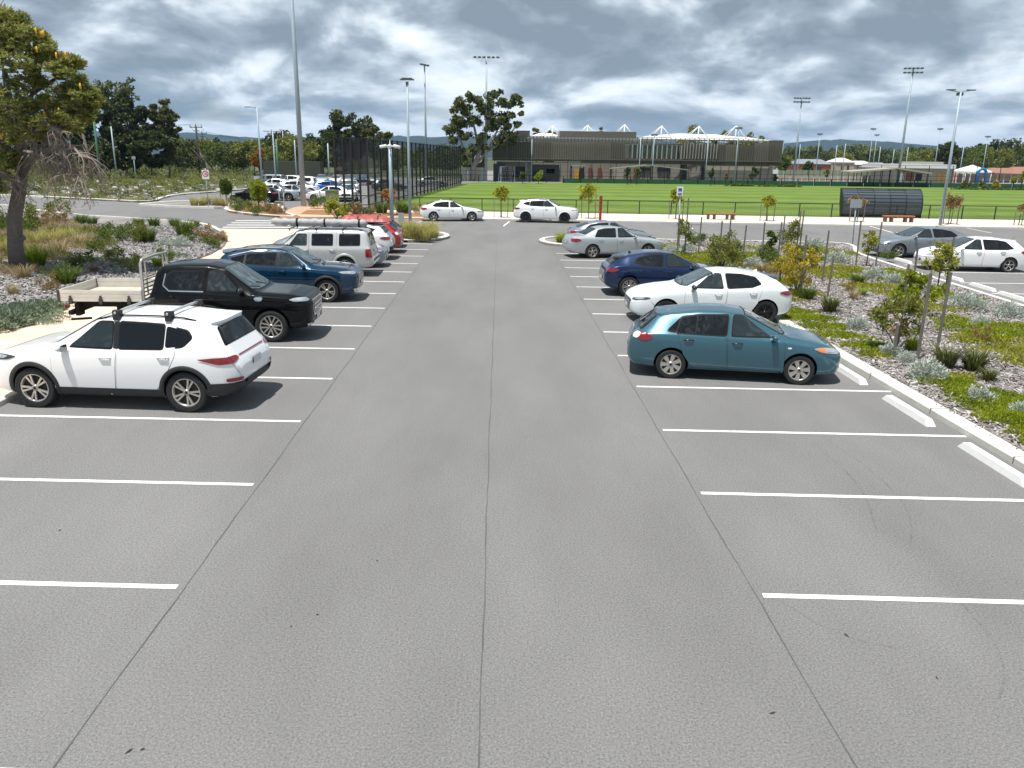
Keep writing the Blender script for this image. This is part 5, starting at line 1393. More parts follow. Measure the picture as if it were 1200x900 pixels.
# right car park
place1('fastback', (1052.3, 302.6), 0, math.pi + .02, 'l', paint_m='paint_midgrey', label='mid grey liftback in the right car park below the curved shelter', cat='car', group='cars in the right car park', wheel=('double', 5, 'rim_silver'))
place2('hatch', (1108, 318), (1181.7, 319.8), 'l', paint_m='paint_white', label='white hatchback in the right car park half behind a staked young tree', cat='car', group='cars in the right car park', wheel=('single', 5, 'rim_silver'))

# the car park beyond the road: (type, px of the middle of the ground line, py, heading, paint, label)
far = [
 ('hatch', 297, 238.0, math.pi, 'paint_black', 'black hatchback with red taillight behind the clipped round tree', 'far'),
 ('crossover', 322, 235.5, 0.0, 'paint_silver', 'silver SUV beyond the black hatchback, past the clipped tree', ''),
 ('hatch', 343, 234.0, 0.1, 'paint_midgrey', 'blue grey hatchback left of the big pale light pole', ''),
 ('hatch', 384, 236.2, math.pi, 'paint_white', 'white hatchback behind the green utility cabinet', ''),
 ('suv', 350, 229.0, 0.0, 'paint_white', 'white hatch just left of the big light pole, second row', ''),
 ('dual_cab', 350, 225.0, math.pi, 'paint_white', 'white ute cut by the big light pole', 'ute'),
 ('crossover', 388, 229.0, 0.1, 'paint_bright_blue', 'bright blue SUV between the big light pole and the black fence', ''),
 ('suv', 406, 236.0, -math.pi / 2 + .1, 'paint_white', 'white SUV facing the camera seen through the black fence posts', ''),
 ('suv', 336, 219.5, math.pi, 'paint_white', 'white wagon at the back left, under the trees', ''),
 ('boxy_wagon', 313, 220.5, math.pi, 'paint_grey', 'dark grey wagon at the far left of the back rows', ''),
 ('crossover', 318, 225.5, math.pi, 'paint_silver', 'silver wagon in front of the dark grey wagon, back rows', ''),
 ('hatch', 376, 216.0, -1.4, 'paint_silver', 'silver hatch at the back just right of the big pole', ''),
 ('sedan', 393, 217.0, -1.5, 'paint_white', 'white sedan facing the camera in the back row', ''),
 ('suv', 408, 218.0, -1.6, 'paint_silver', 'silver SUV in the back row behind the fence return', ''),
 ('crossover', 424, 217.0, -1.5, 'paint_navy', 'dark blue SUV in the back row behind the black fence', ''),
 ('sedan', 439, 216.0, -1.5, 'paint_silver', 'silver sedan at the right end of the back row behind the fence', ''),
 ('hatch', 411, 226.0, -1.5, 'paint_white', 'white hatch in the middle row behind the fence posts', ''),
 ('hatch', 455, 224.0, 0.2, 'paint_grey', 'grey hatch farther along behind the tall black fence', ''),
 ('sedan', 505, 219.0, 0.2, 'paint_silver', 'silver sedan glimpsed behind the far half of the tall fence', ''),
]
for i, (key, px, py, hd_, pm, lab, ex) in enumerate(far):
    p = G(px, py)
    o = build_car(key, 'tray_ute' if ex == 'ute' else 'parked_car', (p.x, p.y + .9, 0), hd_, pm, lab, 'ute' if ex == 'ute' else 'car', GR_F, ('single', 5, 'rim_silver'), small=True)
    if ex == 'ute':
        mb = MB(); mb.box((SL_ - 4.75, 0, .95), (1.7, 1.8, .42)); mb.box((SL_ - 4.75, 0, 1.17), (1.6, 1.7, .03), mi=1); O('tray', mb, ['paint_white', 'car_black'], o)
        for sy in (-1, 1):
            w = bpy.data.objects.new('wheel', WHEELS[('dual_cab', ('single', 5, 'rim_silver'))][0]); COL.objects.link(w); w.parent = o; w.location = (SL_ - 4.15, sy * .80, .385)
# ================================================================== POLES, SIGNS, FURNITURE, FENCES, BUILDINGS
plain('galv', (.33, .41, .46), rough=.5, metal=.1, var=.12, vs=2)
plain('galv_dark', (.10, .11, .12), rough=.5, metal=.3)
plain('pole_green', (.08, .20, .13), rough=.6)
plain('pole_timber', (.05, .055, .04), rough=.9)
plain('white_metal', (.72, .73, .73), rough=.4)
plain('fence_black', (.010, .012, .012), rough=.5)
plain('rust_red', (.26, .045, .02), rough=.6)
plain('bench_timber', (.42, .15, .06), rough=.6, var=.25, vs=6)
plain('bench_leg', (.13, .06, .04), rough=.6)
plain('shelter_dark', (.075, .095, .11), rough=.4, metal=.3, var=.15, bump=0)
plain('shelter_edge', (.012, .014, .016), rough=.5)
plain('box_green', (.17, .23, .12), rough=.55)
plain('sign_back', (.40, .43, .44), rough=.4, metal=.4)
plain('sign_white', (.75, .75, .75), rough=.4)
plain('sign_red', (.55, .02, .02), rough=.4)
plain('sign_blue', (.03, .10, .35), rough=.4)
plain('wire', (.05, .05, .05), rough=.7)

def pole(top, Y, r0, r1, mat='galv', label='', cat='light pole', group='tall poles', name='light_pole', base_plate=True, extra=0.0, lean=0.0):
    t = AT(top[0], top[1], Y); H = t.z + extra
    root = E(name, (t.x, Y, 0), 0, label, cat, group)
    mb = MB(); mb.tube([(0, 0, 0), (0, 0, H * .5), (0, 0, H)], [r0, (r0 + r1) / 2, r1], 12)
    O('pole', mb, mat, root)
    if base_plate and r0 > .07:
        mb = MB(); mb.lathe([(r0 * 1.9, .0), (r0 * 1.9, .03), (r0 * 1.1, .04), (r0 * 1.05, .10)], 16); O('base_plate', mb, mat, root)
    return root, H
def flood(root, H, w, nl, rows=1, mat='galv_dark', ang=0.0, tilt=.5, drop=.0):
    """cross arm with floodlights"""
    mb = MB(); ca, sa = math.cos(ang), math.sin(ang)
    for r_ in range(rows): mb.beam((-w / 2 * ca, -w / 2 * sa, H - .1 - r_ * .7), (w / 2 * ca, w / 2 * sa, H - .1 - r_ * .7), .10, .10)
    O('cross_arm', mb, 'galv', root)
    for r_ in range(rows):
        for k in range(nl):
            f = (k + .5) / nl - .5
            x, y = f * w * ca, f * w * sa
            m = MB(); m.box((x, y - .15, H - .1 - r_ * .7 + .12), (w / nl * .62, .45, .16)); m.box((x, y, H - .1 - r_ * .7), (.06, .08, .25)); o = O('floodlight', m, mat, root)
# big pole behind the left row: its lamps are above the frame
def base_Y(px, py): return G(px, py).y
Y = base_Y(357, 243)
r_, H = pole((345.5, 60), Y, .24, .11, label='thickest pale steel pole rising out of the top of the photo behind the left row', extra=9.0)
flood(r_, H, 3.2, 5)
# CCTV pole
Y = base_Y(459.5, 262)
root, H = pole((457, 172), Y, .13, .11, label='short pole with four white security cameras beside the left row', cat='camera pole', name='camera_pole')
for a in (0.2, 1.75, 3.3, 4.7):
    mb = MB(); ca, sa = math.cos(a), math.sin(a); mb.tube([(0, 0, H), (ca * .25, sa * .25, H + .05)], .05, 8); mb.tube([(ca * .22, sa * .22, H + .06), (ca * .66, sa * .66, H - .02)], [.11, .10], 10); O('security_camera', mb, 'white_metal', root)
mb = MB(); mb.lathe([(.14, H - .02), (.14, H + .1), (.03, H + .14), (.02, H + .45)], 12); O('pole_cap', mb, 'white_metal', root)
mb = MB(); mb.box((.22, 0, .35), (.35, .2, .7)); O('electrical_cabinet', mb, 'sign_back', loc=(root.location.x + .38, Y, 0), label='small grey electrical cabinet at the foot of the camera pole', cat='cabinet')
# light pole in the planter
Y = base_Y(485, 266)
root, H = pole((477, 92), Y, .10, .06, label='slim light pole with a small dark head standing in the left grass planter')
mb = MB(); mb.box((0, 0, H), (.62, .14, .08)); mb.box((-.25, 0, H - .06), (.34, .26, .07)); mb.box((.25, 0, H - .06), (.34, .26, .07)); mb.box((0, 0, H - .28), (.16, .16, .2)); O('lamp_head', mb, 'galv_dark', root)
# far floods round the field
root, H = pole((497.5, 76), 150, .22, .12, label='tall flood pole behind the black fence, its head tilted like a paddle'); flood(root, H, 3.0, 3, 1, ang=1.1)
root, H = pole((570, 67), 150, .24, .13, label='tall flood pole in front of the big eucalypt with six lamps', ); flood(root, H, 4.8, 6, 1)
root, H = pole((939.8, 115), 165, .22, .12, label='flood pole just right of the pavilion with two rows of lamps'); flood(root, H, 3.4, 6, 2)
root, H = pole((1070.5, 80), 150, .24, .13, label='tallest flood pole on the right, over the flat white roof'); flood(root, H, 3.4, 5, 2, ang=-.25)
# double arm street light near the right car park
Y = base_Y(1101.5, 266)
root, H = pole((1126, 108), Y, .115, .07, label='light pole with two spread arms beside the curved shelter, right')
mb = MB(); mb.beam((0, 0, H), (-.85, 0, H + .12), .07, .05); mb.beam((0, 0, H), (.85, 0, H + .16), .07, .05); O('arm', mb, 'galv', root)
for s_ in (-1, 1):
    mb = MB(); mb.box((s_ * .68, 0, H + .14), (.55, .24, .06)); mb.box((s_ * .12, .08, H - .12), (.16, .18, .20)); O('lamp_head', mb, 'galv_dark', root)
# thin court poles
for (px, py, Y, hd, lab) in ((1023.5, 151, 190, 1, 'thin court light with a flat head left of the tallest right pole'), (1027.8, 158, 215, 1, 'thinner court light just behind another, left of the tallest right pole'),
                             (1102, 151, 185, 1, 'court light left of the double arm pole'), (1158, 160, 190, 1, 'court light behind the blue loop at the far right'),
                             (961, 157, 185, 1, 'court light with a small head over the grey roofed house'), (918, 168, 175, 0, 'thin net pole at the right edge of the pavilion'),
                             (938, 169, 190, 0, 'short net pole beside the flood pole right of the pavilion'), (981, 170, 185, 0, 'thin grey net pole in front of the white roofed house'),
                             (991, 168.5, 185, 0, 'second thin net pole in front of the white roofed house'), (1032, 172, 190, 0, 'net pole left of the flat white roof'),
                             (1048, 175, 200, 0, 'short thin pole against the hills over the flat white roof'), (1064.5, 172.5, 190, 0, 'thin pole right of the tallest right pole'),
                             (1129.5, 172, 180, 0, 'thin pole in front of the white marquee'),
                             (617, 162, 152, 0, 'left one of the two thin poles in front of the pavilion, near the goal'), (623.5, 163, 151, 0, 'right one of the two thin poles near the goal and pavilion'),
                             (751, 162, 147, 0, 'thin pole in front of the glazed gap of the pavilion'), (767, 158, 147, 1, 'light pole in front of the pavilion window band'),
                             (830, 163, 147, 0, 'thin pole in front of the plain right half of the pavilion'), (866, 150, 146, 1, 'light pole with a flared head in front of the pavilion right half')):
    root, H = pole((px, py), Y, .10 if not hd else .12, .07, label=lab, group='thin poles round the courts')
    if hd: mb = MB(); mb.box((0, 0, H + .05), (1.2, .3, .14)); mb.box((-.35, 0, H - .12), (.4, .35, .14)); mb.box((.35, 0, H - .12), (.4, .35, .14)); O('lamp_head', mb, 'galv_dark', root)
# left side poles
Y = 92
root, H = pole((301, 126), Y, .13, .07, label='street light with a short arm to the left above the clipped round tree'); mb = MB(); mb.beam((0, 0, H), (-1.0, 0, H + .06), .06, .05); mb.box((-1.0, 0, H + .04), (.6, .22, .07)); O('lamp_head', mb, 'galv_dark', root)
root, H = pole((319.5, 154), 100, .12, .07, label='double armed light pole over the far parked cars'); mb = MB(); mb.beam((-.7, 0, H), (.7, 0, H), .06, .05); mb.box((-.8, 0, H + .02), (.6, .22, .07)); mb.box((.8, 0, H + .02), (.6, .22, .07)); O('lamp_head', mb, 'galv_dark', root)
pole((323.5, 163), 130, .16, .12, 'pole_green', 'short green pole behind the double armed light', group='green poles')
pole((331, 153), 170, .10, .08, label='far grey pole between the green pole and the big pale pole')
pole((345, 164), 125, .12, .08, label='grey pole just left of the big pale pole')
pole((384, 168), 130, .12, .10, label='grey pole in front of the dark round tree by the black fence')
pole((108, 126), 108, .16, .12, 'pole_green', 'green pole in front of the dark trees, at the tip of the banksia branches', group='green poles')
pole((130, 148), 112, .10, .08, 'galv', 'pale grey pole among the dark trees on the left', group='green poles')
root, H = pole((156.5, 184), 112, .05, .05, label='short post with a small sign in front of the dark left trees', cat='sign', name='sign_post'); mb = MB(); mb.box((0, -.05, H - .1), (.5, .04, .4)); O('sign_plate', mb, 'sign_back', root)
# power poles
pp = []
for (px, py, Y, lab) in ((229.3, 147, 150, 'dark timber power pole with crossarm, left of the woods'), (236.5, 155, 190, 'farther power pole just right of the dark one')):
    root, H = pole((px, py), Y, .20, .15, 'pole_timber', lab, 'power pole', 'power poles', 'power_pole')
    mb = MB(); mb.beam((-1.1, 0, H - .3), (1.1, 0, H - .3), .14, .14); mb.beam((-.5, 0, H - .9), (.5, 0, H - .9), .1, .1); O('crossarm', mb, 'pole_timber', root)
    mb = MB()
    for x in (-1.0, 0, 1.0): mb.tube([(x, 0, H - .25), (x, 0, H + .25 if x else H + .6)], .06, 6)
    O('insulator', mb, 'galv', root)
    pp.append(Vector((root.location.x, Y, H)))
for k, dx in enumerate((-1.0, 0.0, 1.0)):
    mb = MB()
    a = pp[0] + Vector((dx, 0, .1)); b = pp[1] + Vector((dx, 0, .1)); c = b + Vector((9, 70, -2.5)); z_ = a + Vector((-45, -30, 0))
    pts = []
    for p, q in ((z_, a), (a, b), (b, c)):
        for t in np.linspace(0, 1, 10)[:-1]: m = p.lerp(q, float(t)); m.z -= 1.2 * 4 * t * (1 - t) * .5; pts.append(m)
    pts.append(c); mb.tube(pts, .022, 4); O('power_line', mb, 'wire', label=['left hand wire strung between the two power poles', 'middle wire strung between the two power poles', 'right hand wire strung between the two power poles'][k], cat='power line', group='power lines')

# ---------------- signs
def seg_text(mb, txt, cx, cz, h, y, mi=0):
    """small block lettering from strokes (x right, z up, on the plane y)"""
    F = {'P': [(0, 0, 0, 2), (0, 2, 1, 2), (1, 2, 1, 1), (0, 1, 1, 1)], '1': [(.5, 0, .5, 2)], '0': [(0, 0, 0, 2), (0, 2, 1, 2), (1, 2, 1, 0), (0, 0, 1, 0)]}
    w = h * .5; x = cx - len(txt) * w * .7 + w * .2
    for ch in txt:
        for a, b, c, d in F.get(ch, []): mb.beam((x + a * w, y, cz - h / 2 + b * h / 2), (x + c * w, y, cz - h / 2 + d * h / 2), .012, h * .18, mi, up=(0, 0, 1) if a != c else (1, 0, 0))
        x += w * 1.4
p = G(244.5, 243, .1); Y = p.y
t = AT(241.5, 206, Y); root = E('road_sign', (p.x, Y, .1), 0, 'round red ringed speed sign on a post in the island by the side road', 'sign')
mb = MB(); mb.tube([(0, 0, 0), (0, 0, t.z + .5)], .035, 8); O('post', mb, 'galv', root)
mb = MB(); mb.box((0, -.05, t.z), (.56, .03, .72)); pl = O('sign_plate', mb, 'sign_white', root)
mb = MB(); n = 24; V = []
for k in range(n):
    a = 2 * math.pi * k / n
    for r_ in (.17, .245): V.append((r_ * math.cos(a), -.07, t.z + .06 + r_ * math.sin(a)))
mb.add(V, [(2 * k, 2 * k + 1, (2 * k + 3) % (2 * n), (2 * k + 2) % (2 * n)) for k in range(n)]); O('red_ring', mb, 'sign_red', pl)
mb = MB(); seg_text(mb, '10', 0, t.z + .06, .16, -.068); O('lettering', mb, 'car_black', pl)
# white sign, right bed
def small_sign(base, top, wd, ht, mat, label, ymul=-1, blk=None):
    p = G(*base); t = AT(top[0], top[1], p.y); root = E('sign_post', (p.x, p.y, .0), 0, label, 'sign')
    mb = MB(); mb.tube([(0, 0, 0), (t.x - p.x, 0, t.z)], .032, 8); O('post', mb, 'galv', root)
    mb = MB(); mb.box((t.x - p.x, ymul * .05, t.z - ht / 2), (wd, .02, ht)); pl = O('sign_plate', mb, mat, root)
    if blk:
        mb = MB(); mb.box((t.x - p.x, ymul * .066, t.z - ht * .32), (wd * .55, .008, ht * .3)); O('sign_symbol', mb, blk, pl)
        mb = MB(); mb.box((t.x - p.x, ymul * .066, t.z - ht * .72), (wd * .7, .008, ht * .05)); mb.box((t.x - p.x, ymul * .066, t.z - ht * .84), (wd * .5, .008, ht * .05)); O('lettering', mb, 'car_black', pl)
small_sign((795.5, 297.5), (797, 218.5), .30, .44, 'sign_white', 'small upright white parking sign on a pole behind the silver sedan', blk='sign_blue')
small_sign((999, 287.5), (1003.5, 233.5), .62, .44, 'sign_back', 'grey back of a sign on a pole in front of the curved shelter')
small_sign((333.5, 253.5), (332, 219), .22, .24, 'sign_back', 'right one of two slim sign poles by the zebra crossing', )
small_sign((329, 251), (326, 214), .22, .24, 'sign_back', 'left one of two slim sign poles by the zebra crossing')
small_sign((317, 214), (314.5, 204), .9, .9, 'sign_white', 'pale square sign among the shrubs behind the far parked cars')
# rust red wayfinding post
p = G(703, 261.5); t = AT(704.3, 229.5, p.y)
root = E('wayfinding_post', (p.x, p.y, 0), 0, 'rust red square post standing at the road edge right of the white SUV', 'post')
mb = MB(); mb.box((0, 0, t.z * .75), (.19, .19, t.z * .5)); O('upper_panel', mb, 'rust_red', root)
mb = MB(); mb.box((0, 0, t.z * .25), (.17, .17, t.z * .5)); O('lower_panel', mb, 'sign_red', root)
# utility cabinet
p = G(390, 245.5); t = AT(390, 223.5, p.y); w = (AT(398, 240, p.y) - AT(381.5, 240, p.y)).x
root = E('utility_cabinet', (p.x, p.y, 0), .25, 'olive green utility cabinet in front of the far car park', 'cabinet')
mb = MB(); mb.box((0, 0, t.z / 2), (w * .92, .8, t.z)); O('housing', mb, 'box_green', root)
mb = MB(); mb.box((0, 0, t.z + .03), (w, .9, .07)); O('lid', mb, 'box_green', root)
mb = MB(); mb.box((-.02, -.41, t.z * .5), (w * .4, .02, t.z * .85)); O('door', mb, 'box_green', root)
# second dark green cabinet / container at the back
p = AT(345, 205, 140)
root = E('site_container', (p.x, 140, 0), 0, 'dark green screened enclosure under the trees behind the car park', 'enclosure')
mb = MB(); mb.box((0, 0, 1.6), (9.5, 3, 3.2)); O('wall', mb, 'shade_green' if 'shade_green' in MATS else 'pole_timber', root)

# benches
def bench(x0, x1, py, seat_py, label):
    p = G((x0 + x1) / 2, py); a = AT(x0, py, p.y); b = AT(x1, py, p.y); w = b.x - a.x
    t = AT((x0 + x1) / 2, seat_py, p.y).z
    root = E('bench', (p.x, p.y + .2, .07), math.atan(tilt), label, 'bench', 'timber benches on the far footpath')
    h = .46
    for k in range(4):
        mb = MB(); mb.box((0, -.18 + k * .12, h - .03), (w, .10, .07)); O('seat_slat', mb, 'bench_timber', root)
    for s_ in (-1, 1):
        for q in (0, 1):
            mb = MB(); mb.box((s_ * (w / 2 - .16 - q * .45), 0, (h - .06) / 2), (.14, .42, h - .06)); O('leg', mb, 'bench_leg', root)
bench(828, 862, 258.5, 250.5, 'low timber bench on the far footpath left of the curved shelter')
bench(1036, 1071, 261.5, 253, 'low timber bench on the far footpath in front of the curved shelter')

# ---------------- low black fence along the field
def fence_y(x): return farline(x, YF)
x0 = G(432, 250).x; x1 = 74.0; Hf = AT(700, 234.6, fence_y(6)).z
froot = E('field_fence', (0, 0, 0), 0, 'low black post and rail fence along the near edge of the green field', 'fence')
n = int((x1 - x0) / 2.5)
pm = MB(); pm.box((0, 0, Hf / 2), (.07, .07, Hf)); pme = pm.mesh('post'); pme.materials.append(MATS['fence_black'])
xref = G(711, 251).x
for k in range(-60, 60):
    x = xref + 2.52 * k
    if x < x0 or x > x1: continue
    o = bpy.data.objects.new('post', pme); COL.objects.link(o); o.parent = froot; o.location = (x, fence_y(x), 0)
for z, w in ((Hf, .055), (.12, .04)):
    mb = MB(); mb.beam((x0, fence_y(x0), z), (x1, fence_y(x1), z), w, w); O('rail', mb, 'fence_black', froot)
mb = MB()
for z in np.linspace(.25, Hf - .1, 9): mb.beam((x0, fence_y(x0), z), (x1, fence_y(x1), z), .006, .006)
x = x0
while x < x1:
    mb.beam((x, fence_y(x), .12), (x, fence_y(x), Hf), .006, .006, up=(0, 1, 0)); x += .12
O('mesh_panel', mb, 'fence_black', froot, kind='stuff')

# ---------------- tall black court fence
def net_mat(name, cov):
    m, nt, b = _new(name); b.inputs['Base Color'].default_value = (.012, .014, .018, 1); b.inputs['Roughness'].default_value = .8
    tr = _n(nt, 'ShaderNodeBsdfTransparent'); mx = _n(nt, 'ShaderNodeMixShader')
    g = _n(nt, 'ShaderNodeTexCoord'); no = _n(nt, 'ShaderNodeTexNoise'); no.inputs['Scale'].default_value = .6; nt.links.new(g.outputs['Object'], no.inputs['Vector'])
    mr = _n(nt, 'ShaderNodeMapRange'); nt.links.new(no.outputs['Fac'], mr.inputs[0]); mr.inputs[3].default_value = cov - .10; mr.inputs[4].default_value = cov + .10
    nt.links.new(mr.outputs[0], mx.inputs[0]); nt.links.new(tr.outputs[0], mx.inputs[1]); nt.links.new(b.outputs[0], mx.inputs[2]); nt.links.new(mx.outputs[0], nt.nodes['Material Output'].inputs[0])
net_mat('net_dense', .82); net_mat('net_light', .50)
A = G(395, 245.5); Bp = G(432.5, 245.0); Cp = G(540, 216.0)
HT = (AT(432.5, 160, Bp.y).z + AT(540, 173.5, Cp.y).z) / 2
print('tall fence', A, Bp, Cp, HT, AT(395, 156, A.y).z)
troot = E('court_fence', (0, 0, 0), 0, 'tall black netted fence on close posts running away beside the field', 'fence')
tp = MB(); tp.box((0, 0, HT / 2), (.16, .16, HT)); tpm = tp.mesh('post'); tpm.materials.append(MATS['fence_black'])
def tpost(p):
    o = bpy.data.objects.new('post', tpm); COL.objects.link(o); o.parent = troot; o.location = (p.x, p.y, 0)
for k in range(4): tpost(A.lerp(Bp, k / 4))
D = (Cp - Bp).length; nn_ = int(D / 2.55)
for k in range(nn_ + 1): tpost(Bp.lerp(Cp, k / nn_))
for z in (HT - .05, HT * .50, .35, 1.1):
    for a, b in ((A, Bp), (Bp, Cp)):
        mb = MB(); mb.beam((a.x, a.y, z), (b.x, b.y, z), .07, .07); O('rail', mb, 'fence_black', troot)
def netq(a, b, z0, z1, mat):
    mb = MB(); n = max(2, int((b - a).length / 2.5)); V = []
    for k in range(n + 1):
        q = a.lerp(b, k / n)
        for z in np.linspace(z0, z1, 4): V.append((q.x, q.y + .02, z))
    mb.add(V, [(k * 4 + j, (k + 1) * 4 + j, (k + 1) * 4 + j + 1, k * 4 + j + 1) for k in range(n) for j in range(3)]); O('net', mb, mat, troot)
netq(A, Bp, HT * .5, HT, 'net_dense'); netq(Bp, Cp, HT * .5, HT, 'net_light'); netq(Bp, Cp, .1, HT * .5, 'net_light')
far_a = A + Vector((-1.5, 12, 0)); netq(far_a, Vector((Cp.x - 10, Cp.y, 0)), HT * .5, HT, 'net_light')

# ---------------- curved shelter (dugout) at the edge of the field
sx0 = AT(986, 250, fence_y(28) + .8).x; sx1 = AT(1077, 250, fence_y(30) + .8).x; sy = fence_y(28) + .8
Hs = AT(1040, 221.5, sy).z; Wd = sx1 - sx0; Rc = Hs * .62
sroot = E('field_shelter', (sx0, sy, 0), math.atan(tilt), 'dark curved barrel shelter of ribbed panels with its back to the footpath', 'shelter')
prof = []
for k in range(11):
    a = lerp(-.35, 1.0, k / 10) * math.pi / 2
    prof.append((-Rc * .72 * math.cos(a) + .9, Hs - Rc * (1 - math.sin(a))))
prof = [(prof[0][0] - .0, .42)] + prof
npan = 5
for j in range(npan):
    xa_, xb_ = Wd * j / npan + .015, Wd * (j + 1) / npan - .015
    mb = MB(); V = []; nr = 12
    for k in range(nr + 1):
        x = lerp(xa_, xb_, k / nr)
        for (y, z) in prof: V.append((x, y, z))
    m_ = len(prof)
    mb.add(V, [(k * m_ + i, (k + 1) * m_ + i, (k + 1) * m_ + i + 1, k * m_ + i + 1) for k in range(nr) for i in range(m_ - 1)], 0, True)
    O('roof_panel', mb, 'shelter_dark', sroot)
    mb = MB()
    for k in range(1, 12):  # horizontal ribs
        a, b = prof[k - 1], prof[k]; mb.beam((xa_, b[0] - .015, b[1] + .01), (xb_, b[0] - .015, b[1] + .01), .03, .03)
    O('panel_rib', mb, 'shelter_edge' if j % 2 else 'shelter_dark', sroot)
for j in range(npan + 1):
    x = Wd * j / npan; mb = MB(); mb.tube([(x, p_[0] - .02, p_[1] + .02) for p_ in prof], .03, 6); O('rib', mb, 'shelter_edge', sroot)
for s_ in (0, 1):
    mb = MB(); x = Wd * s_; V = [(x, p_[0], p_[1]) for p_ in prof] + [(x, .9, Hs - .02), (x, .75, Hs * .5), (x, .35, 0), (x, -.15, 0)]
    mb.add(V, [tuple(range(len(V)))]); mb.add([(v_[0] + .05, v_[1], v_[2]) for v_ in V], [tuple(reversed(range(len(V))))]); O('end_panel', mb, 'shelter_edge', sroot)
for j in range(npan * 2):
    x = Wd * (j + .5) / (npan * 2); mb = MB(); mb.box((x, prof[0][0] + .05, .22), (.05, .05, .44)); O('leg', mb, 'shelter_edge', sroot)
mb = MB(); mb.box((Wd / 2, .45, .45), (Wd - .4, .35, .05)); O('bench_seat', mb, 'shelter_edge', sroot)

# ---------------- far boundary fence of the field with green shade cloth
plain('shade_green', (.012, .085, .035), rough=.8, var=.3, vs=.6)
fa, fb = G(640, 214.3), G(1200, 221.2); dfe = (fb - fa).normalized(); fb2 = fa + dfe * 150; fa2 = fa - dfe * 18
groot = E('boundary_fence', (0, 0, 0), 0, 'low far fence with green shade cloth between black posts at the back of the field', 'fence')
pm2 = MB(); pm2.box((0, 0, .62), (.12, .12, 1.24)); pm2m = pm2.mesh('post'); pm2m.materials.append(MATS['fence_black'])
L_ = (fb2 - fa2).length; k = 0
while k * 3.0 < L_:
    q = fa2 + dfe * k * 3.0; o = bpy.data.objects.new('post', pm2m); COL.objects.link(o); o.parent = groot; o.location = (q.x, q.y - .1, 0)
    if k * 3.0 > 18 + 0 and (k + 1) * 3 < L_:
        q2 = q + dfe * 2.9; mb = MB(); mb.beam((q.x, q.y, .42), (q2.x, q2.y, .42), .02, .8); O('shade_panel', mb, 'shade_green', groot)
    k += 1
mb = MB(); mb.beam((fa2.x, fa2.y, 1.22), (fb2.x, fb2.y, 1.22), .06, .08); O('rail', mb, 'fence_black', groot)
# high ball fence posts behind it
hroot = E('ball_fence', (0, 0, 0), 0, 'tall thin dark ball fence posts in front of the pavilion and courts', 'fence')
pm3 = MB(); pm3.box((0, 0, 1.9), (.09, .09, 3.8)); pm3m = pm3.mesh('post'); pm3m.materials.append(MATS['fence_black'])
q0 = fa2 + Vector((0, 3, 0)); k = 0
while k * 4.4 < L_:
    q = q0 + dfe * k * 4.4; o = bpy.data.objects.new('post', pm3m); COL.objects.link(o); o.parent = hroot; o.location = (q.x, q.y, 0); k += 1
for z in (3.78, 1.9):
    mb = MB(); mb.beam((q0.x, q0.y, z), (q0.x + dfe.x * L_, q0.y + dfe.y * L_, z), .05, .05); O('rail', mb, 'fence_black', hroot)

# ---------------- goals
def goal(px, py, w, h, label):
    p = G(px, py); root = E('goal_frame', (p.x, p.y, .05), .3, label, 'goal', 'white goals by the pavilion')
    mb = MB()
    mb.tube([(-w / 2, 0, 0), (-w / 2, 0, h), (w / 2, 0, h), (w / 2, 0, 0)], .07, 6)
    for s_ in (-1, 1): mb.tube([(s_ * w / 2, 0, h), (s_ * w / 2, .6, h), (s_ * w / 2, 1.6, 0), (s_ * w / 2, 0, 0)], .05, 6)
    O('frame', mb, 'white_metal', root)
    mb = MB()
    for x in np.linspace(-w / 2, w / 2, 9): mb.beam((x, .6, h), (x, 1.6, 0), .02, .02)
    for t_ in np.linspace(.1, .9, 6): mb.beam((-w / 2, .6 + t_, h * (1 - t_)), (w / 2, .6 + t_, h * (1 - t_)), .02, .02)
    O('net', mb, 'white_metal', root)
goal(595, 213.2, 2.6, 2.6, 'white goal frame standing by the dark tank at the left of the pavilion')
goal(781, 213.0, 3.0, 2.4, 'white goal frame in front of the middle of the pavilion')

# ================================================================== PAVILION
plain('screen_brown', (.105, .092, .072), rough=.6, metal=.2, var=.25, vs=.25)
plain('screen_light', (.16, .145, .115), rough=.6, metal=.2, var=.3, vs=.3)
plain('fin_brown', (.15, .135, .11), rough=.5, metal=.3, var=.2)
plain('fin_silver', (.35, .36, .35), rough=.4, metal=.3, var=.2)
plain('roof_pav', (.14, .14, .14), rough=.8)
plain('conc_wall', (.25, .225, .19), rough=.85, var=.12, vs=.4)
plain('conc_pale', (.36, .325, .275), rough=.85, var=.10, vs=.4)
plain('dark_open', (.012, .012, .014), rough=.6)
plain('tank_blue', (.035, .05, .07), rough=.5, metal=.2)
plain('door_yellow', (.60, .30, .01), rough=.5)
plain('door_brown', (.17, .055, .03), rough=.5)
plain('membrane', (.74, .73, .70), rough=.5, var=.03)
glass('pav_glass', (.03, .045, .03), rough=.08)
YB = 152.0
def bx_(x0, x1, y0, y1, Y, dep, mb=None, mi=0):
    """box whose front face spans the given photo pixels at distance Y"""
    a = AT(x0, y1, Y); b = AT(x1, y0, Y); mb = mb or MB()
    z0 = AT((x0 + x1) / 2, y1, Y).z; z1 = AT((x0 + x1) / 2, y0, Y).z
    mb.box(((a.x + b.x) / 2, Y + dep / 2, (z0 + z1) / 2), (b.x - a.x, dep, z1 - z0), mi=mi); return mb
xP0, xP1 = AT(577, 200, YB).x, AT(915, 200, YB).x
zt_low = AT(745, 168, YB).z; z_mid = AT(745, 192, YB).z; z_top_r = AT(915, 164.5, YB).z
proot = E('sports_pavilion', (0, 0, 0), 0, 'two storey sports pavilion with a brown metal screen upper floor and white masts behind', 'building')
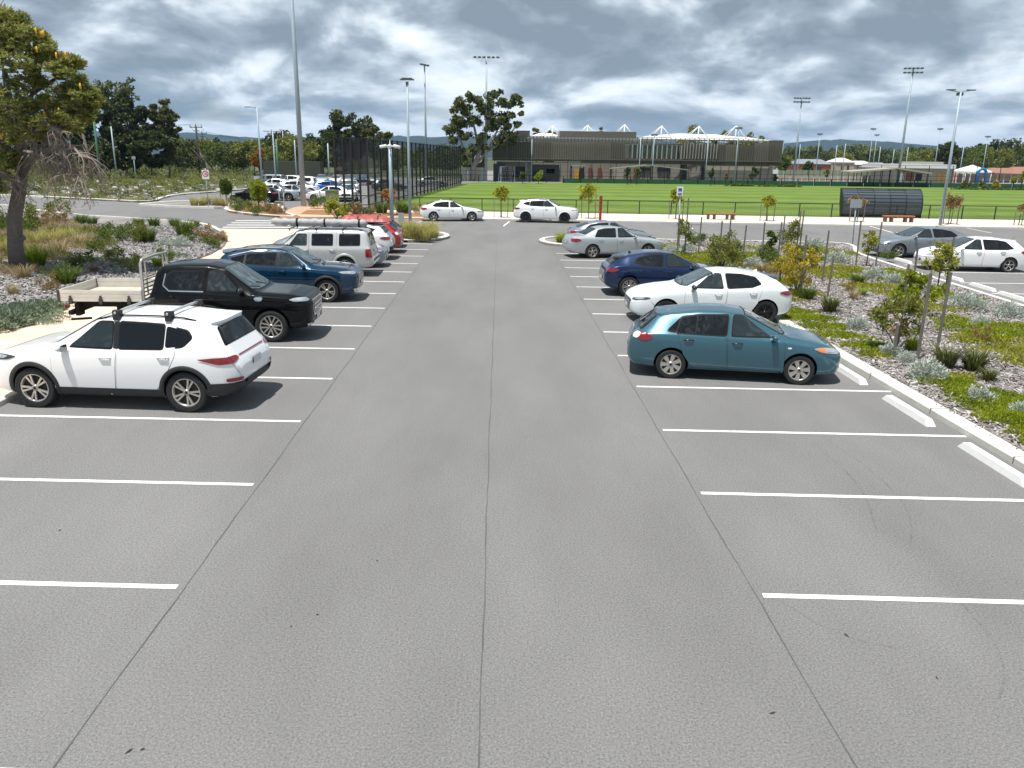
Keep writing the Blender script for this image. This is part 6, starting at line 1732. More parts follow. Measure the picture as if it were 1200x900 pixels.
mb = MB(); mb.box(((xP0 + xP1) / 2, YB + 12.5, z_mid / 2), (xP1 - xP0 - 1.5, 22, z_mid)); O('lower_wall', mb, 'conc_wall', proot)
# upper storey: curved screen
def pav_y(x):
    f = (x - xP0) / (xP1 - xP0); return YB - 2.2 * math.sin(max(0, min(1, (f - .05) / .62)) * math.pi) * (f < .67)
npn = 20
segs = [xP0 + (xP1 - xP0) * k / npn for k in range(npn + 1)]
def zbot(x): return z_mid + (.25 if x < segs[6] else 0)
gap0, gap1 = AT(739, 180, YB).x, AT(798, 180, YB).x
zg0, zg1 = AT(770, 186, YB).z, AT(770, 170, YB).z
for k in range(npn):
    a, b = segs[k], segs[k + 1]
    for (xa_, xb_) in ((a, b),):
        m_ = (xa_ + xb_) / 2
        za, zb_ = zbot(m_), (zt_low if k < 13 else AT(m_ / YB * 1000, 0, 1).z if False else lerp(zt_low, z_top_r, max(0, (k - 17)) / 2 if k > 17 else 0))
        if k == npn - 1: zb_ = z_top_r
        parts_ = [(za, zb_)] if not (gap0 - .5 < m_ < gap1 + .5) else [(za, zg0), (zg1, zb_)]
        for z0, z1 in parts_:
            mb = MB(); ya, yb = pav_y(xa_), pav_y(xb_)
            mb.add([(xa_, ya, z0), (xb_ - .04, yb, z0), (xb_ - .04, yb, z1), (xa_, ya, z1), (xa_, ya + .3, z0), (xb_ - .04, yb + .3, z0), (xb_ - .04, yb + .3, z1), (xa_, ya + .3, z1)],
                   [(0, 1, 2, 3), (7, 6, 5, 4), (3, 2, 6, 7), (0, 4, 5, 1), (0, 3, 7, 4), (1, 5, 6, 2)])
            O('screen_panel', mb, 'screen_brown' if (k in (4, 5, 6, 7, 16, 18)) is False else 'screen_light', proot)
mb = MB(); x = xP0 + .3
while x < xP1 - .2:
    z0 = zbot(x) + .05; 
    if not (gap0 < x < gap1): mb.box((x, pav_y(x) - .10, (z0 + zt_low) / 2), (.07, .18, zt_low - z0 - .1))
    x += .42
O('fins', mb, 'fin_brown', proot, kind='stuff')
mb = MB(); mb.box(((xP0 + xP1) / 2, YB + 13.0, (z_mid + zt_low) / 2), (xP1 - xP0 - 1, 21, zt_low - z_mid - .6)); O('upper_volume', mb, 'roof_pav', proot)
mb = MB(); mb.box(((gap0 + gap1) / 2, YB + 2.2, (zg0 + zg1) / 2), (gap1 - gap0, .2, zg1 - zg0)); O('window_band', mb, 'pav_glass', proot)
for k in range(11):
    x = lerp(gap0, gap1, k / 10); mb = MB(); mb.box((x, pav_y(x) + .1, (zg0 + zg1) / 2), (.16, .3, zg1 - zg0 + .1)); O('mullion', mb, 'fin_silver', proot)
for k in range(12):
    x = lerp(gap1 + .5, gap1 + 6.5, k / 11); mb = MB(); mb.box((x, pav_y(x) - .28, (zg0 + zg1) / 2 + .2), (.12, .2, zg1 - zg0 + .3)); O('fin', mb, 'fin_silver', proot)
# ledge between the storeys and roof balustrade
mb = MB()
for k in range(npn): mb.beam((segs[k], pav_y(segs[k]) - .25, AT(745, 187.5, YB).z), (segs[k + 1], pav_y(segs[k + 1]) - .25, AT(745, 187.5, YB).z), .5, .12)
O('ledge', mb, 'fin_brown', proot)
zr = AT(700, 160.5, YB).z; xr1 = AT(900, 165, YB).x; xr0 = AT(585, 165, YB).x
mb = MB(); x = xr0
while x < xr1: mb.box((x, pav_y(x) + .5, (zt_low + zr) / 2), (.16 if x < gap0 else .09, .14, zr - zt_low)); x += .62 if x < gap0 else .9
O('balustrade_posts', mb, 'fin_brown', proot, kind='stuff')
mb = MB()
for k in range(npn - 1): mb.beam((segs[k], pav_y(segs[k]) + .5, zr), (segs[k + 1], pav_y(segs[k + 1]) + .5, zr), .12, .10)
O('handrail', mb, 'fin_brown', proot)
mb = MB()
for k in range(11): mb.beam((segs[k], pav_y(segs[k]) + .7, lerp(zt_low, zr, .45)), (segs[k + 1], pav_y(segs[k + 1]) + .7, lerp(zt_low, zr, .45)), .05, (zr - zt_low) * .8)
O('balustrade_glass', mb, 'pav_glass' if False else 'fin_silver', proot)
for (x0_, x1_, y0_, y1_, dY, dep, mat, nm) in ((605, 621, 153, 162, 5, 4, 'screen_brown', 'roof_plant_screen'), (656, 746, 154, 168, 6, 6, 'screen_light', 'roof_plant_screen'), (620, 638, 160, 168, 3, 3, 'fin_silver', 'roof_box')):
    O(nm, bx_(x0_, x1_, y0_, y1_, YB + dY, dep), mat, proot)
# white tension roof: two shallow humps
for (x0_, x1_, ytop, yb_) in ((618, 668, 157.0, 165), (686, 703, 157, 167), (745, 905, 158.0, 164.5)):
    Yc = YB + 14; a = AT(x0_, yb_, Yc); b = AT(x1_, yb_ + .8, Yc); zt_ = AT((x0_ * .6 + x1_ * .4), ytop, Yc).z; zb_ = a.z
    nx, ny = 22, 8; V = []
    for i in range(nx + 1):
        for j in range(ny + 1):
            u_, v_ = i / nx, j / ny
            e = math.sin(math.pi * u_ ** .75) ** .8 * math.sin(math.pi * v_)
            V.append((lerp(a.x, b.x, u_), Yc - 6 + 12 * v_, zb_ + (zt_ - zb_) * e * (1 + .05 * math.sin(u_ * 25)) + .2))
    mb = MB(); mb.add(V, [(i * (ny + 1) + j, (i + 1) * (ny + 1) + j, (i + 1) * (ny + 1) + j + 1, i * (ny + 1) + j + 1) for i in range(nx) for j in range(ny)], 0, True)
    O('membrane_roof', mb, 'membrane', proot)
for k, (px, py) in enumerate(((588, 150), (647.5, 147.5), (688.7, 146.7), (732, 146), (775.5, 147.5), (819, 148), (863, 147.5))):
    Yc = YB + 9; t = AT(px, py, Yc); zb_ = AT(px, 163, Yc).z; mb = MB()
    mb.tube([(t.x, Yc, zb_ - 2), (t.x, Yc, t.z)], .12, 6)
    for s_ in (-1, 1): mb.tube([(t.x, Yc, t.z), (t.x + s_ * 2.2, Yc + .3, zb_)], .10, 5); mb.tube([(t.x, Yc, t.z), (t.x + s_ * 3.6, Yc + 2, zb_ - .6)], .06, 5)
    O('mast', mb, 'white_metal', proot)
# ground floor openings and doors
for (x0_, x1_, y0_, y1_, mat, nm) in ((578, 592, 192, 212, 'tank_blue', 'tank'), (592.5, 596, 195, 210, 'dark_open', 'doorway'), (600.5, 615, 195.5, 207.5, 'dark_open', 'opening'), (624, 655, 193, 212, 'dark_open', 'opening'),
    (673, 678.3, 199, 212.2, 'door_yellow', 'door'), (678.6, 684, 197, 212.2, 'dark_open', 'doorway'), (689, 694.3, 197, 212.2, 'door_brown', 'door'), (700, 705, 197, 212.3, 'door_brown', 'door'),
    (719, 731, 198, 212.5, 'conc_pale', 'wall_panel'), (742, 747, 197, 213, 'door_brown', 'door'), (748, 762, 196, 200, 'dark_open', 'opening'), (770, 785, 196, 201, 'dark_open', 'opening'), (796, 805, 193, 213, 'dark_open', 'doorway'),
    (821, 825.5, 194, 213, 'dark_open', 'column'), (640, 650, 198, 203, 'sign_red', 'red_awning')):
    zgr = 0.0
    a = AT(x0_, y1_, YB + 1.4); b = AT(x1_, y0_, YB + 1.4); z0 = max(.02, AT((x0_ + x1_) / 2, y1_, YB + 1.4).z); z1 = b.z
    mb = MB(); mb.box(((a.x + b.x) / 2, YB + 1.4 - (.6 if nm == 'tank' else .0), (z0 + z1) / 2), (b.x - a.x, .35 if nm != 'tank' else 1.2, z1 - z0)); O(nm, mb, mat, proot)
for k in range(22):
    x = lerp(AT(657, 200, YB).x, AT(905, 200, YB).x, k / 21); mb = MB(); mb.box((x, YB + 1.42, z_mid / 2), (.07, .06, z_mid - .1)); O('panel_joint', mb, 'screen_light', proot)
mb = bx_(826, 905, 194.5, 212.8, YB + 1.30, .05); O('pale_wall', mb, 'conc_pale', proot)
for k in range(9):
    x = lerp(AT(828, 200, YB).x, AT(903, 200, YB).x, k / 8); mb = MB(); mb.box((x, YB + 1.24, z_mid / 2), (.08, .06, z_mid - .1)); O('panel_joint', mb, 'screen_light', proot)
# canopies in front
def canopy(x0, y0, x1, y1, Y, dep, label, posts=(0.05, .5, .95), th=.14):
    a, b = AT(x0, y0, Y), AT(x1, y1, Y); root = E('canopy', (a.x, Y, 0), 0, label, 'canopy', 'thin canopies in front of the pavilion and courts')
    mb = MB(); mb.beam((0, 0, a.z), (b.x - a.x, 0, b.z), dep, th); O('roof', mb, 'conc_pale' if th > .2 else 'fin_silver', root)
    for f in posts:
        x = lerp(0, b.x - a.x, f); z = lerp(a.z, b.z, f); mb = MB()
        mb.tube([(x, -dep * .3, 0), (x, -dep * .3, z)], .07, 6); mb.tube([(x, dep * .3, 0), (x, dep * .3, z)], .07, 6); O('post', mb, 'fence_black', root)
canopy(714, 197.5, 757, 193.6, 147.5, 2.4, 'left wing of the thin flat canopy rising toward the middle of the pavilion')
canopy(762, 193.6, 805, 199.0, 147.5, 2.4, 'right wing of the thin flat canopy sloping down from the middle of the pavilion')
canopy(669, 193.8, 685, 194.4, 149, 1.2, 'small canopy above the yellow door of the pavilion', posts=(.05, .95))
canopy(990, 201.5, 1042, 197.5, 147, 5.0, 'left wing of the wide pale canopy beside the courts', posts=(.02, .3, .6, .95), th=.25)
canopy(1044, 197.0, 1084, 203.0, 147, 5.0, 'right wing of the wide pale canopy against the flat roofed club building', posts=(.1, .5, .95), th=.25)
# round sign on a dark board, left of the pavilion
p = AT(560.5, 186, 156); root = E('club_sign', (p.x, 156, 0), 0, 'white ring emblem on a dark board left of the pavilion', 'sign')
mb = MB(); mb.box((0, 0, p.z / 2 + .8), (2.4, .2, p.z + 1.6)); O('board', mb, 'dark_open', root)
mb = MB(); n = 20; V = []
for k in range(n):
    a = 2 * math.pi * k / n
    for r_ in (.42, .78): V.append((r_ * math.cos(a), -.13, p.z + r_ * math.sin(a)))
mb.add(V, [(2 * k, 2 * k + 1, (2 * k + 3) % (2 * n), (2 * k + 2) % (2 * n)) for k in range(n)]); O('ring', mb, 'sign_white', root)
# pale fence left of it
root = E('pale_fence', (0, 0, 0), 0, 'pale mesh panel fence between the tall black fence and the big eucalypt', 'fence')
for k in range(8):
    a = AT(541 + k * 3.6, 204, 150); mb = MB(); mb.box((a.x + .27, 150, AT(545, 196, 150).z / 2), (.50, .05, AT(545, 196, 150).z)); O('panel', mb, 'conc_pale' if k % 2 else 'fin_silver', root)

# ---------------- club building on the right
zc0 = AT(1080, 197, 165)
croot = E('club_building', (0, 0, 0), 0, 'low club building with a flat white roof and yellow doors, right of the courts', 'building')
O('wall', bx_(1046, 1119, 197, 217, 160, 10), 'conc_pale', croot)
O('roof', bx_(1043, 1121, 192.5, 197.3, 159, 12.5), 'membrane', croot)
O('skylight', bx_(1068, 1106, 189.5, 192.4, 163, 4), 'fin_silver', croot)
for (x0_, x1_, y0_, y1_, mat, nm) in ((1061, 1072, 202, 212, 'door_brown', 'door'), (1072.5, 1081, 203, 212, 'dark_open', 'opening'), (1097, 1102.5, 202, 217, 'door_yellow', 'door'), (1103.2, 1108.5, 203, 217, 'door_yellow', 'door'), (1118.5, 1120, 202, 217, 'sign_red', 'pillar'), (1054, 1060, 203, 213, 'sign_white', 'panel')):
    O(nm, bx_(x0_, x1_, y0_, y1_, 159.9, .3), mat, croot)
# marquee
p = AT(1136, 215, 172); root = E('marquee', (p.x, 172, 0), 0, 'white peaked marquee right of the club building', 'marquee')
zt = AT(1136, 193, 172).z; ze = AT(1136, 200.5, 172).z; hw2 = (AT(1152, 200, 172) - AT(1121, 200, 172)).x / 2
mb = MB(); mb.add([(-hw2, -hw2, ze), (hw2, -hw2, ze), (hw2, hw2, ze), (-hw2, hw2, ze), (0, 0, zt), (-hw2, -hw2, ze - .3), (hw2, -hw2, ze - .3), (hw2, hw2, ze - .3), (-hw2, hw2, ze - .3)], [(0, 1, 4), (1, 2, 4), (2, 3, 4), (3, 0, 4), (0, 5, 6, 1), (1, 6, 7, 2), (3, 8, 5, 0)]); O('roof', mb, 'membrane', root)
for a, b in ((-1, -1), (1, -1), (1, 1), (-1, 1)): mb = MB(); mb.tube([(a * hw2 * .96, b * hw2 * .96, 0), (a * hw2 * .96, b * hw2 * .96, ze)], .08, 6); O('leg', mb, 'white_metal', root)
# blue loop
p = AT(1149, 214, 158); mb = MB(); plain('loop_blue', (.01, .17, .42), rough=.4)
zt = AT(1149, 198, 158).z; w2 = (AT(1154, 200, 158) - AT(1144.5, 200, 158)).x / 2
mb.tube([(-w2, 0, 0), (-w2, 0, zt - w2)] + [(w2 * math.cos(a), 0, zt - w2 + w2 * math.sin(a)) for a in np.linspace(math.pi, 0, 9)][1:-1] + [(w2, 0, zt - w2), (w2, 0, 0)], .28, 8)
O('blue_arch', mb, 'loop_blue', loc=(p.x, 158, 0), label='bright blue rounded arch frame left of the brown wall at the right', cat='arch')
# brown wall at the right
root = E('brown_wall', (0, 0, 0), 0, 'long brown timber lap wall behind the far fence at the right edge', 'wall'); x = 1121
plain('lap_brown', (.13, .10, .08), rough=.8, var=.2, vs=.5)
while x < 1235:
    O('panel', bx_(x, x + 7.7, 203.5, 214.5, 176, .2), 'lap_brown', root); x += 8
# houses
def house(px0, px1, py_e, py_r, py_b, Y, wall, roof, label, hip=.5, dep=9, windows=2):
    a, b = AT(px0, py_e, Y), AT(px1, py_e, Y); zr_ = AT((px0 + px1) / 2, py_r, Y).z; ze_ = a.z; W = b.x - a.x
    root = E('house', ((a.x + b.x) / 2, Y + dep / 2, 0), 0, label, 'house', 'houses beyond the sports ground')
    mb = MB(); mb.box((0, 0, ze_ / 2), (W * .94, dep * .94, ze_)); O('wall', mb, wall, root)
    h = W / 2; d_ = dep / 2; r_ = h * (1 - hip)
    mb = MB(); mb.add([(-h, -d_, ze_), (h, -d_, ze_), (h, d_, ze_), (-h, d_, ze_), (-r_, 0, zr_), (r_, 0, zr_)], [(0, 1, 5, 4), (1, 2, 5), (2, 3, 4, 5), (3, 0, 4), (0, 3, 2, 1)]); O('roof', mb, roof, root)
    for k in range(windows):
        x = lerp(-W * .3, W * .3, (k + .5) / windows); mb = MB(); mb.box((x, -dep * .47 - .02, ze_ * .6), (W * .12, .1, ze_ * .35)); O('window', mb, 'pav_glass', root)
plain('wall_brick', (.30, .10, .07), rough=.8, var=.2, vs=2); plain('wall_cream', (.42, .34, .25), rough=.8); plain('tile_grey', (.20, .23, .26), rough=.7, var=.15, vs=3)
plain('tile_white', (.62, .63, .64), rough=.5); plain('tile_terra', (.28, .14, .10), rough=.8, var=.2, vs=3)
house(934, 976, 192, 186.5, 200, 230, 'wall_brick', 'tile_grey', 'grey roofed brick house left of the white roofed ones', .35)
house(980, 1003, 190, 185, 200, 245, 'wall_cream', 'tile_white', 'white roofed cream house beyond the courts', .6)
house(1001, 1026, 193, 188.5, 200, 250, 'wall_cream', 'tile_white', 'smaller white roofed house right of the cream one', .5)
house(1023, 1045, 196, 190.5, 202, 225, 'conc_pale', 'tile_grey', 'pale low house just left of the flat roofed club building', .3)
house(1164, 1200, 202, 197, 208, 230, 'wall_brick', 'tile_terra', 'terracotta tiled house behind the brown wall at the right', .4)
house(1188, 1240, 203.5, 195.5, 209, 215, 'wall_cream', 'tile_terra', 'terracotta roofed cream house at the right frame edge', .4)
house(391, 404, 200, 196, 206, 165, 'wall_cream', 'bark_grey', 'small brown shed roof at the foot of the dark round tree', .2, 6, 0)
# white wall / court screens right of the pavilion
root = E('court_wall', (0, 0, 0), 0, 'long pale court wall right of the pavilion with green mesh above', 'wall')
x = 912.0
while x < 1045:
    O('panel', bx_(x, x + 6.7, 205.5, 214.5, 172, .2), 'conc_pale', root); x += 7
plain('mesh_green', (.20, .28, .18), rough=.8, var=.3)
x = 912.0
while x < 1045:
    O('mesh_screen', bx_(x, x + 6.7, 199.5, 205.2, 172.5, .05), 'mesh_green', root); x += 7
O('notice_board', bx_(905.5, 912, 199, 203.5, 150, .1), 'sign_white', label='small white notice board at the right end of the pavilion', cat='sign')

# ================================================================== HILLS AND HAZE
def hills():
    n = 260; V = []; F = []; r = np.random.default_rng(3); rows = ((3300, 0), (3600, .45), (3900, .8), (4300, 1.0), (5200, .9))
    ph = r.random(12) * 6
    for j, (Y, f) in enumerate(rows):
        for i in range(n):
            x = lerp(-4800, 5200, i / (n - 1))
            pxx = 581 + 935 * x / 4300
            # ridge heights read from the photo (px above the eye level line)
            hpx = np.interp(pxx, [-400, 0, 200, 300, 360, 480, 560, 700, 915, 950, 1000, 1080, 1140, 1200, 1600], [19, 20, 20, 20, 21, 22, 20, 19, 20, 22, 21, 18, 15, 14, 12])
            H = (hpx / 935 * 4300 * 1.0 + CAM_H) + sum(math.sin(x * (.002 + .0013 * k) + ph[k]) * 7 / (1 + .5 * k) for k in range(8))
            V.append((x, Y + 60 * math.sin(x * .004 + j), H * f + (r.random() - .5) * (10 if 0 < j else 0) * f - (60 if f == 0 else 0)))
    for j in range(len(rows) - 1):
        for i in range(n - 1): F.append((j * n + i, j * n + i + 1, (j + 1) * n + i + 1, (j + 1) * n + i))
    mb = MB(); mb.add(V, F, 0, True)
    ground_mat('hill_forest', [(.3, (.010, .020, .012)), (.60, (.022, .036, .020)), (.72, (.07, .065, .045))], scale=.004, detail=8, fine=.05, fine_amt=.5, bump=0)
    O('hills', mb, 'hill_forest', kind='structure')
hills()
def haze():
    m, nt, b = _new('haze'); nt.nodes.remove(b)
    pv = _n(nt, 'ShaderNodeVolumePrincipled'); pv.inputs['Color'].default_value = (.38, .63, 1.0, 1); pv.inputs['Density'].default_value = HAZE_D; pv.inputs['Anisotropy'].default_value = .2
    nt.links.new(pv.outputs[0], nt.nodes['Material Output'].inputs['Volume'])
    mb = MB(); mb.box((200, 3950, 109), (19000, 11500, 222)); o = O('haze', mb, 'haze', kind='stuff')
HAZE_D = 8.5e-5
haze()
# ================================================================== TREES AND PLANTS
r0 = np.random.default_rng(21)
# ---- the big banksia at the left edge
def banksia():
    base = G(21, 318, .1); Y = base.y
    root = E('banksia_tree', (base.x, base.y, .08), 0, 'large banksia tree with yellow flower spikes leaning in at the left edge', 'tree')
    def W(px, py, dy=0.0):
        p = AT(px, py, Y + dy); return (p.x - base.x, dy, p.z - .08)
    mb = MB()
    mb.tube([W(22, 322), W(18, 290), W(17, 255), W(24, 215, .1), W(27, 185, .2), W(20, 150, .2), W(10, 115, .3), W(5, 80, .3)], [.30, .26, .24, .22, .19, .15, .12, .08], 12)
    mb.tube([W(19, 283), W(28, 278), ], [.12, .10], 8)
    mb.tube([W(25, 205), W(45, 175, -.5), W(70, 150, -.8), W(95, 130, -.6)], [.13, .10, .07, .04], 8)
    mb.tube([W(26, 190), W(-5, 160, .5), W(-40, 130, .8)], [.13, .09, .05], 8)
    mb.tube([W(20, 150), W(38, 110, .5), W(50, 70, .4), W(55, 50, .3)], [.10, .07, .05, .03], 7)
    mb.tube([W(10, 115), W(-15, 80, -.5), W(-25, 50)], [.09, .06, .04], 7)
    mb.tube([W(38, 110, .5), W(65, 92, 1.0), W(88, 78, .8)], [.07, .05, .03], 7)
    O('trunk', mb, 'bark_grey', root)
    # crown clumps following the photographed outline
    cl = []
    spec = [(-40, 40, 30), (-15, 32, 26), (5, 30, 24), (22, 42, 26), (38, 48, 18), (50, 58, 14), (-30, 80, 34), (0, 72, 28), (28, 76, 26), (50, 84, 20), (70, 76, 16), (86, 74, 12), (84, 92, 16), (96, 104, 11), (64, 104, 24),
            (40, 112, 26), (10, 115, 28), (-25, 120, 34), (92, 118, 16), (106, 112, 8), (74, 128, 22), (50, 138, 22), (20, 142, 24), (-15, 152, 30), (100, 134, 12), (112, 120, 6), (4, 172, 22), (-30, 180, 28), (40, 156, 16), (78, 146, 14), (-8, 200, 18), (14, 190, 12), (0, 55, 20), (-5, 20, 8), (8, 19, 8), (20, 30, 10), (-45, 225, 22), (-20, 235, 14), (108, 124, 9), (100, 118, 12), (88, 142, 14), (66, 150, 12), (34, 134, 18), (60, 70, 14), (-30, 205, 24), (2, 215, 14)]
    for px, py, rp in spec:
        rm = rp / 935.0 * (Y / .97)
        for k in range(7):
            d = rand_unit(1, r0)[0]; c = W(px + d[0] * rp * .75, py + d[2] * rp * .7, d[1] * rm * 2.2)
            cl.append((c[0], c[1], c[2], rm * (.30 + .22 * r0.random())))
    # leaves grow in whorls at branch ends
    cla = np.array(cl); P = []
    for c in cla:
        nb = 23
        d = rand_unit(nb, r0); d[:, 2] = d[:, 2] * .8 + .1
        tips = c[:3] + d * c[3] * (.5 + .5 * r0.random((nb, 1)))
        for t in tips:
            nl = 10; U = rand_unit(nl, r0); U[:, 2] = np.abs(U[:, 2]) * .7 - .1; U /= np.linalg.norm(U, axis=1, keepdims=True)
            P.append(leaves_np(t + U * .09, U,         .18 * (.7 + .6 * r0.random(nl)), .044 * np.ones(nl), r0))
    foliage('crown', join_np(P), 'leaf_banksia', root)
    tw = MB()
    for c in cla[::2]:
        a = Vector(c[:3]); q = a + Vector(rand_unit(1, r0)[0]) * c[3] * 1.6; tw.tube([a, a.lerp(q, .5) + Vector((0, 0, -.05)), q], [.022, .016, .008], 4)
    O('twigs', tw, 'bark_grey', root, kind='stuff')
    # flower spikes
    for (px, py) in ((12, 20), (18, 32), (20, 33), (22, 29), (42, 36), (49, 40), (51, 39), (12, 58), (17, 59), (27, 57), (43, 58), (66, 65), (70, 64), (77, 64), (84, 65), (59, 81), (54, 125), (52, 134), (69, 130), (94, 101), (61, 76), (1, 160), (62, 135), (-20, 60), (-28, 95)):
        c = W(px, py, -1.2 + r0.random() * .5); mb = MB(); k = .85
        mb.lathe([(.005, -.11 * k), (.034 * k, -.10 * k), (.038 * k, 0), (.034 * k, .10 * k), (.005, .12 * k)], 8, c=c)
        O('flower_spike', mb, 'flower_spent' if px in (22, 70, 84, 54, 62) else 'flower_yellow', root)
    # dead drooping branches
    def dead(start, path, n, spread):
        mb = MB(); pts = [Vector(W(*p)) for p in path]; mb.tube(pts, [.07 * (1 - .8 * i / len(pts)) + .012 for i in range(len(pts))], 6)
        for k in range(n):
            i = int(r0.integers(0, len(pts) - 1)); a = pts[i].lerp(pts[i + 1], float(r0.random()))
            q = [a]; d = Vector((r0.normal() * .5 + .3, r0.normal() * .4, r0.normal() * .3))
            for s_ in range(5):
                d += Vector((r0.normal() * .25 + .05, r0.normal() * .25, -.28 + r0.normal() * .12)); q.append(q[-1] + d.normalized() * spread * (.16 + .1 * r0.random()))
            mb.tube(q, [.024, .018, .014, .011, .008, .006][:len(q)], 4)
            for j in (2, 3, 4):
                q2 = [q[j]]; d2 = Vector((r0.normal(), r0.normal(), -.5)).normalized()
                for s_ in range(2): d2 += Vector((r0.normal() * .3, r0.normal() * .3, -.3)); q2.append(q2[-1] + d2.normalized() * spread * .13)
                mb.tube(q2, .0085, 3)
        O('dead_branch', mb, 'twig_dead', root, label='bare grey drooping dead branch')
    dead(0, [(28, 178), (45, 180, -.4), (62, 186, -.8), (80, 198, -1.0), (95, 206, -1.2)], 62, 1.3)
    dead(0, [(50, 182, -.4), (62, 173, -.7), (75, 169, -.9), (86, 172, -1.0), (94, 183, -1.1), (110, 186, -1.2)], 55, 1.2)
    dead(0, [(26, 160), (40, 156, -.6), (52, 142, -1.0), (60, 150, -1.3), (72, 156, -1.4)], 34, .9)
    dead(0, [(22, 215), (8, 208, -.4), (-8, 200, -.8), (-20, 215, -1.0)], 24, 1.0)
banksia()

# ---- distant trees
def dtree(name, px, py_top, wpx, py_base_Y, mat, bark, label, group, r, H=None, dens=1.0, **kw):
    Y = py_base_Y; t = AT(px, py_top, Y); rx = wpx / 2 / 935 * Y
    H = t.z
    return tree_thing(name, (t.x, Y, 0), H, rx, kw.pop('rz', H * .36), H * .35, r, mat, bark, int(3400 * dens), kw.pop('L', .07 * H ** .5 * 1.5), kw.pop('W', .035 * H ** .5 * 1.5), label=label, group=group, **kw)
G_W = 'trees in the woods behind the ground'
# the big eucalypt
def euca():
    Y = 150; base = AT(552, 213, Y); root = E('eucalyptus_tree', (base.x, Y, 0), 0, 'large open crowned eucalypt left of the pavilion, behind a flood pole', 'tree')
    def W(px, py, dy=0.0):
        p = AT(px, py, Y + dy); return (p.x - base.x, dy, p.z)
    mb = MB(); q = .16
    mb.tube([W(554, 214), W(555, 196), W(562, 178), W(568, 160)], [.55, .45, .38, .3], 10)
    br = [((555, 196), (545, 178), (538, 160), (534, 135)), ((555, 196), (572, 176), (584, 150), (596, 132)), ((562, 178), (556, 150), (548, 125)), ((568, 160), (574, 135), (573, 115)), ((572, 176), (592, 165), (603, 150)), ((545, 178), (532, 172), (527, 160))]
    for b_ in br: mb.tube([W(*p) for p in b_], [.28, .2, .14, .07][:len(b_)], 7)
    O('trunk', mb, 'bark_pale', root)
    cl = []; r = np.random.default_rng(5)
    cs = [(533, 130, 6), (528, 150, 8), (541, 120, 8), (553, 116, 6), (548, 130, 8), (540, 142, 9), (530, 165, 6), (545, 158, 8), (556, 143, 8), (566, 128, 8), (575, 112, 7), (583, 108, 5), (572, 122, 7), (588, 120, 7), (598, 122, 6), (604, 116, 6), (611, 122, 4), (610, 132, 4), (596, 136, 7), (606, 146, 5), (586, 140, 8), (576, 150, 8), (590, 156, 8), (602, 158, 5), (566, 162, 7), (556, 172, 6), (584, 168, 6), (540, 175, 5), (549, 110, 4), (574, 136, 7), (534, 139, 5), (592, 147, 6), (561, 118, 5), (600, 166, 4), (570, 174, 5), (546, 186, 4)]
    for px, py, rp in cs:
        for k in range(9):
            d = rand_unit(1, r)[0]; c = W(px + d[0] * rp * .8, py + d[2] * rp * .6, d[1] * 2.2); cl.append((*c, rp * .16 * (.50 + .28 * r.random())))
    foliage('crown', clump_leaves(cl, 70, .46, .22, r, -.1, .8, .25), 'leaf_euca', root)
euca()
re_ = np.random.default_rng(11)
big_left = [('dark_tree', 135, 84, 54, 150, 'leaf_euca', 'tall open topped tree rising behind the tip of the banksia', .45, .10), ('dark_tree', 148, 108, 60, 146, 'leaf_dark', 'dark broad tree in the middle of the left group', 1.6, .3),
            ('dark_tree', 190, 116, 34, 148, 'leaf_euca', 'slender tree with a pale trunk at the right end of the left group', .6, .2), ('dark_tree', 100, 105, 60, 140, 'leaf_dark', 'dark tree behind the right side of the banksia crown', 1.6, .3),
            ('dark_tree', 60, 112, 70, 150, 'leaf_dark', 'dark tree mostly hidden behind the banksia', 1.4, .3), ('dark_tree', 172, 150, 60, 142, 'leaf_dark', 'low dense dark tree under the left group', 1.5, .3),
            ('dark_tree', 125, 160, 70, 138, 'leaf_dark', 'low dark thicket tree behind the green pole', 1.5, .3), ('dark_tree', 20, 130, 80, 160, 'leaf_dark', 'dark tree at the far left edge behind the banksia', 1.2, .3), ('dark_tree', -40, 120, 90, 160, 'leaf_dark', 'dark tree beyond the left frame edge', .8, .3)]
for nm, px, pt, wp, Y, mt, lab, dn, ho in big_left:
    dtree(nm, px, pt, wp, Y, mt, 'bark_pale' if mt == 'leaf_euca' else 'bark_dark', lab, 'tall trees at the left', re_, dens=dn * 2.2, ncl=80 if dn < 1 else 64, cr=(.13, .24), rz=(AT(px, pt, Y).z) * (.30 if dn < 1 else .40), L=.55, W=.28, hollow=ho)
dtree('round_tree', 410, 129, 62, 150, 'leaf_dark', 'bark_dark', 'large dark round crowned tree behind the black fence return', None, re_, dens=2.6, ncl=60, cr=(.16, .28), L=.5, W=.26)
dtree('round_tree', 441, 137, 30, 146, 'leaf_euca', 'bark_pale', 'smaller brownish tree right of the large round crowned one', None, re_, dens=1.2, ncl=36, cr=(.18, .3), L=.5, W=.26)
dtree('orange_tree', 303, 172, 22, 140, 'leaf_orange', 'bark_dark', 'small orange leaved tree behind the arm light pole', None, re_, dens=.6, ncl=26, cr=(.2, .34), L=.4, W=.24)
dtree('green_tree', 549, 181, 24, 165, 'leaf_mid', 'bark_dark', 'light green tree between the black fence and the big eucalypt', None, re_, dens=.7, ncl=26, cr=(.2, .34), L=.45, W=.25)
